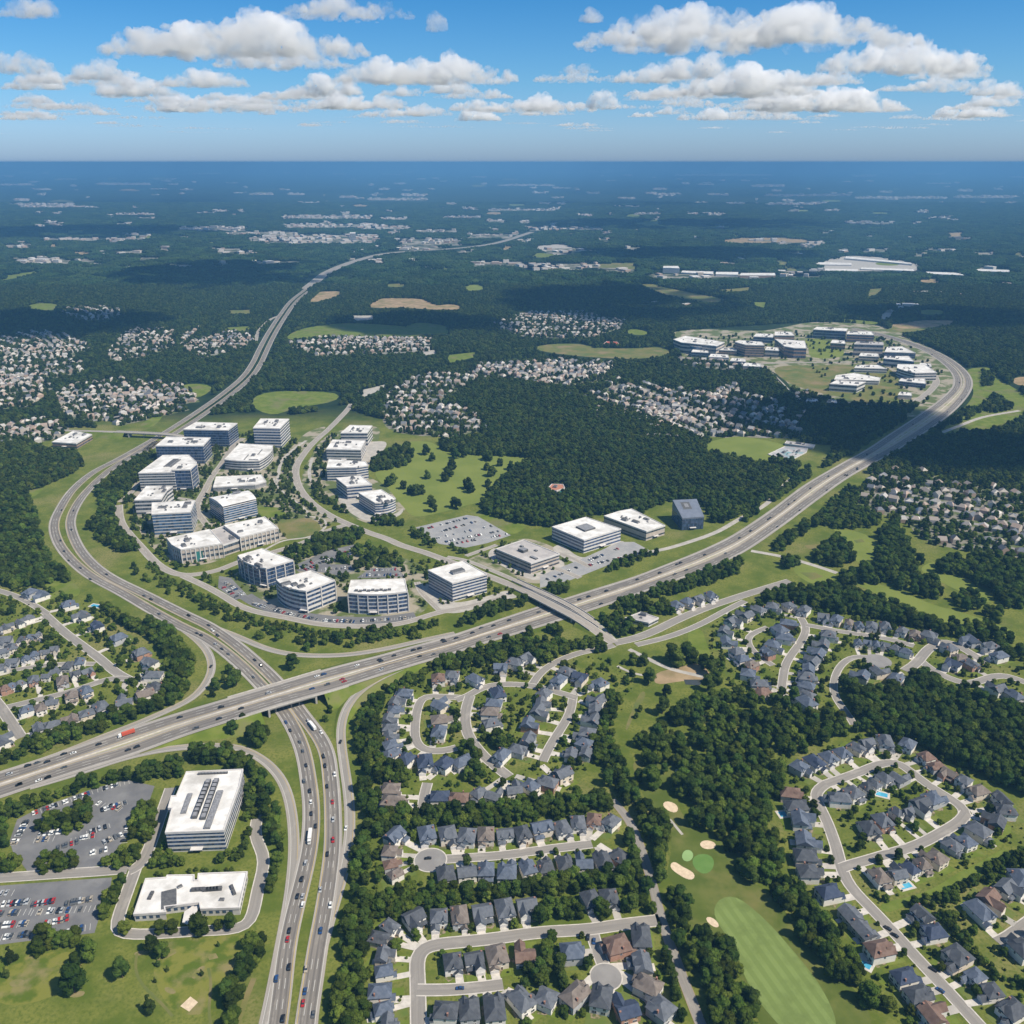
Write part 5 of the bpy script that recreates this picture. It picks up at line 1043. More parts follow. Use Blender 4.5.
for i, (desc, order, p, rc, qx, qy) in enumerate(HOUSES):
    dd = np.linalg.norm(road_pts[:, :2] - HP[i], axis=1) - road_pts[:, 2] / 2; j = int(np.argmin(dd))
    to = road_pts[j, :2] - HP[i]; ang = math.atan2(to[1], to[0]) + math.pi / 2     # local -y looks at the street
    nn_ = np.sort(np.linalg.norm(HP - HP[i], axis=1))[1]
    pr_i = rnd.choice([0, 1, 1, 1, 3, 3, 2, 4, 4]); pr = HPROTO[pr_i]
    sc = max(0.64, min(1.0, nn_ / 13.4)) * rnd.uniform(.95, 1.03); mir = rnd.choice((-1, 1))
    root = empty('house', (p.x, p.y, 0), ang); root.scale = (sc * rnd.uniform(.93, 1.04), sc * rnd.uniform(.94, 1.1), max(sc, .85) * rnd.uniform(.92, 1.1))
    wc = rnd.choices(['white', 'cream', 'pale grey', 'brick'], [6, 3, 1.5, 1.8 if rc in ('taupe', 'brown') else .4])[0]
    def part(nm, me, loc=(0, 0, 0), rz=0.0, mm=None, par=None):
        o = link(nm, me, par or root); o.location = loc; o.rotation_euler = (0, 0, rz)
        if mm: o.material_slots[0].link = 'OBJECT'; o.material_slots[0].material = mm
        return o
    o = part('wall', pr['wall'], mm=WALLS[wc]); o.scale = (mir, 1, 1)
    ro = part('roof', pr['roof'], mm=ROOFS[rc]); ro.scale = (mir, 1, 1)
    if rnd.random() < .6: part('chimney', CHIM, (mir * pr['ch'][0], pr['ch'][1], pr['ch'][2]), par=ro).scale = (mir, 1, 1)
    part('garage_door', GAR, (mir * pr['g'][0], pr['g'][1], 0)); part('front_door', DOOR, (mir * pr['dr'][0], pr['dr'][1], 0))
    for (wm, loc, rz) in pr['wins']: part('window', wm, (mir * loc[0], loc[1], loc[2]), rz * mir)
    if rnd.random() < .5: part('patio', PATIO, (mir * 1.5, pr['yb'] + (2.6 if pr_i == 3 else 0), 0))
    k_, nn2, o2 = rank[i]
    pos = ordn(k_) + (' from the left' if o2 == 'l' else ' from the top')
    tag(root, f"{rc.replace(' ', '-')} roofed {wc.replace(' ', '-')} house, {pos} {desc}", 'house', GRP)
    occ_disc(p.x, p.y, 8.2 * sc + 1.0)
    # its drive, yard and a lawn
    ca, sa = math.cos(ang), math.sin(ang)
    def wv(x, y, z): return (p.x + ca*x - sa*y, p.y + sa*x + ca*y, z)
    gx_ = mir * pr['g'][0] * sc; gy_ = pr['g'][1] * sc; L = max(2.0, dd[j] + gy_ + .6)
    if L < 45:
        tag(new_obj('driveway', [wv(gx_-2.6*sc, gy_-L, .125+.0004*i), wv(gx_+2.6*sc, gy_-L, .125+.0004*i), wv(gx_+2.6*sc, gy_+.2, .125+.0004*i), wv(gx_-2.6*sc, gy_+.2, .125+.0004*i)], [(0, 1, 2, 3)], M_PALE if rnd.random() < .75 else M_CONC), kind='structure')
    yw = min(nn_ / 2, 8.5) - .2
    fl_ = min(max(dd[j], 4), 14)
    x0, x1 = -yw, yw
    tag(new_obj('yard_lawn', [wv(x0, -fl_ + .9, .02 + .0003*i), wv(x1, -fl_ + .9, .02 + .0003*i), wv(x1, pr['yb']*sc + rnd.uniform(3, 8), .02 + .0003*i), wv(x0, pr['yb']*sc + rnd.uniform(3, 8), .02 + .0003*i)], [(0, 1, 2, 3)], rnd.choice(FRONT_LAWNS + [M_LAWN])), kind='structure')
    v = []; a0 = rnd.random() * 6
    for q in range(12):
        t = q / 12 * 2 * math.pi; r_ = (1 + .25 * math.sin(3*t + a0)); v.append(wv(math.cos(t) * (pr['w']/2+1.2) * sc * r_, (math.sin(t) * (pr['d']/2+2.6) - .6) * sc * r_, .115 + .00003*i))
    tag(new_obj('yard_bed', v, [tuple(range(12))], M_MULCH), kind='structure')
# pools
M_POOL = mat('pool_water', (0.06, 0.30, 0.46), (0.09, 0.38, 0.55), 0.3, 0.08, spec=0.5)
for (x, y, a, wd, ln, lab) in ((96,606,-.3,5,11,'bright blue pool behind the outer row of the left estate'), (863.6,964,-.7,4,8,'blue pool beside the brown roofed house near the fairway'), (905.6,886,.3,4,8,'blue pool with pale terrace below the taupe roofed row'), (881.7,794.6,-.4,4.5,8,'pale blue pool between the two rows inside the loop'), (784.6,814,.2,5,8,'turquoise pool left of the column by the golf grove'), (378,791.5,.1,3.5,6,'small blue pool beside the taupe house near the ramp')):
    p = P(x, y); root = empty('swimming_pool', p, a); mb = MB(); mb.box(-ln/2-1.6, -wd/2-1.6, 0, ln/2+1.6, wd/2+1.6, .2); mb.obj('pool_deck', M_PALE, root)
    mb = MB(); mb.box(-ln/2, -wd/2, .2, ln/2, wd/2, .26); mb.obj('pool_basin', M_POOL, root); tag(root, lab, 'pool', 'garden pools'); occ_disc(p.x, p.y, 7)
# ------------------------------------------------------------------ cars and lorries
def car_proto(kind):
    body, glass = MB(), MB()
    L, Wd = (4.7, 1.86) if kind == 0 else (4.9, 1.95)
    h = .78 if kind == 0 else .95; rf = 1.44 if kind == 0 else 1.78
    prof = [(-L/2, .35), (-L/2+.12, h-.06), (-L/2+1.15, h+.06), (L/2-.9, h+.1), (L/2-.05, h), (L/2, .4)]
    n = len(prof)
    for (x0, z0), (x1, z1) in zip(prof[:-1], prof[1:]): body.quad((x0, -Wd/2, z0), (x1, -Wd/2, z1), (x1, Wd/2, z1), (x0, Wd/2, z0))
    for s_ in (-1, 1):
        q = [(x, s_*Wd/2, z) for x, z in prof]; body.quad(*(q if s_ > 0 else q[::-1]))
    body.quad(*[(x, y, .33) for x, y in ((-L/2, -Wd/2), (-L/2, Wd/2), (L/2, Wd/2), (L/2, -Wd/2))])
    a = [(-L/2+1.2, h+.05), (-L/2+1.95, rf), (L/2-1.35 if kind == 0 else L/2-.6, rf), (L/2-.55 if kind == 0 else L/2-.1, h+.1)]; iw = Wd/2 - .12; tw = Wd/2 - .32
    wid = [iw, tw, tw, iw]
    for k_ in range(3):
        (x0, z0), (x1, z1) = a[k_], a[k_+1]; (body if k_ == 1 else glass).quad((x0, -wid[k_], z0), (x1, -wid[k_+1], z1), (x1, wid[k_+1], z1), (x0, wid[k_], z0))
    for s_ in (-1, 1):
        q = [(a[k_][0], s_*wid[k_], a[k_][1]) for k_ in range(4)]; glass.quad(*(q if s_ > 0 else q[::-1]))
    wh = MB(); wh_v = [(.34*math.cos(t*math.pi/5), .34*math.sin(t*math.pi/5)) for t in range(10)]
    for k_ in range(10):
        p0, p1 = wh_v[k_], wh_v[(k_+1) % 10]; wh.quad((p0[0], -.11, p0[1]), (p1[0], -.11, p1[1]), (p1[0], .11, p1[1]), (p0[0], .11, p0[1]))
    wh.quad(*[(q[0], -.11, q[1]) for q in wh_v]); wh.quad(*[(q[0], .11, q[1]) for q in wh_v[::-1]])
    return dict(body=body.mesh('body', [PAINT['white']]), glass=glass.mesh('windscreen', [M_WIN]), wheel=wh.mesh('wheel', [M_TYRE]), L=L, W=Wd)
PAINT = {n_: mat('paint_' + n_, c_, rough=0.3, spec=0.5) for n_, c_ in (('white', (0.72, 0.72, 0.7)), ('silver', (0.38, 0.39, 0.4)), ('black', (0.012, 0.012, 0.015)), ('grey', (0.1, 0.105, 0.11)), ('blue', (0.02, 0.06, 0.17)), ('red', (0.36, 0.02, 0.02)), ('beige', (0.38, 0.33, 0.26)))}
M_TYRE = mat('tyre', (0.015, 0.015, 0.015), rough=0.9)
CARS = [car_proto(0), car_proto(1)]
def car(p, ang, colour, label, group, z=0.0, wheels=True, kind=0):
    c = CARS[kind]; root = empty('car', (p[0], p[1], z), ang)
    b = link('body', c['body'], root); b.material_slots[0].link = 'OBJECT'; b.material_slots[0].material = PAINT[colour]; link('windscreen', c['glass'], root)
    if wheels:
        for x in (-1.4, 1.4):
            for y in (-1, 1): w_ = link('wheel', c['wheel'], root); w_.location = (x, y * (c['W']/2 - .12), .34)
    tag(root, label, 'car', group); return root
M_TRAILER = mat('trailer_skin', (0.7, 0.69, 0.67), rough=0.5); 
def lorry(p, ang, z, label, box=None, cab='white'):
    root = empty('lorry', (p[0], p[1], z), ang); root.scale = (.74, .9, .85)
    mb = MB(); mb.box(-1.5, -1.28, 1.1, 12.0, 1.28, 4.0); mb.obj('trailer', box or M_TRAILER, root)
    mb = MB(); mb.box(-4.8, -1.2, .5, -2.1, 1.2, 3.3); mb.box(-5.6, -1.1, .5, -4.8, 1.1, 1.8); mb.obj('cab', PAINT[cab], root)
    mb = MB(); mb.quad((-4.85, -1.05, 1.9), (-4.85, -1.05, 3.0), (-4.85, 1.05, 3.0), (-4.85, 1.05, 1.9)); mb.obj('windscreen', M_WIN, root)
    for x in (-4.6, -2.4, -1.2, 9.4, 10.8):
        for y in (-1, 1): w_ = link('wheel', CARS[0]['wheel'], root); w_.location = (x, y * 1.1, .5); w_.scale = (1.45, 1.6, 1.45)
    tag(root, label, 'lorry', 'lorries on the highways')
def near_on(line, px, py):
    pr_ = np.array([proj(q)[:2] for q in line]); i = int(np.argmin(np.linalg.norm(pr_ - np.array((px, py)), axis=1))); return i
rc_ = random.Random(11)
def traffic(line, spots, zoff, flip, desc, order):
    """spots = photograph points of the cars on one carriageway"""
    d, nrm, s = frame(line)
    sp_ = sorted(spots, key=lambda q: q[0] if order == 'l' else -q[1])
    for k_, q in enumerate(sp_):
        i = near_on(line, q[0], q[1]); z = line[i, 2]; p = P(q[0], q[1], z)
        off = float(np.dot(np.array((p.x, p.y)) - line[i, :2], nrm[i])); off = max(-4.6, min(4.6, round((off) / 3.2) * 3.2))
        a = math.atan2(d[i,1], d[i,0]) + (math.pi if flip else 0); c_ = (line[i,0] + nrm[i,0]*off, line[i,1] + nrm[i,1]*off)
        col = q[2] if len(q) > 2 else rc_.choice(['black', 'black', 'grey', 'white', 'silver', 'blue', 'black', 'grey'])
        car(c_, a, col, f"{col} car, {ordn(k_+1)} {'from left' if order == 'l' else 'up from bottom'} {desc}", 'cars driving on the highways', z + zoff + .03, kind=rc_.choice((0, 1)), wheels=z < 99 and p.y < 900)
T7 = (220, 680, 2.975)
traffic(L_nsl, Zm(T7, [(180,1005,'black'),(200,858,'black'),(176,890,'blue'),(214,740,'black'),(208,768,'red'),(241,604,'black'),(229,634,'black'),(243,690,'white'),(256,548,'silver'),(280,445,'black'),(267,408,'black'),(268,325,'black'),(254,254,'black'),(246,217,'grey'),(233,183,'grey'),(214,152,'black'),(193,127,'blue'),(277,370,'white'),(250,655,'silver'),(248,298,'grey')]), .30, True, 'on the left carriageway below the bridge', 'b')
traffic(L_nsr, Zm(T7, [(254,945,'red'),(260,918,'blue'),(283,1000,'grey'),(306,758,'blue'),(328,680,'white'),(325,520,'black'),(336,482,'red'),(332,425,'silver'),(334,373,'red'),(322,313,'black'),(338,290,'white'),(309,255,'black'),(310,230,'black'),(297,160,'white'),(262,118,'silver'),(280,620,'silver'),(246,865,'beige')]), .30, False, 'on the right carriageway below the bridge', 'b')
traffic(L_nsl, Zm(A2, [(212,463,'black'),(88,380,'black'),(105,385,'black'),(370,600,'grey'),(245,485,'grey'),(180,440,'silver')]) + Zm(K4, [(315,662,'black'),(277,636,'black'),(253,594,'black'),(237,554,'black'),(240,437,'black'),(360,715,'black'),(625,850,'grey')]), .30, True, 'on the outer carriageway of the left highway bend', 'l')
traffic(L_nsr, Zm(A2, [(378,505,'black'),(415,548,'black'),(200,405,'black'),(175,368,'white'),(150,345,'black'),(50,292,'black')]) + Zm(K4, [(290,440,'black'),(287,512,'black'),(417,688,'black'),(575,780,'grey'),(600,795,'black'),(740,850,'black'),(840,910,'grey')]), .30, False, 'on the inner carriageway of the left highway bend', 'l')
traffic(L_ewu, Zm(A2, [(440,685,'silver'),(465,678,'white'),(235,757,'black'),(8,812,'black'),(720,590,'blue'),(695,605,'white'),(905,548,'white'),(1020,520,'black')]) + Zm(D1, [(65,155,'silver'),(130,128,'black'),(150,120,'black'),(165,115,'grey'),(240,102,'black'),(330,66,'white'),(462,28,'black'),(300,72,'black')]), .36, True, 'on the far carriageway left of the bridge', 'l')
traffic(L_ewl, Zm(A2, [(328,755,'black'),(190,817,'black'),(670,663,'blue'),(745,640,'grey'),(835,608,'red'),(835,628,'red'),(65,872,'grey')]) + Zm(D1, [(75,220,'blue'),(90,215,'black'),(190,185,'white'),(215,178,'silver'),(235,172,'black'),(295,135,'grey'),(630,38,'black'),(610,42,'black')]), .36, False, 'on the near carriageway left of the bridge', 'l')
traffic(L_ewu, Zm(A3, [(145,140,'black'),(238,115,'black'),(345,80,'black'),(405,67,'black'),(560,15,'black'),(590,5,'black')]) + Zm(D3, [(270,972,'black'),(372,950,'black'),(450,918,'black'),(595,877,'black'),(688,846,'black'),(298,962,'grey'),(515,885,'grey'),(890,790,'grey')]) + Zm(D4, [(340,627,'black'),(490,570,'black'),(607,532,'black'),(700,490,'black'),(718,483,'black'),(832,445,'black'),(205,665,'black'),(240,655,'black'),(1015,350,'black')]), .36, True, 'on the far carriageway right of the bridge', 'l')
traffic(L_ewl, Zm(A3, [(160,195,'silver'),(410,120,'black'),(505,100,'grey')]) + Zm(D3, [(632,932,'red'),(555,950,'grey')]) + Zm(D4, [(296,690,'black'),(705,530,'grey'),(760,515,'grey'),(968,420,'grey')]), .36, False, 'on the near carriageway right of the bridge', 'l')
traffic(L_ewu, Zm(D5, [(36,330,'black'),(95,293,'black'),(105,288,'black'),(170,240,'black'),(195,228,'black'),(250,190,'black'),(313,133,'black'),(455,57,'grey')]) + Zm(H3, [(350,664,'black'),(545,545,'black'),(745,355,'black'),(635,235,'black')]), .36, True, 'on the inner carriageway of the right highway bend', 'l')
traffic(L_ewl, Zm(D5, [(130,320,'black'),(215,265,'black'),(310,195,'black'),(380,130,'black'),(420,107,'black'),(500,50,'grey')]) + Zm(H3, [(265,757,'black'),(310,727,'black'),(755,432,'black'),(700,480,'black')]), .36, False, 'on the outer carriageway of the right highway bend', 'l')
for (x, y, L_, zz, fl, lab, bx_) in ((313,842,L_nsl,.3,True,'white box lorry on the left lower carriageway beside the merging ramp',None), (125,739.5,L_ewu,.36,True,'red and white lorry on the crossing highway above the car park',mat('red_trailer',(0.5,0.09,0.05))), (311,726,L_nsr,.3,False,'pale lorry just below the wide bridge on the right lower carriageway',None)):
    i = near_on(L_, x, y); d, nrm, s = frame(L_); z = L_[i,2]; lorry((L_[i,0], L_[i,1]), math.atan2(d[i,1], d[i,0]) + (0 if fl else math.pi), z + zz + .03, lab, bx_)
for (x, y, dsc, rmp) in ((340.5,742.5,'on the ramp right of the lower carriageways',0), (346,829,'lower on the ramp right of the lower carriageways',0), (211,667,'on the loop ramp beside the left estate',0)):
    car(P(x, y), 1.5, 'black' if y < 800 else 'white', ('black' if y < 800 else 'white') + ' car ' + dsc, 'cars driving on the highways', .26)
# parked cars: rows given by two photograph points
def stall_lines(p0, p1, n):
    a, b_ = np.array(P(*p0)), np.array(P(*p1)); u = (b_ - a) / np.linalg.norm(b_ - a); v = np.array((-u[1], u[0], 0)); n2 = max(2, int(np.linalg.norm(b_ - a) / 2.75)); mb = MB()
    for i in range(n2 + 1):
        c = a + (b_ - a) * i / n2; mb.quad(*[tuple(c + u*du*.13 + v*dv*2.6 + np.array((0, 0, .165))) for du, dv in ((-1, -1), (1, -1), (1, 1), (-1, 1))])
    tag(mb.obj('parking_marking', M_PAINT), kind='structure')
PCOL = ['white', 'silver', 'black', 'grey', 'blue', 'red', 'white', 'silver', 'grey', 'beige']
MASS = []
def park_row(p0, p1, n, fill, desc, across=True, wheels=True):
    stall_lines(p0, p1, n)
    a, b_ = P(*p0), P(*p1); ang = math.atan2(b_.y - a.y, b_.x - a.x) + (math.pi/2 if across else 0); k_ = 0
    for i in range(n):
        if rc_.random() > fill: continue
        t = (i + .5) / n; k_ += 1; col = rc_.choice(PCOL)
        c_ = a.lerp(b_, t)
        if not wheels: MASS.append((c_.x, c_.y, ang + rc_.choice((0, math.pi)), rc_.choice((0, 1)), col)); continue
        car((c_.x, c_.y), ang + rc_.choice((0, math.pi)) + rc_.uniform(-.03, .03), col, f"{col} car, {ordn(k_)} from left {desc}", 'parked cars', .12, kind=rc_.choice((0, 1)), wheels=wheels)
U = 'in the upper car park, '
for q in (((150,345),(430,245),22,.8,U+'row under its top edge'), ((62,490),(125,375),10,.8,U+'row at its left end'), ((180,442),(300,428),10,.7,U+'row below the tree island'), ((405,435),(510,400),8,.75,U+'row right of the tree island'),
          ((455,235),(600,195),12,.5,U+'row at the top right corner'), ((450,295),(560,325),6,.6,U+'row under the top right corner'), ((265,505),(365,475),8,.8,U+'row above the street'), ((420,530),(500,512),7,.5,U+'row at the lower right'), ((575,480),(610,380),6,.4,U+'row along the right tree strip')):
    a, b_ = Zm(D1, [q[0], q[1]]); park_row(a, b_, q[2], q[3], q[4])
U = 'in the lower car park, '
for q in (((-20,718),(60,712),7,.7,U+'top row at its left end'), ((0,770),(135,755),11,.65,U+'second row at the left'), ((150,768),(255,750),9,.8,U+'second row in the middle'), ((305,765),(430,740),10,.8,U+'second row at the right'),
          ((-10,868),(130,855),11,.65,U+'third row at the left'), ((210,860),(320,830),9,.75,U+'third row in the middle'), ((-20,925),(140,905),12,.55,U+'bottom row')):
    a, b_ = Zm(D1, [q[0], q[1]]); park_row(a, b_, q[2], q[3], q[4])
for k_, q in enumerate((((165,250),(440,180)), ((200,285),(500,200)), ((230,312),(590,232)), ((270,338),(650,262)), ((310,352),(690,285)))):
    a, b_ = Zm(D3, [q[0], q[1]]); park_row(a, b_, 24, .55, f'in the {ordn(k_+1)} row of the pale car park by the woods', wheels=False)
for q in (((170,545),(330,592),22,.6,'in the left part of the strip below the office crescent'), ((345,596),(500,625),20,.6,'in the middle part of the strip below the office crescent'), ((520,632),(690,638),20,.55,'in the right middle of the strip below the office crescent'), ((720,635),(980,618),30,.55,'in the right part of the strip below the office crescent')):
    a, b_ = Zm(D6, [q[0], q[1]]); park_row((a[0], a[1]-2.6), (b_[0], b_[1]-2.6), q[2], q[3], q[4], wheels=False)
for q in (((240,470),(420,395),18,.5,'in the lot before the wide square office'), ((250,490),(540,420),26,.45,'in the lot beside the long stone walled building'), ((20,570),(190,500),14,.5,'in the lot below the grey roofed office')):
    a, b_ = Zm(D4, [q[0], q[1]]); park_row(a, b_, q[2], q[3], q[4], wheels=False)
for (x, y, col, a_, dsc) in ((460,989,'blue',.05,'on the lowest side street'), (466,856,'black',.1,'in the street right of the turning circle'), (539.5,853,'black',.2,'farther along the turning circle street'), (588,938,'black',1.4,'at the head of the short lowest street'), (594,942,'blue',1.4,'in the short lowest street'), (633,983,'grey',.3,'on the drive right of the lowest turning circle'), (887.5,929,'black',-.8,'on the diagonal street, upper'), (894.5,936,'black',-.8,'on the diagonal street beside the first'), (933,970,'black',-.8,'halfway down the diagonal street'), (940,991,'blue',-.8,'low on the diagonal street'), (428,859,'black',.1,'in the middle of the turning circle')):
    car(P(x, y), a_, col, f'{col} car parked {dsc}', 'cars parked on the estate streets', .24)

for q in (((150,805),(440,785),20,.5), ((-10,812),(140,800),11,.6), ((330,470),(440,445),8,.7), ((160,470),(250,460),7,.6), ((470,330),(590,290),9,.5), ((480,480),(570,440),7,.5), ((280,905),(420,870),9,.4)):
    a, b_ = Zm(D1, [q[0], q[1]]); park_row(a, b_, q[2], q[3], '', wheels=False)
for q in (((395,352),(555,292),12,.7), ((430,362),(690,248),18,.65), ((520,360),(690,345),12,.7), ((580,320),(680,270),8,.6), ((770,362),(905,357),10,.7), ((730,388),(940,384),14,.7), ((15,415),(125,490),9,.6), ((5,440),(90,500),8,.5)):
    a, b_ = Zm(D6, [q[0], q[1]]); park_row(a, b_, q[2], q[3], '', wheels=False)
mv, mf, mm_ = [], [], []; cols = list(PAINT)
for (x_, y_, a_, kd_, col_) in MASS:
    for nm_ in ('body', 'glass'):
        me_ = CARS[kd_][nm_]; n0 = len(mv); ca, sa = math.cos(a_), math.sin(a_)
        mv += [(x_ + ca*v.co.x - sa*v.co.y, y_ + sa*v.co.x + ca*v.co.y, .12 + v.co.z) for v in me_.vertices]; mf += [tuple(n0 + i for i in p_.vertices) for p_ in me_.polygons]
        mm_ += [cols.index(col_) if nm_ == 'body' else len(cols)] * len(me_.polygons)
tag(new_obj('distant_parked_cars', mv, mf, [PAINT[c_] for c_ in cols] + [M_WIN], None, mm_), kind='stuff')

# ------------------------------------------------------------------ trees
def crown_mesh(name, seed, shape, leaves, material, leaf=0.85, conical=False):
    r_ = random.Random(seed); rn = np.random.RandomState(seed)
    lobes = []
    w, h = shape
    for k_ in range(16):
        t = r_.random(); a = r_.random() * 6.283
        z = 0.22 + 0.78 * t; prof_ = (math.sin(math.pi * min(1, (0.16 + 0.80 * t))) ** 0.6) if not conical else (1.05 - t)
        rr = w / 2 * prof_ * r_.uniform(.35, .78); R_ = w * r_.uniform(.17, .27) * (1 if not conical else (1.15 - .7*t))
        lobes.append((rr*math.cos(a), rr*math.sin(a), z*h - R_*.45, R_))
    lobes.append((0, 0, h*.5, w*.3))
    V, F = [], []
    # dark solid cores, then leaf sprays over them
    for (x, y, z, R_) in lobes:
        bm = bmesh.new(); bmesh.ops.create_icosphere(bm, subdivisions=2, radius=R_*.86); n0 = len(V)
        for v in bm.verts: q = noise.noise(v.co * (1.3 / R_) + Vector((x, y, z))) * .3; V.append((x + v.co.x*(1+q), y + v.co.y*(1+q), z + v.co.z*(.85+q)))
        F += [tuple(n0 + v.index for v in f.verts) for f in bm.faces]; bm.free()
    tot = sum(l[3]**2 for l in lobes)
    for (x, y, z, R_) in lobes:
        for q in range(int(leaves * R_*R_ / tot)):
            d = rn.normal(size=3); d /= np.linalg.norm(d); 
            if d[2] < -.55: d[2] *= -1
            rad = R_ * rn.uniform(.82, 1.1); p_ = np.array((x, y, z)) + d * rad * np.array((1, 1, .88))
            nrm_ = d + rn.normal(size=3) * .45; nrm_ /= np.linalg.norm(nrm_); a = np.cross(nrm_, rn.normal(size=3)); a /= np.linalg.norm(a); b_ = np.cross(nrm_, a)
            s_ = leaf * rn.uniform(.6, 1.25); n0 = len(V)
            V += [tuple(p_ - a*s_*.5), tuple(p_ + b_*s_*.38), tuple(p_ + a*s_*.5), tuple(p_ - b_*s_*.38)]; F.append((n0, n0+1, n0+2, n0+3))
    me = bpy.data.meshes.new(name); me.from_pydata(V, [], F); me.materials.append(material); me.update()
    return me
def trunk_mesh(h, r0):
    mb = MB(); 
    def limb(p, q, a, b_, n_=6):
        p, q = np.array(p, float), np.array(q, float); d = (q-p)/np.linalg.norm(q-p); u = np.cross(d, (.3, .9, .1)); u /= np.linalg.norm(u); v = np.cross(d, u)
        for i in range(n_):
            t0, t1 = 2*math.pi*i/n_, 2*math.pi*(i+1)/n_
            mb.quad(*[tuple(c + rr*(math.cos(t)*u + math.sin(t)*v)) for c, rr, t in ((p, a, t0), (p, a, t1), (q, b_, t1), (q, b_, t0))])
    limb((0,0,0), (.1,.1,h*.5), r0, r0*.6)
    for k_ in range(5):
        a = k_*1.26; limb((.1,.1,h*(.25+.05*k_)), (math.cos(a)*h*.2, math.sin(a)*h*.2, h*(.5+.06*k_)), r0*.4, r0*.1)
    return mb.mesh('trunk', [mat('bark', (0.10, 0.075, 0.055), (0.07, 0.055, 0.04), 2.0, 0.95, 'object')])
LF1 = leaf_mat('leaves_mid', (0.046, 0.076, 0.012), (0.084, 0.118, 0.02)); LF2 = leaf_mat('leaves_dark', (0.032, 0.058, 0.012), (0.062, 0.094, 0.019)); LF3 = leaf_mat('leaves_light', (0.075, 0.112, 0.016), (0.115, 0.15, 0.027))
LF4 = leaf_mat('needles', (0.034, 0.055, 0.014), (0.06, 0.085, 0.02)); LFF = [leaf_mat('woods_mid', (0.04, 0.06, 0.012), (0.074, 0.10, 0.019)), leaf_mat('woods_dark', (0.026, 0.046, 0.012), (0.05, 0.075, 0.017)), leaf_mat('woods_light', (0.065, 0.09, 0.015), (0.105, 0.125, 0.024))]; LFD1 = leaf_mat('distant_leaves', (0.018, 0.036, 0.011), (0.034, 0.06, 0.017), .05); LFD2 = leaf_mat('distant_leaves_mid', (0.024, 0.045, 0.013), (0.042, 0.07, 0.02), .05)
TREES = [('broad dark green tree', crown_mesh('crown', 1, (10.5, 11.5), 1500, LF1), trunk_mesh(11, .38)), ('rounded deep green tree', crown_mesh('crown', 2, (9.5, 12.5), 1500, LF2), trunk_mesh(12, .36)),
         ('bright green leafy tree', crown_mesh('crown', 3, (9.0, 10.0), 1400, LF3), trunk_mesh(10, .3)), ('narrow conical dark tree', crown_mesh('crown', 4, (7.0, 13.5), 1300, LF4, .7, True), trunk_mesh(12, .3)),
         ('loose mid green tree', crown_mesh('crown', 5, (11.0, 10.0), 1500, LF1), trunk_mesh(10, .36))]
KD = ['broad green', 'deep green', 'bright leafy', 'conical dark', 'loose green']
TP = []        # x, y, scale, kind, area index
AREAS = []     # description of each planted area, its photograph outline
def plant(desc, px, sp=7.0, keep=1.0, smin=.75, smax=1.2, kinds=(0, 1, 1, 4, 0, 2), occ=True, T=I, seed=None):
    sp = sp * .86; poly = wpoly(Zm(T, px), 4.5 * (smin + smax) / 2); xs_ = [p[0] for p in poly]; ys_ = [p[1] for p in poly]; rn = np.random.RandomState(seed or (abs(int(xs_[0]*13 + ys_[0]*7)) % 100000 + len(AREAS)))
    gx_, gy_ = np.meshgrid(np.arange(min(xs_), max(xs_) + sp, sp), np.arange(min(ys_), max(ys_) + sp, sp)); gx_ = gx_.ravel().astype(float); gy_ = gy_.ravel().astype(float)
    gx_ += rn.uniform(-.42, .42, len(gx_)) * sp; gy_ += rn.uniform(-.42, .42, len(gy_)) * sp
    ok = in_poly(gx_, gy_, poly) & (rn.random_sample(len(gx_)) < keep)
    if occ: ok &= ~occ_at(gx_, gy_)
    AREAS.append(desc); a = len(AREAS) - 1
    for x, y in zip(gx_[ok], gy_[ok]): TP.append((x, y, .86 * rn.uniform(smin, smax), kinds[rn.randint(len(kinds))], a))
def single(desc, pts, T=I, s=(1.0, 1.3), kinds=(0, 1, 4)):
    rn = random.Random(len(TP)); AREAS.append(desc); a = len(AREAS) - 1
    for q in Zm(T, pts): p = P(q[0], q[1]); TP.append((p.x, p.y, q[2] if len(q) > 2 else rn.uniform(*s), q[3] if len(q) > 3 else rn.choice(kinds), a))
plant('in the long belt above the turning circle street', [(376,812),(395,806),(420,809),(470,806),(520,800),(560,796),(600,790),(614,798),(612,806),(560,813),(520,819),(470,825),(430,824),(400,828),(372,832)], 6.6)
plant('in the long belt below the turning circle street', [(345,897),(400,888),(450,886),(500,886),(520,880),(560,874),(600,872),(640,868),(648,890),(610,886),(560,889),(510,893),(450,903),(410,908),(380,917),(345,925)], 6.6)
plant('on the rim between the ramp and the middle estate', [(356,712),(370,700),(398,684),(426,668),(445,657),(480,653),(500,648),(560,644),(600,636),(608,650),(575,652),(545,662),(525,650),(500,659),(470,665),(430,668),(412,684),(390,692),(376,712),(380,745),(384,770),(378,778),(364,768),(358,742)], 6.6)
plant('on the bank right of the merging ramp', [(362,775),(378,785),(376,812),(374,835),(368,850),(366,880),(352,895),(342,905),(350,870),(356,840),(360,810)], 6.6)
plant('in the thick belt left of the lower left column', [(338,912),(360,905),(372,912),(368,930),(366,960),(362,990),(364,1030),(322,1030),(326,990),(330,950)], 6.8)
plant('behind the corner by the small blue pool', [(386,762),(402,766),(414,776),(410,784),(388,782)], 6.5)
plant('in the clump between the loop street and the branch', [(458,748),(472,742),(482,756),(482,772),(470,778),(462,770)], 6.5)
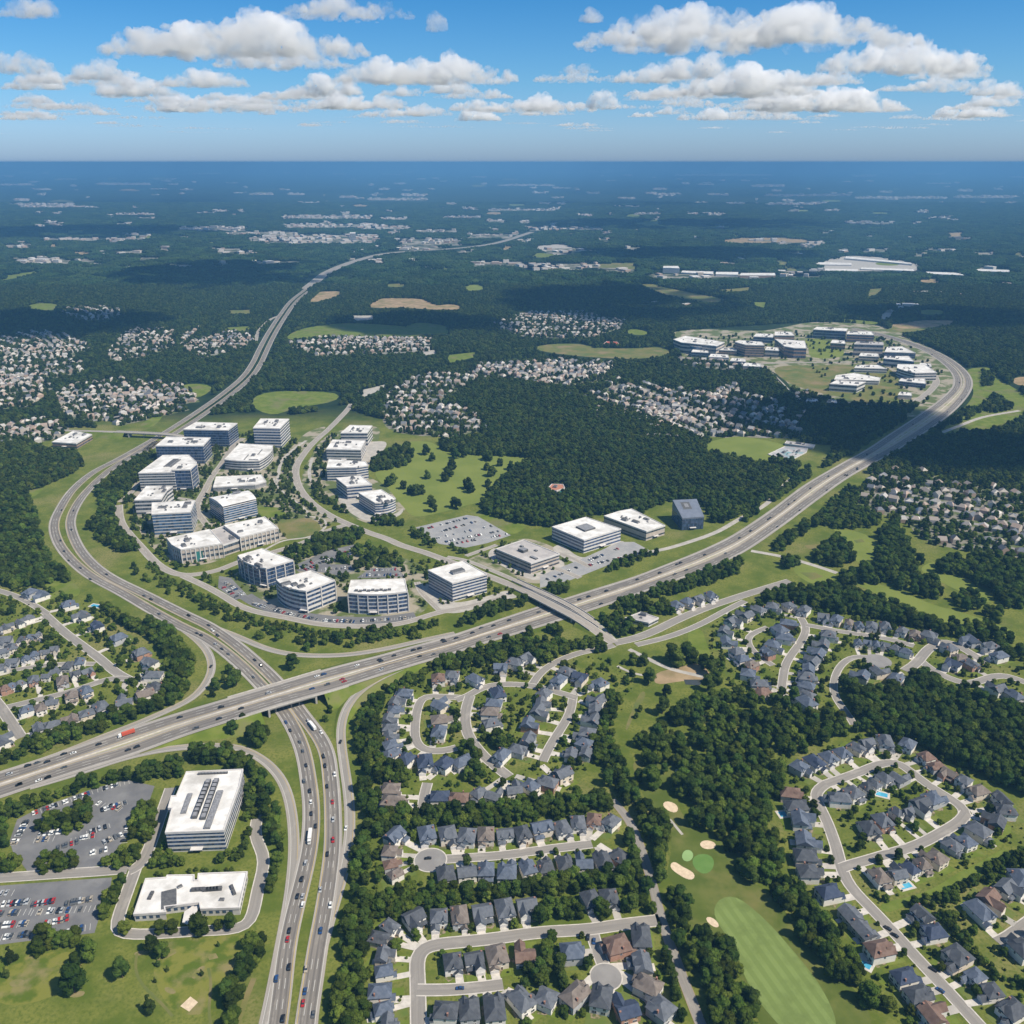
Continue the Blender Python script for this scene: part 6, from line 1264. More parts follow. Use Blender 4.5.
plant('in the copse behind the loop column', [(486,735),(500,730),(512,738),(506,752),(492,752)], 7); plant('inside the small loop street', [(420,735),(435,742),(455,740),(460,728),(456,705),(452,705),(452,728),(425,728)], 5.2, 1, .4, .7)
plant('over the lowest long street, left clump', Zm(A8, [(235,60),(370,50),(500,50),(520,160),(400,225),(240,200)]), 6.8); plant('over the lowest long street, right clump', Zm(A8, [(570,100),(660,80),(720,60),(830,30),(930,60),(930,160),(780,180),(600,190)]), 6.8)
plant('below the lowest long street in the middle', Zm(A8, [(225,330),(290,290),(330,340),(380,480),(400,540),(260,540),(160,500),(160,440),(230,420)]), 7)
plant('in the avenue of trees along the service road', [(640,806),(652,800),(668,815),(666,845),(660,866),(664,888),(688,888),(692,912),(684,934),(698,934),(728,940),(742,962),(736,982),(756,1000),(762,1030),(708,1030),(698,990),(678,942),(666,916),(658,892),(650,858)], 7.2, 1, .85, 1.3)
plant('at the top of the service road', [(596,745),(616,742),(622,770),(640,790),(648,806),(634,812),(616,790),(600,770)], 7); plant('along the left of the service road', [(600,700),(614,690),(622,700),(606,730),(598,760),(590,752)], 6)
plant('left of the service road by the lowest circle', [(656,925),(662,930),(680,985),(690,1024),(682,1024),(668,975)], 5, 1, .55, .8, (3, 1, 1))
plant('in the hedge right of the lower rows', [(622,822),(630,835),(640,862),(646,885),(636,880),(630,850)], 6)
plant('in the grove between the golf hole and the loop', [(672,783),(685,768),(700,764),(745,762),(785,768),(782,785),(765,800),(767,827),(775,845),(778,862),(770,881),(749,884),(739,868),(734,853),(726,837),(703,827),(688,824),(698,809),(703,799),(677,796)], 8.0, 1, .9, 1.4)
plant('in the big grove left of the dark wood', [(636,735),(660,725),(690,698),(740,688),(800,694),(835,706),(850,730),(820,742),(800,752),(785,770),(745,768),(690,768),(660,770),(645,760)], 8.2, .68, .8, 1.35)
plant('in the belt along the right side of the fairway', Zm(B5, [(70,300),(100,200),(90,90),(180,160),(300,280),(420,420),(520,560),(590,680),(570,770),(430,750),(370,640),(240,500),(160,340)]), 7, 1, .85, 1.25)
plant('behind the gardens right of the fairway', Zm(B5, [(590,720),(690,820),(780,930),(830,970),(800,990),(740,940),(640,830)]), 6, 1, .7, 1)
plant('on the golf bank behind the lower right column', Zm(B7, [(650,250),(690,300),(720,420),(776,560),(740,560),(690,470),(650,380)]), 7.5, .8)
plant('in the dark wood right of the middle', [(842,678),(862,690),(885,688),(905,676),(925,672),(945,688),(975,698),(1010,706),(1060,704),(1060,800),(1000,780),(975,766),(950,756),(925,742),(905,734),(872,732),(856,726),(846,705)], 7.4, 1, .9, 1.4, (1, 1, 0, 1))
plant('in the wood behind the rear fairway row', [(755,597),(785,589),(830,586),(870,595),(900,608),(930,618),(955,630),(940,632),(905,622),(880,617),(840,611),(810,600),(780,600)], 7.6, 1, .85, 1.3, (1, 1, 0))
plant('between the fairway and the right edge houses', Zm(B2, [(480,150),(540,200),(620,170),(760,200),(900,230),(1024,330),(1040,420),(900,400),(840,330),(700,260),(600,260)]), 9, .7, .85, 1.3)
for k_, q in enumerate(([(260,420),(300,380),(350,340),(400,380),(415,430),(350,450),(290,445)], [(150,430),(190,410),(210,440),(170,460)], [(500,330),(560,280),(600,340),(620,420),(560,470),(490,440)], [(440,450),(520,440),(545,490),(500,515),(420,500)], [(545,400),(640,410),(660,450),(620,480),(560,460)], [(610,500),(660,480),(740,540),(700,565),(620,550)], [(770,560),(840,545),(880,590),(840,620),(780,590)], [(700,440),(780,425),(820,450),(800,480),(720,470)], [(820,410),(1030,430),(1030,600),(960,590),(880,530),(800,480)], [(880,610),(930,600),(940,640),(900,645)], [(545,490),(600,490),(600,530),(560,530)], [(350,490),(400,470),(420,520),(370,520)])):
    plant('on the far golf course, ' + ['left clump', 'small clump by the path', 'tall clump before the houses', 'middle clump', 'clump right of the middle', 'round clump by the fairway', 'clump near the rough', 'clump under the white houses', 'wood at the right edge', 'low clump', 'tiny clump', 'clump at the green'][k_], q, 8, 1, .85, 1.3, (1, 1, 0), T=D5)
plant('in the wood between the right highway and golf', Zm(D5, [(80,400),(200,310),(260,290),(330,220),(405,160),(440,180),(410,240),(500,260),(515,300),(420,310),(330,310),(280,300),(230,340),(150,390)]), 8, .9)
plant('in the shaded wood at the right edge', Zm(D5, [(480,120),(560,60),(640,0),(800,-30),(1060,-40),(1060,180),(860,150),(760,120),(690,115),(640,85)]), 8)
plant('in the left wood above the estate', Zm(K4, [(-40,140),(100,150),(200,195),(300,200),(330,250),(270,290),(180,330),(100,350),(140,430),(170,560),(200,620),(290,700),(160,720),(60,730),(-40,640)]), 7.8, .95)
plant('on the bank between the highway and left estate', Zm(A1, [(405,140),(460,180),(600,255),(700,310),(860,310),(960,440),(990,520),(960,650),(880,730),(780,770),(640,810),(480,870),(300,910),(140,965),(130,930),(300,860),(480,820),(640,750),(800,690),(860,620),(820,480),(790,400),(680,350),(590,290),(460,200)]), 6.8)
plant('on the verge below the left estate', Zm(A1, [(-40,1010),(200,950),(400,880),(410,915),(200,985),(-40,1040)]), 6.5, .9, .6, .95); plant('at the upper left of the left estate', Zm(A1, [(-20,60),(120,10),(280,30),(300,90),(200,100),(100,130),(-20,120)]), 7)
plant('between the highway bend and the blue slabs', Zm(K4, [(370,330),(450,270),(600,195),(612,240),(540,320),(490,400),(465,480),(440,570),(395,560),(350,500),(395,440),(385,370)]), 7.5); plant('beside the campus ring road', Zm(K4, [(450,500),(520,520),(560,580),(470,590),(440,570)]), 7)
plant('on the slope inside the highway bend', Zm(K4, [(520,640),(640,720),(760,800),(900,880),(980,930),(900,900),(760,850),(620,760),(540,700)]), 11, .55, .5, .95); plant('inside the bend, lower tree line', Zm(K4, [(600,690),(700,720),(780,780),(960,860),(960,890),(760,800)]), 8, .7, .5, .9)
plant('on the bank below the office crescent', Zm(D6, [(120,640),(230,640),(300,650),(400,675),(560,675),(700,655),(1024,630),(1040,690),(760,715),(700,740),(620,735),(480,770),(380,730),(300,750),(200,690)]), 9, .7, .6, 1.05); plant('round the office crescent', Zm(D6, [(30,380),(90,380),(200,500),(280,500),(340,560),(450,610),(600,620),(980,600),(1000,580),(960,590),(640,600),(470,590),(300,560),(250,480),(180,470),(90,430)]), 6, .6, .35, .6, (2, 0, 4))
plant('in the grove behind the office crescent', Zm(D6, [(330,240),(450,225),(480,190),(600,160),(740,145),(700,215),(600,240),(470,270),(340,300)]), 7.5); plant('in the grove before the avenue junction', Zm(D6, [(610,290),(720,230),(740,195),(900,265),(930,320),(830,325),(740,300),(745,370),(690,395),(640,390),(610,310)]), 8.5, .5)
plant('along the highway below the square office', Zm(D3, [(350,860),(430,800),(560,725),(680,690),(830,690),(850,740),(700,780),(560,820),(380,880)]), 7.6, .9); plant('on the verge right of the avenue bridge', Zm(D3, [(420,985),(520,960),(640,970),(840,890),(1024,830),(1040,1000),(900,1060),(560,1060)]), 8, .75)
plant('in the belt right of the highway by the avenue', Zm(D4, [(365,690),(450,610),(600,580),(780,535),(950,465),(1030,435),(1040,500),(900,560),(800,600),(600,640),(420,700)]), 7); plant('behind the clubhouse by the avenue', Zm(B8, [(60,400),(250,330),(400,300),(460,340),(350,420),(180,480),(80,460)]), 8, .8)
plant('on the bank before the glass offices', Zm(D4, [(310,510),(400,460),(480,430),(600,400),(610,425),(500,470),(340,520)]), 7.5, .9, .6, 1); plant('in the clump left of the avenue bridge', Zm(D4, [(20,610),(80,580),(160,570),(160,620),(60,630)]), 7, .9, .6, 1)
plant('in the belt above the car park', Zm(D1, [(-40,310),(100,285),(300,222),(420,175),(640,140),(838,80),(838,150),(640,178),(420,210),(300,250),(150,300),(40,360),(25,500),(-40,530)]), 6.4); plant('on the tree island of the car park', Zm(D1, [(155,395),(230,350),(330,305),(400,270),(425,290),(415,350),(385,415),(300,415),(155,415)]), 6.2, 1, .65, .95, occ=False)
plant('at the car park edge by the street', Zm(D1, [(165,560),(200,520),(350,520),(350,590),(180,600)]), 6, .8, .7, 1, (2, 2, 0), occ=False); plant('in the strip right of the car park', Zm(D1, [(600,340),(700,275),(725,330),(690,450),(610,455)]), 6, 1, .7, 1.1, (2, 2, 0), occ=False); plant('in the strip at the lower right of the car park', Zm(D1, [(480,570),(560,510),(645,470),(650,520),(580,585)]), 5.8, 1, .6, .9, (0, 2), occ=False)
plant('between the lower car park and the drive', Zm(D1, [(520,660),(560,620),(600,620),(590,680),(560,740),(525,820),(460,820),(470,770)]), 6, 1, .65, 1, (2, 0, 1)); plant('along the foot of the lower car park', Zm(D1, [(140,930),(200,880),(380,870),(390,910),(450,890),(465,925),(400,950),(240,975),(140,970)]), 6.4, 1, .75, 1.15, occ=False); plant('at the left edge by the car park entrance', Zm(D1, [(-40,520),(60,510),(115,540),(110,590),(-40,620)]), 6, 1, .7, 1, (2, 0))
plant('in the arc between the large office and loop ramp', Zm(D2, [(300,80),(380,25),(500,25),(600,85),(690,200),(740,330),(765,480),(730,590),(700,680),(690,760),(650,800),(625,790),(690,600),(700,480),(665,350),(650,215),(570,130),(420,100)]), 6.4, 1, .75, 1.15); plant('beside the right flank of the large office', Zm(D2, [(580,235),(640,210),(635,360),(585,360)]), 6, 1, .6, .95, occ=False)
plant('in front of the large office, right', Zm(D2, [(450,530),(530,490),(600,400),(605,490),(570,550),(470,570)]), 6, 1, .55, .85, (0, 1, 2), occ=False); plant('in front of the large office, left', Zm(D2, [(145,540),(200,425),(215,520),(290,530),(290,575),(150,580)]), 6, 1, .55, .85, (0, 2), occ=False); plant('in the hedge between the two white roofed offices', Zm(D2, [(110,635),(200,610),(540,588),(540,608),(210,628),(120,645)]), 4.2, 1, .28, .4, (2, 0), occ=False)
single('in front of the low white office', [(28,895,.9,2),(190,892,.75,0),(248,890,.75,0),(375,895,1.25,0),(460,880,.7,2),(515,880,.85,1),(60,820,.6,2)], T=D2)
plant('in the belt between the meadow and ramp', [(250,938),(262,932),(262,955),(252,985),(238,1018),(220,1030),(222,1000),(240,962)], 6.4)
single('standing in the meadow', [(295,245,1.5,1),(300,140,.75,1),(483,188,1.05,1),(590,320,1.0,3),(45,130,1.0,3),(25,183,.6,3),(600,85,.9,1),(622,140,.45,3),(660,160,.35,3),(640,100,.9,0),(350,110,1.1,0),(860,65,.35,3),(795,180,.4,3),(610,205,.3,3)], T=H4)
single('standing in the junction below the bridge', [(272,890,1.0,1),(325,835,.75,1),(370,935,1.2,1),(410,945,1.3,0),(435,915,1.0,1),(400,900,1.1,1)], T=A2); single('in the junction left of the bridge', [(255,580,.85,0),(290,640,1.2,1),(225,625,.8,3),(185,665,.95,1),(165,700,.85,3),(265,655,1.0,1)], T=A2)
single('in the junction above the bridge', [(578,560,1.25,1),(760,735,.5,0),(765,780,.6,0),(745,825,.55,0)], T=A2)
single('standing alone on the golf rough', [(205,100,1.55,0),(345,140,1.3,1),(320,120,1.1,0),(362,255,1.1,1),(150,85,.9,1),(295,20,.9,0)], T=B7)
single('standing alone beside the fairway end', [(625,905,1.25,0),(750,945,.6,3)], T=B5)
single('in the meadow below the avenue', [(390,800,.9,1),(370,890,1.2,1),(300,735,1.3,1),(450,640,1.5,0),(490,620,1.5,1),(410,620,1.4,1),(525,625,1.3,0),(270,640,1.1,0),(215,635,1.0,0),(255,875,.5,0),(235,910,.45,0),(440,940,1.4,0),(490,920,1.4,1),(580,660,1.2,1),(620,690,1.2,1),(600,770,1.2,1),(640,740,1.2,0)], T=B8)
single('standing in the park meadow', [(265,310),(335,320),(350,300),(360,275),(435,365),(425,350),(290,440),(280,410),(385,430),(370,425),(505,340),(520,300),(595,275),(500,275),(510,240),(490,235),(220,375),(200,370),(240,370),(170,350),(110,340),(130,330),(380,230),(370,215),(410,225),(285,240),(260,215),(200,225),(160,225),(130,240),(180,200),(550,260),(655,225),(530,205),(550,210)], T=K6, s=(1.0, 1.5), kinds=(0, 1, 1))
plant('around the pale car park', Zm(D3, [(90,240),(130,260),(240,350),(200,360),(120,320),(60,240)]), 7, .8, .6, 1); plant('below the pale car park', Zm(D3, [(300,350),(420,375),(500,380),(400,400),(320,380)]), 6, .8, .5, .8); plant('along the avenue before the offices', Zm(D8, [(380,560),(430,580),(480,620),(620,690),(620,720),(470,650),(390,600)]), 6.5, .9, .5, .9)
plant('behind the avenue office row', Zm(D8, [(770,400),(830,340),(1024,260),(1024,400),(880,430),(790,450)]), 8, .9); plant('by the nearest avenue office', Zm(D8, [(760,760),(880,740),(1000,760),(980,800),(760,790)]), 7.5, .8, .6, 1)
plant('among the offices of the park', Zm(D7, [(560,220),(720,225),(640,340),(560,430),(500,540),(480,400),(520,300)]), 8, .5, .35, .7, (2, 0, 4)); plant('round the white offices inside the bend', Zm(D7, [(300,480),(520,500),(560,640),(520,760),(480,640),(300,570)]), 8, .5, .35, .7, (2, 0, 4)); plant('in the office garden by the path', Zm(D8, [(100,560),(180,440),(260,360),(330,260),(420,300),(280,420),(290,540),(420,700),(380,730),(200,640)]), 8, .55, .4, .8, (2, 0, 4, 0)); plant('on the avenue verge by the office row', Zm(D8, [(330,470),(380,380),(480,240),(560,200),(490,330),(480,480),(540,600),(640,700),(600,720),(440,610)]), 8, .5, .45, .9)
# gardens of the estates: small trees between the houses
GARD = [('middle estate gardens', [(376,690),(440,668),(520,650),(600,655),(640,665),(620,720),(600,760),(560,800),(600,850),(640,870),(655,920),(690,1024),(365,1024),(370,900),(372,760)], 9.5, .42), ('right oval gardens', [(700,650),(715,620),(755,600),(810,600),(880,618),(950,636),(1030,650),(1030,700),(950,690),(900,690),(850,690),(800,712),(740,700)], 9.5, .42),
        ('lower right gardens', [(785,780),(810,752),(880,730),(920,738),(1000,790),(1030,830),(1030,1024),(900,1024),(850,950),(800,890),(782,840)], 9.5, .40), ('left estate gardens', [(-10,590),(50,585),(110,618),(160,660),(160,700),(40,745),(-20,760)], 9, .48)]
for ds, q, sp_, kp in GARD: plant('in the ' + ds, q, sp_ * .9, kp * 1.25, .3, .8, (0, 2, 1, 4, 0)); plant('in the ' + ds, q, 5.5, .36, .1, .24, (2, 0, 4), seed=77)
plant('in the hedge below the right loop', Zm(B6, [(400,285),(560,190),(700,115),(830,45),(950,-20),(960,60),(840,125),(600,225),(440,315)]), 5.2, .95, .5, .8)
plant('in the hedge behind the diagonal street', Zm(B6, [(380,300),(440,340),(600,490),(700,600),(840,760),(810,785),(660,625),(550,520),(410,370)]), 4.6, .9, .4, .65)
plant('inside the office bend', [(125,500),(150,470),(165,465),(230,470),(300,470),(300,500),(345,520),(300,535),(240,550),(180,570),(150,550),(130,525)], 7, .5, .35, .75, (0, 2, 4, 1)); plant('behind the white banded offices', [(190,440),(260,430),(300,440),(300,470),(230,470)], 7, .5, .35, .75, (0, 2, 4, 1))
plant('among the crescent offices', [(185,574),(240,603),(300,620),(420,614),(432,590),(420,560),(380,545),(330,545),(240,565)], 6.5, .3, .3, .7, (0, 2, 4, 1)); plant('by the square office near the bridges', [(420,560),(432,604),(500,597),(530,592),(500,572),(460,560)], 6, .5, .3, .6, (0, 2, 4)); plant('round the grey roofed office', [(470,548),(500,540),(560,556),(600,568),(560,582),(520,575)], 6, .5, .3, .6, (0, 2, 4))
plant('along the ring lane below the crescent', [(225,603),(255,617),(290,624),(320,630),(357,633),(400,631),(440,618),(440,623),(400,637),(357,639),(320,636),(288,631),(252,624),(220,608)], 5, .9, .3, .6, (2, 0, 4)); plant('along the near side of the campus ring road', [(150,560),(165,574),(185,583),(205,594),(225,604),(222,609),(200,600),(180,589),(160,580),(146,566)], 5.5, .8, .3, .6, (2, 0, 4))
plant('in the crescent lots', Zm(D6, [(380,345),(550,262),(700,228),(690,365),(520,368)]), 9, .3, .35, .6, (0, 2, 4), occ=False)
plant('in the far campus', [(690,352),(800,360),(850,402),(925,405),(947,375),(900,337),(820,331),(700,334),(680,345)], 10, .11, .5, .95); plant('on the far campus edge', [(780,385),(850,402),(920,402),(905,416),(870,412),(800,404)], 9, .85, .7, 1.1)
plant('on the green beyond the highway bend', Zm(H3, [(840,300),(900,300),(890,360),(845,360)]), 8, .8); plant('on the green right of the highway bend', Zm(H3, [(840,450),(900,400),(980,450),(960,480),(870,480)]), 8, .9); plant('along the green right of the bend', Zm(H3, [(690,500),(760,470),(840,450),(830,490),(740,540)]), 8, .8)
# the big woods of the middle distance
F1 = [(455,395),(480,378),(520,380),(570,388),(610,405),(660,420),(700,438),(705,450),(760,462),(790,468),(812,474),(782,498),(748,518),(716,522),(700,500),(668,498),(640,512),(600,512),(560,525),(520,520),(485,512),(482,500),(500,480),(515,465),(540,455),(470,452),(443,448),(440,440),(480,435),(487,425),(470,410)]
plant('in the big wood behind the offices', F1, 7.6, 1, .85, 1.3, (0, 1, 1, 4))
NEIGH = [Zm(E7, q) for q in ([(-40,250),(130,228),(250,212),(312,240),(290,290),(340,290),(332,332),(100,372),(-40,405)], [(220,430),(260,390),(420,358),(600,365),(740,388),(720,440),(560,500),(400,530),(250,500)], [(420,270),(480,190),(540,158),(690,158),(700,220),(600,262),(460,285)], [(-40,560),(130,518),(262,518),(200,562),(-40,592)], [(700,205),(790,150),(810,150),(720,215)], [(890,172),(1010,165),(1010,205),(900,200)])]
NEIGH += [Zm(E8, q) for q in ([(180,240),(370,224),(560,226),(765,236),(750,252),(350,266),(200,272)], [(560,512),(580,440),(700,378),(860,370),(1024,320),(1040,370),(900,392),(870,440),(790,470),(800,498),(900,505),(980,560),(960,605),(800,622),(600,602)])]
NEIGH += [Zm(H1, q) for q in ([(35,95),(200,52),(380,46),(570,85),(552,112),(440,148),(260,152),(170,145)], [(-10,250),(270,222),(330,240),(520,265),(420,312),(250,328),(120,312),(-10,292)], [(150,342),(300,340),(300,360),(150,360)], [(330,370),(440,390),(430,410),(350,390)], [(425,455),(480,405),(540,430),(640,440),(600,470),(500,480)], [(490,330),(560,302),(570,330),(510,350)], [(570,490),(650,400),(820,390),(830,410),(720,420),(690,450),(800,480),(720,515),(640,510)], [(850,390),(1024,330),(1030,360),(900,410)])]
NEIGH += [Zm(H2, q) for q in ([(300,590),(560,560),(650,530),(640,560),(560,630),(420,670),(300,640)], [(620,600),(760,590),(780,680),(640,690)], [(-10,510),(100,500),(180,540),(200,640),(-10,670)], [(300,690),(340,660),(440,690),(400,710)], [(240,520),(400,430),(480,415),(400,500),(260,530)], [(740,480),(800,470),(800,590),(760,600)], [(120,300),(330,310),(520,330),(480,360),(260,350),(150,330)])]
NEIGH += [Zm(D5, [(405,230),(430,180),(500,110),(640,90),(700,130),(870,150),(1060,190),(1060,420),(820,400),(660,360),(600,300),(520,270)])]
NEIGH += [[(580,396),(640,384),(700,392),(770,398),(800,425),(800,440),(740,436),(690,438),(640,428),(600,416)], [(505,368),(560,360),(612,362),(612,380),(560,386),(510,384)], [(0,424),(50,418),(70,424),(60,440),(0,446)], [(640,440),(660,432),(700,440),(690,446)], [(300,345),(360,338),(430,342),(430,352),(310,356)], [(100,395),(190,390),(200,402),(120,412)], [(-10,338),(40,331),(85,338),(90,352),(40,350),(-10,353)], [(180,345),(235,331),(250,345),(200,360)], [(90,412),(170,402),(190,410),(120,426)], [(60,310),(100,306),(130,312),(110,320),(70,320)], [(-10,372),(30,376),(55,388),(30,408),(-10,410)]]
TOWN = []
rt = random.Random(9)
for i in range(330):
    yy = 163 + 105 * rt.random() ** 1.6; xx = rt.uniform(-20, 1044); ww = rt.uniform(3, 34) * (.3 + .7 * rt.random()); hh_ = rt.uniform(.5, 1.6) * (1 + (yy - 163) / 50)
    TOWN.append([(xx, yy), (xx + ww, yy - hh_ * rt.uniform(-.3, .3)), (xx + ww * .9, yy + hh_), (xx + ww * .1, yy + hh_ * rt.uniform(.6, 1))])
for T_, rows in ((E3, [(60,260,190,14),(330,510,116,7),(0,110,118,6),(130,490,305,10),(0,100,330,12),(50,240,380,18),(380,500,350,12),(600,850,270,12),(760,1020,285,10),(860,1020,305,16),(730,840,345,16),(470,550,372,8),(850,930,150,7),(390,540,220,6),(30,180,515,14),(340,440,565,18),(130,190,578,10),(660,750,80,5),(420,520,290,6),(620,660,135,5),(540,640,605,10),(520,540,54,4)]),
  (E4, [(70,390,230,12),(80,410,260,14),(0,410,305,30),(340,515,265,14),(530,680,278,10),(470,690,315,22),(620,760,230,8),(370,570,168,8),(410,440,133,7),(270,330,160,7),(700,860,295,14),(730,900,390,16),(900,1010,400,22),(810,1000,120,6),(30,150,385,8),(770,1020,205,8),(460,620,335,12),(190,270,465,14),(980,1020,258,16)]),
  (E5, [(530,850,85,6),(790,900,122,7),(390,490,218,7),(30,290,270,10),(90,220,345,18),(0,230,400,22),(280,400,413,12),(440,870,432,16),(410,600,530,16),(840,1000,185,8),(500,640,572,12),(670,750,390,6),(300,320,220,8),(230,270,147,6),(920,1020,425,22)]),
  (E6, [(20,350,175,8),(370,720,185,8),(40,210,210,8),(100,150,237,6),(330,530,285,10),(650,770,392,9),(760,980,182,10),(240,310,235,7),(870,1000,525,14),(460,590,620,22),(580,800,560,14),(470,510,87,5),(80,250,480,22),(890,920,670,16),(0,90,138,6)])):
    for (x0, x1, y, th) in rows: TOWN.append(Zm(T_, [(x0, y - th/2), (x1, y - th/2), (x1, y + th/2), (x0, y + th/2)]))
BLOCK = [wpoly(q) for q in NEIGH]
CLEAR = BLOCK + [wpoly(q[1]) for q in FIELDS] + [wpoly(q) for q in ([(672,332),(700,329),(815,322),(880,326),(935,350),(955,375),(950,398),(915,418),(870,414),(800,402),(790,385),(770,370),(740,362),(700,364),(680,358)], Zm(H2, [(590,760),(690,715),(860,740),(960,750),(850,900),(770,860)]), Zm(K4, [(180,180),(210,110),(380,110),(560,140),(600,150),(420,250),(330,240),(300,190)]), Zm(K4, [(300,130),(860,-20),(880,20),(620,140),(500,180),(340,240)]) )]
CLEAR.append(wpoly([(150,470),(120,440),(160,428),(190,418),(240,412),(300,415),(345,405),(352,410),(400,425),(420,450),(420,520),(160,540)]))
ESTATE_OCC = []
# ------------------------------------------------------------------ far estates and towns
def attr_mat(name):
    m, nt, b = base_mat(name); at = N(nt, 'ShaderNodeAttribute', attribute_name='col'); nt.links.new(at.outputs['Color'], b.inputs['Base Color']); b.inputs['Roughness'].default_value = .8; MATS[name] = m; return m
M_FAR = attr_mat('far_house')
def far_houses(name, polys, sp_, big=False):
    V, F, COL = [], [], []; r_ = random.Random(3); spots = []
    SV, SF = [], []
    for qi, q in enumerate(polys if not big else []):
        # streets along the long way of the estate, houses on both sides
        pq = np.array([p[:2] for p in q]); c0 = pq.mean(0); _, _, vt = np.linalg.svd(pq - c0); u = vt[0] if abs(vt[0][0]) > .55 else vt[1]; v = np.array((-u[1], u[0])); ex = np.abs((pq - c0) @ u).max(); ev = np.abs((pq - c0) @ v).max()
        for k_, off in enumerate(np.arange(-ev + 14, ev, 62.0)):
            A_ = 22 if qi != len(polys) - 12 else 34; t = np.arange(-ex, ex, 8.0); wob = A_ * np.sin(t * .012 + k_ * 1.3) + off; xy = c0 + t[:, None] * u + wob[:, None] * v
            ins = in_poly(xy[:, 0], xy[:, 1], q) & ~occ_at(xy[:, 0], xy[:, 1])
            for i in range(len(t) - 1):
                if ins[i] and ins[i+1]:
                    d_ = xy[i+1] - xy[i]; d_ /= np.linalg.norm(d_); n_ = np.array((-d_[1], d_[0])) * 4.2; n0 = len(SV)
                    SV += [(*(xy[i] - n_), .14), (*(xy[i+1] - n_), .14), (*(xy[i+1] + n_), .14), (*(xy[i] + n_), .14)]; SF.append((n0, n0+1, n0+2, n0+3))
                    if k_ >= 0: ESTATE_OCC.append((xy[i][0], xy[i][1], 5.5))
            tt = -ex + 6
            while tt < ex:
                for sd in (-1, 1):
                    if r_.random() < (.14 if A_ < 30 else .22): continue
                    dn = sd * r_.uniform(13, 21); p_ = c0 + (tt + r_.uniform(-4, 4)) * u + (A_ * math.sin(tt * .012 + k_ * 1.3) + off + dn) * v
                    if in_poly(p_[:1], p_[1:2], q)[0] and not occ_at(p_[:1], p_[1:2])[0]: spots.append((p_[0], p_[1], math.atan2(u[1], u[0]) + math.atan(A_ * .012 * math.cos(tt * .012 + k_ * 1.3)) + (0 if r_.random() < .6 else 1.57) + r_.uniform(-.25, .25), 1.0)); ESTATE_OCC.append((p_[0], p_[1], 5.0))
                tt += r_.uniform(14.5, 19)
    if SF: tag(new_obj('street', SV, SF, M_STREETD), kind='structure')
    for q in (polys if big else []):
        xs_ = [p[0] for p in q]; ys_ = [p[1] for p in q]; s2 = sp_ if not big else sp_ * max(1, min(ys_) / 9000)
        for gx_ in np.arange(min(xs_), max(xs_), s2):
            for gy_ in np.arange(min(ys_), max(ys_) + .1, s2 * (1 if not big else 1.2)):
                x_, y_ = gx_ + r_.uniform(-.35, .35) * s2, gy_ + r_.uniform(-.35, .35) * s2
                if r_.random() > (.9 if not big else .42) or not in_poly(np.array([x_]), np.array([y_]), q)[0] or occ_at(np.array([x_]), np.array([y_]))[0]: continue
                spots.append((x_, y_, r_.choice((.2, 1.77)) + .5 * math.sin(x_ * .004) + r_.uniform(-.12, .12), s2))
    if 1:
        if 1:
            for (x_, y_, a, s2) in spots:
                w, d, h = (r_.uniform(8.5, 12), r_.uniform(9, 12.5), r_.uniform(4.5, 6)) if not big else (r_.uniform(14, 50) * s2 / sp_ , r_.uniform(12, 34) * s2 / sp_, r_.uniform(5, 13))
                rh = r_.uniform(3, 4) if not big else .5; n0 = len(V); c_, s_ = math.cos(a), math.sin(a); hp = r_.choice((1.0, .45, .4)) if not big else 1.0
                for (u, v, z) in ((-1,-1,0),(1,-1,0),(1,1,0),(-1,1,0),(-1,-1,h),(1,-1,h),(1,1,h),(-1,1,h),(0,-hp,h+rh),(0,hp,h+rh)): V.append((x_ + c_*u*w/2 - s_*v*d/2, y_ + s_*u*w/2 + c_*v*d/2, z))
                wc = r_.choice(((.5,.455,.4),(.44,.385,.325),(.54,.5,.455),(.38,.28,.225))); rc2 = r_.choice(((.14,.145,.16),(.2,.185,.175),(.1,.11,.13),(.27,.23,.2),(.38,.36,.34),(.3,.23,.19))) if not big else r_.choice(((.66,.63,.6),(.5,.48,.45),(.32,.3,.29),(.4,.32,.27)))
                for f, cc in (((0,1,5,4),wc),((1,2,6,5),wc),((2,3,7,6),wc),((3,0,4,7),wc),((4,5,8),wc),((6,7,9),wc),((5,6,9,8),rc2),((7,4,8,9),rc2)): F.append(tuple(n0 + i for i in f)); COL.append(cc)
    o = new_obj(name, V, F, M_FAR); at = o.data.attributes.new('col', 'FLOAT_COLOR', 'FACE'); at.data.foreach_set('color', [c for q in COL for c in (*q, 1)])
    tag(o, kind='stuff'); print(name, len(F) // 8); return o
far_houses('distant_houses', BLOCK, 18.5); far_houses('distant_town', [wpoly(q) for q in TOWN], 46, True)
for (x_, y_, r2_) in ESTATE_OCC: occ_disc(x_, y_, r2_)
M_NGROUND = mat('estate_ground', (0.20, 0.185, 0.15), (0.085, 0.11, 0.035), 0.05, 0.95, lo=.42, hi=.58); M_TGROUND = mat('town_ground', (0.26, 0.24, 0.20), (0.045, 0.06, 0.028), 0.012, 0.95, lo=.42, hi=.58)
for q in NEIGH: area('estate_ground', q, M_NGROUND, .06)
for q in TOWN: area('town_ground', q, M_TGROUND, .42, False)

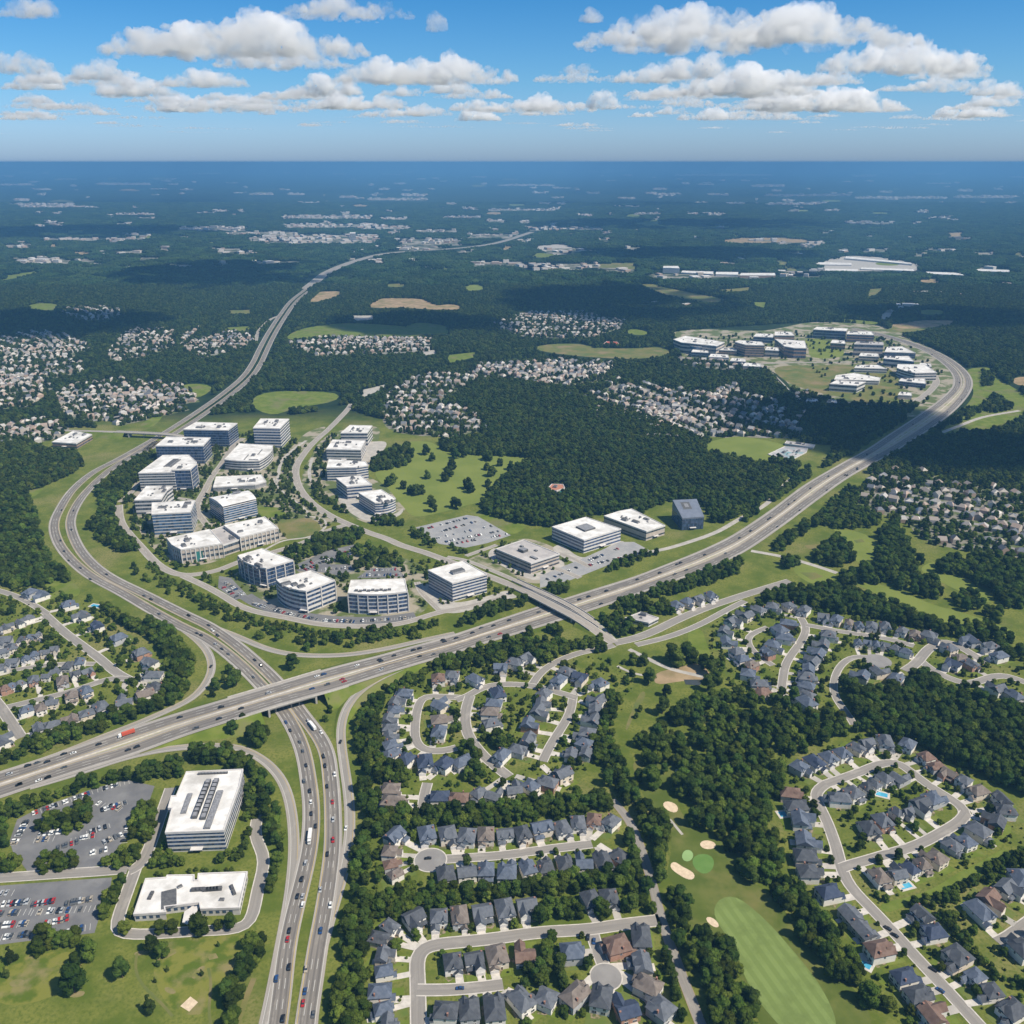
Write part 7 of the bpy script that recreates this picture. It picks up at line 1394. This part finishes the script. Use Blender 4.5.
rn = np.random.RandomState(5)
def scatter(y0, y1, sp_, slope=.64):
    xs_, ys_ = [], []
    y = y0
    gy_ = np.arange(y0, y1, sp_)
    for yy in gy_:
        m_ = slope * yy + 120; x = np.arange(-m_, m_, sp_); xs_.append(x + rn.uniform(-.42, .42, len(x)) * sp_); ys_.append(yy + rn.uniform(-.42, .42, len(x)) * sp_)
    return np.concatenate(xs_), np.concatenate(ys_)
AREAS.append('in the far woods'); AF = len(AREAS) - 1
x, y = scatter(1180, 3400, 8.0)
lim = np.array([P(0, 432)[1]])[0]; lim2 = P(0, 474)[1]; pxx = 512 + FPX * x / (y * CP + HC * SP)
py_ = y; ok = np.ones(len(x), bool); nb = np.zeros(len(x), bool)
ok &= (y > lim) | ((y > lim2) & (pxx > 690))
for q in CLEAR: ok &= ~in_poly(x, y, q)
for q in [wpoly(t[1], 10) for t in FIELDS] + [wpoly(t, 8) for t in NEIGH]: ok &= ~in_poly(x, y, q)
for q in BLOCK: nb |= in_poly(x, y, q)
ok |= nb & (rn.random_sample(len(x)) < .8) & (y > 1100)
ok &= ~occ_at(x, y)
bx_ = [np.array(wpoly(F1))]
ok &= ~in_poly(x, y, wpoly(F1)) & ~in_poly(x, y, wpoly(Zm(K6, [(60,290),(110,210),(190,165),(270,165),(340,195),(440,200),(570,205),(700,195),(690,240),(610,300),(540,350),(500,395),(420,415),(330,440),(220,460),(170,420),(120,360)])))
kk = np.array([0, 1, 1, 4, 0, 1])[rn.randint(6, size=len(x))]
for i in np.nonzero(ok)[0]: TP.append((x[i], y[i], .72 + .45 * rn.random_sample() - (.3 if nb[i] else 0), kk[i], AF))
for q in [wpoly(NEIGH[-12])]: plant('among the white houses beyond the golf course', [proj((p[0], p[1], 0))[:2] for p in q], 9.5, .8, .5, 1.0)
x, y = scatter(170, 1180, 9.5, 1.0)     # woods go on past the edges of the picture
q_ = np.array([proj((a, b_, 0))[:2] for a, b_ in zip(x, y)]); out_ = (q_[:, 0] < -25) | (q_[:, 0] > 1049) | (q_[:, 1] > 1060)
ok = out_ & ~occ_at(x, y) & (rn.random_sample(len(x)) < .5); AREAS.append('past the edge of the picture')
for i in np.nonzero(ok)[0]: TP.append((x[i], y[i], .7 + .5 * rn.random_sample(), rn.randint(5), len(AREAS) - 1))
# pick the 300 that show largest, the rest is the wood
TP = np.array(TP); px_ = np.array([proj((t[0], t[1], 5))[:3] for t in TP])
hgt = np.array([11.5, 12.5, 10, 13.5, 10])
inside = (px_[:, 0] > -5) & (px_[:, 0] < 1029) & (px_[:, 1] > 0) & (px_[:, 1] < 1034)
big = np.where(inside, TP[:, 2] * hgt[TP[:, 3].astype(int)] / px_[:, 2], 0)
top = set(np.argsort(-big)[:300].tolist())
per = {}
for i in top: per.setdefault(int(TP[i, 4]), []).append(i)
for a, idx in per.items():
    idx.sort(key=lambda i: px_[i, 0])
    for k_, i in enumerate(idx):
        x_, y_, s_, kd, _ = TP[i]; kd = int(kd); root = empty('tree', (x_, y_, 0), (i * 1.7) % 6.28); root.scale = (s_, s_, s_ * (.92 + .16 * ((i * 7919) % 100) / 100))
        link('trunk', TREES[kd][2], root); link('crown', TREES[kd][1], root)
        tag(root, (f"{KD[kd]} tree, {ordn(k_+1)} from left {AREAS[a]}" if len(idx) > 1 else f"{KD[kd]} tree {AREAS[a]}"), 'tree', 'trees near the photo bottom')
def instancer(name, pts, scales, protos, kinds, zrot, label_kind='stuff'):
    me = bpy.data.meshes.new(name); me.from_pydata([tuple(p) for p in pts], [], [])
    for an, ty, vals in (('sc', 'FLOAT', scales), ('rz', 'FLOAT', zrot), ('vi', 'INT', kinds)):
        at = me.attributes.new(an, ty, 'POINT'); at.data.foreach_set('value', vals)
    o = bpy.data.objects.new(name, me); C.objects.link(o)
    ng = bpy.data.node_groups.new(name, 'GeometryNodeTree')
    ng.interface.new_socket('Geometry', in_out='INPUT', socket_type='NodeSocketGeometry'); ng.interface.new_socket('Geometry', in_out='OUTPUT', socket_type='NodeSocketGeometry')
    gi, go = ng.nodes.new('NodeGroupInput'), ng.nodes.new('NodeGroupOutput'); ip = ng.nodes.new('GeometryNodeInstanceOnPoints'); jn = ng.nodes.new('GeometryNodeJoinGeometry')
    for pr_ in reversed(protos):
        oi = ng.nodes.new('GeometryNodeObjectInfo'); oi.inputs['Object'].default_value = pr_; oi.inputs['As Instance'].default_value = True; ng.links.new(oi.outputs['Geometry'], jn.inputs[0])
    def attr(nm, ty): n_ = ng.nodes.new('GeometryNodeInputNamedAttribute'); n_.data_type = ty; n_.inputs['Name'].default_value = nm; return n_.outputs[0]
    ng.links.new(gi.outputs[0], ip.inputs['Points']); ng.links.new(jn.outputs[0], ip.inputs['Instance']); ip.inputs['Pick Instance'].default_value = True
    ng.links.new(attr('vi', 'INT'), ip.inputs['Instance Index']); ng.links.new(attr('sc', 'FLOAT'), ip.inputs['Scale'])
    cb = ng.nodes.new('ShaderNodeCombineXYZ'); ng.links.new(attr('rz', 'FLOAT'), cb.inputs[2]); er = ng.nodes.new('FunctionNodeEulerToRotation'); ng.links.new(cb.outputs[0], er.inputs[0]); ng.links.new(er.outputs[0], ip.inputs['Rotation'])
    ng.links.new(ip.outputs[0], go.inputs[0]); md_ = o.modifiers.new('scatter', 'NODES'); md_.node_group = ng
    tag(o, kind='stuff'); return o
rest = np.array([i for i in range(len(TP)) if i not in top])
far_t = rest[TP[rest, 1] > 1150]; near_t = rest[TP[rest, 1] <= 1150]
PROT = [bpy.data.objects.new('tree_form', t[1]) for t in TREES]
LOW = [bpy.data.objects.new('tree_form', crown_mesh('crown', 20 + i, ((10.5, 11.5), (9.5, 12.5), (9, 10), (7, 13), (11, 10))[i], 420, (LFF[0], LFF[1], LFF[2], LFF[1], LFF[0])[i], 1.3, i == 3)) for i in range(5)]
for nm, sel, pr_ in (('woods', near_t, PROT), ('forest', far_t, LOW)):
    instancer(nm, [(TP[i, 0], TP[i, 1], -.3) for i in sel], TP[sel, 2].astype(np.float32), pr_, TP[sel, 3].astype(np.int32), rn.uniform(0, 6.28, len(sel)).astype(np.float32))
print('trees', len(TP), 'near rest', len(near_t), 'far', len(far_t))
# groves that stand for the canopy farther off
def grove(seed, size, n_, material):
    r_ = random.Random(seed); V, F = [], []
    for k_ in range(n_):
        x_, y_, rr, h_ = r_.uniform(-size/2, size/2), r_.uniform(-size/2, size/2), r_.uniform(4, 6.5), r_.uniform(8, 13)
        bm = bmesh.new(); bmesh.ops.create_icosphere(bm, subdivisions=1, radius=rr); n0 = len(V)
        for v in bm.verts: q = noise.noise(v.co * .4 + Vector((x_, y_, k_))) * .35; V.append((x_ + v.co.x*(1+q), y_ + v.co.y*(1+q), h_ - rr*.6 + v.co.z*(1+q)))
        F += [tuple(n0 + v.index for v in f.verts) for f in bm.faces]; bm.free()
    me = bpy.data.meshes.new('grove'); me.from_pydata(V, [], F); me.materials.append(material); return me
GR = [bpy.data.objects.new('grove_form', grove(40 + i, 44, 34, (LFD1, LFD2, LFD1, LFD2)[i])) for i in range(4)]
x, y = scatter(3380, 10500, 42)
ok = np.ones(len(x), bool)
for q in CLEAR + [wpoly(t, z_) for t in TOWN for z_ in (0, 9)] + [wpoly(t[1], 11) for t in FIELDS]: ok &= ~in_poly(x, y, q)
for q in BUILD_PX:
    if q[0][1] > 3000: c_ = np.mean(np.array(q), 0); ok &= ~((abs(x - c_[0]) < 90) & (y > c_[1] - 150) & (y < c_[1] + 60))
for r_ in ROADS:
    if r_[1][:, 1].max() > 3300:
        for p_ in r_[1][::2]: ok &= ~((abs(x - p_[0]) < r_[2]/2 + 30) & (y - p_[1] < 40) & (p_[1] - y < 40 + 15 * p_[1] / HC * .7))
x, y = x[ok], y[ok]
instancer('distant_forest', np.stack([x, y, np.zeros(len(x))], 1), rn.uniform(.85, 1.25, len(x)).astype(np.float32), GR, rn.randint(4, size=len(x)).astype(np.int32), rn.uniform(0, 6.28, len(x)).astype(np.float32))

# ------------------------------------------------------------------ clouds
m, nt, b = base_mat('cloud'); nt.nodes.remove(b)
pv = N(nt, 'ShaderNodeVolumePrincipled'); pv.inputs['Color'].default_value = (0.96, 0.965, 0.975, 1); pv.inputs['Density'].default_value = 0.035; pv.inputs['Anisotropy'].default_value = 0.2
gp_ = pos_out(nt); nz_ = noise_out(nt, gp_, 0.0036, 7, .7); mr_ = N(nt, 'ShaderNodeMapRange'); nt.links.new(nz_, mr_.inputs[0]); mr_.inputs[1].default_value = .43; mr_.inputs[2].default_value = .67; mr_.inputs[3].default_value = 0.0003; mr_.inputs[4].default_value = .015
nt.links.new(mr_.outputs[0], pv.inputs['Density'])
nt.links.new(pv.outputs[0], nt.nodes['Material Output'].inputs['Volume']); M_CLOUD = m; m.volume_intersection_method = 'ACCURATE' if False else m.volume_intersection_method
def puff_tex(s):
    t = bpy.data.textures.new('puff', 'CLOUDS'); t.noise_scale = s; t.noise_depth = 3; t.noise_type = 'SOFT_NOISE'; return t

def cloud_mesh(w, d, h, seed, flat=.18):
    """a heap of puffs with a flat base, as one closed skin"""
    r_ = random.Random(seed); V, F = [], []; n_ = int(46 + 26 * min(7, w / max(h, 1)))
    for k_ in range(n_):
        t = r_.uniform(-1, 1); s_ = r_.uniform(-1, 1) * math.sqrt(max(0, 1 - t*t)); env = (1 - (t*t + s_*s_)) ** .5 if t*t + s_*s_ < 1 else 0
        bump = .45 + .55 * (.5 + .5 * math.sin(3.1*t + seed) * math.cos(2.3*t*1.7 + seed * 2.1))
        hh = h * max(.16, env * bump); rr = max(h * .09, hh * r_.uniform(.2, .42)); z = r_.uniform(.1, 1.0) * max(0, hh - rr)
        x_, y_ = t * (w/2 - rr*.7), s_ * (d/2 - rr*.7)
        bm = bmesh.new(); bmesh.ops.create_icosphere(bm, subdivisions=3, radius=rr); n0 = len(V); ox = Vector((k_*3.1, seed*1.7, 0))
        for v in bm.verts:
            p_ = v.co / rr; q = 1 + .34 * noise.fractal(p_ * 1.7 + ox, .75, 2.2, 5)
            zz = z + v.co.z * q * .9
            V.append((x_ + v.co.x*q*1.15, y_ + v.co.y*q*1.15, zz if zz > 0 else zz * flat))
        F += [tuple(n0 + v.index for v in f.verts) for f in bm.faces]; bm.free()
    me = bpy.data.meshes.new('cloud'); me.from_pydata(V, [], F); me.materials.append(M_CLOUD); me.update(); return me
def cloud(loc, w, d, h, seed, label=None, kind=None, group='fair weather clouds'):
    o = link('cloud', cloud_mesh(w, d, h, seed)); o.location = loc
    rm = o.modifiers.new('skin', 'REMESH'); rm.mode = 'VOXEL'; rm.voxel_size = max(w / 190, h / 70); dm_ = o.modifiers.new('puffs', 'DISPLACE'); dm_.texture = puff_tex(h * .16); dm_.strength = h * .17; dm_.mid_level = .55; dm_.texture_coords = 'LOCAL'; d2_ = o.modifiers.new('fine_puffs', 'DISPLACE'); d2_.texture = puff_tex(h * .06); d2_.strength = h * .07; d2_.mid_level = .5; d2_.texture_coords = 'LOCAL'
    tag(o, label, 'cloud' if label else None, group if label else None, kind)
    return o
ALT = 1500.0
def cloud_at(cx_, by, wp, hp, seed, label):
    c_ = P(cx_, by, ALT); sc = FPX / proj(c_)[2]; w, h = wp * 1.2 / sc, hp * 1.12 / sc
    cloud((c_.x, c_.y + w*.25, ALT), w, w * .6, h, seed, label)
CL = [(20,14,56,24,'grey based cloud cut by the upper left corner'), (215,47,240,46,'long heaped cloud along the top left edge'), (340,12,120,22,'cloud cut by the top edge left of the middle'), (275,64,120,26,'low shelf of cloud hanging under the long top left cloud'), (437,30,18,26,'small slanting wisp of cloud alone in the blue'),
 (16,72,56,32,'white puff at the left edge, upper'), (26,88,56,18,'flat cloud at the left edge below the upper puff'), (92,78,52,22,'small round topped cloud right of the left edge puffs'), (126,94,74,28,'cloud with two domes below the long top left cloud'), (212,109,144,26,'broad low cloud bank left of the middle'), (322,94,64,32,'tall white puff left of the middle'), (418,78,168,40,'long cloud bank just left of the middle'), (342,107,112,18,'thin cloud strip under the tall puff'), (452,92,50,14,'small flat cloud under the long middle bank'), (425,115,46,14,'lower small cloud left of the middle'), (478,120,40,20,'small knobbly cloud right of the lower small one'), (36,107,72,14,'thin strip at the left edge'), (24,119,56,12,'lowest strip at the left edge'),
 (592,21,22,14,'tiny round cloud right of the middle near the top'), (770,35,320,48,'largest cloud, wide and grey based, at the top right'), (922,68,150,44,'heaped cloud with bright dome at the upper right'), (580,72,34,14,'tiny puff alone right of the middle'), (664,80,84,28,'cloud with bright round head right of the middle'), (690,97,74,12,'thin flat cloud below the round headed one'), (756,92,124,34,'domed cloud in the middle of the right half'), (832,108,152,30,'long ragged cloud right of the domed one'), (545,110,90,22,'low cloud bank at the middle'), (604,108,30,30,'slender tower of cloud by the middle'), (716,119,62,16,'low small cloud under the domed one'), (776,119,50,12,'low flat cloud beside the low small one'), (950,90,64,16,'flat cloud at the right'), (1006,94,56,18,'cloud cut by the right edge'), (980,116,66,20,'low puffy cloud near the right edge'), (888,110,50,14,'small low cloud right of the long ragged one')]
for i, (cx_, by, wp, hp, lab) in enumerate(CL): cloud_at(cx_, by, wp, hp, i + 3, lab)
rr_ = random.Random(21); n_ = 0
for i in range(22):
    by = rr_.uniform(74, 120); k3 = (150 - by) / 50; cloud_at(10 + 1004 * (i + rr_.random()) / 22, by, rr_.uniform(22, 62) * k3, rr_.uniform(8, 17) * k3, 400 + i, f'small broken cloud in the middle sky, {ordn(i+1)} from the left')
for i in range(64):
    cx_ = -20 + 1064 * (i + rr_.random()) / 64; by = rr_.uniform(96, 134); n_ += 1
    k3 = (140 - by) / 30; cloud_at(cx_, by, rr_.uniform(30, 75) * (.6 + .4 * k3), rr_.uniform(5, 10) * k3, 100 + i, f'faint small cloud low over the horizon, {ordn(i+1)} from the left')
# clouds over the land in view: they stand outside the frame and shade the dark patches
M_THICK = base_mat('thick_cloud')[0]; nt = M_THICK.node_tree; nt.nodes.remove(nt.nodes['Principled BSDF']); pv = N(nt, 'ShaderNodeVolumePrincipled'); pv.inputs['Color'].default_value = (0.95, 0.95, 0.96, 1); pv.inputs['Density'].default_value = 0.03; nt.links.new(pv.outputs[0], nt.nodes['Material Output'].inputs['Volume'])
def shade_at(px, py, w, d, seed, h=480):
    g = P(px, py); t = (ALT + 60) / sun_dir.z; cloud((g.x + sun_dir.x * t, g.y + sun_dir.y * t, ALT), w, d, h, seed, None, 'stuff').data.materials[0] = M_THICK
shade_at(858,424,300,330,301,380); shade_at(962,450,360,200,302,300); shade_at(225,274,950,1000,303); shade_at(610,302,760,900,304); shade_at(35,325,700,520,305); shade_at(690,255,1300,700,306); shade_at(80,232,1900,1200,307); shade_at(700,225,2600,1400,308); shade_at(950,318,500,400,309); shade_at(420,325,500,300,310)
bpy.context.view_layer.update()
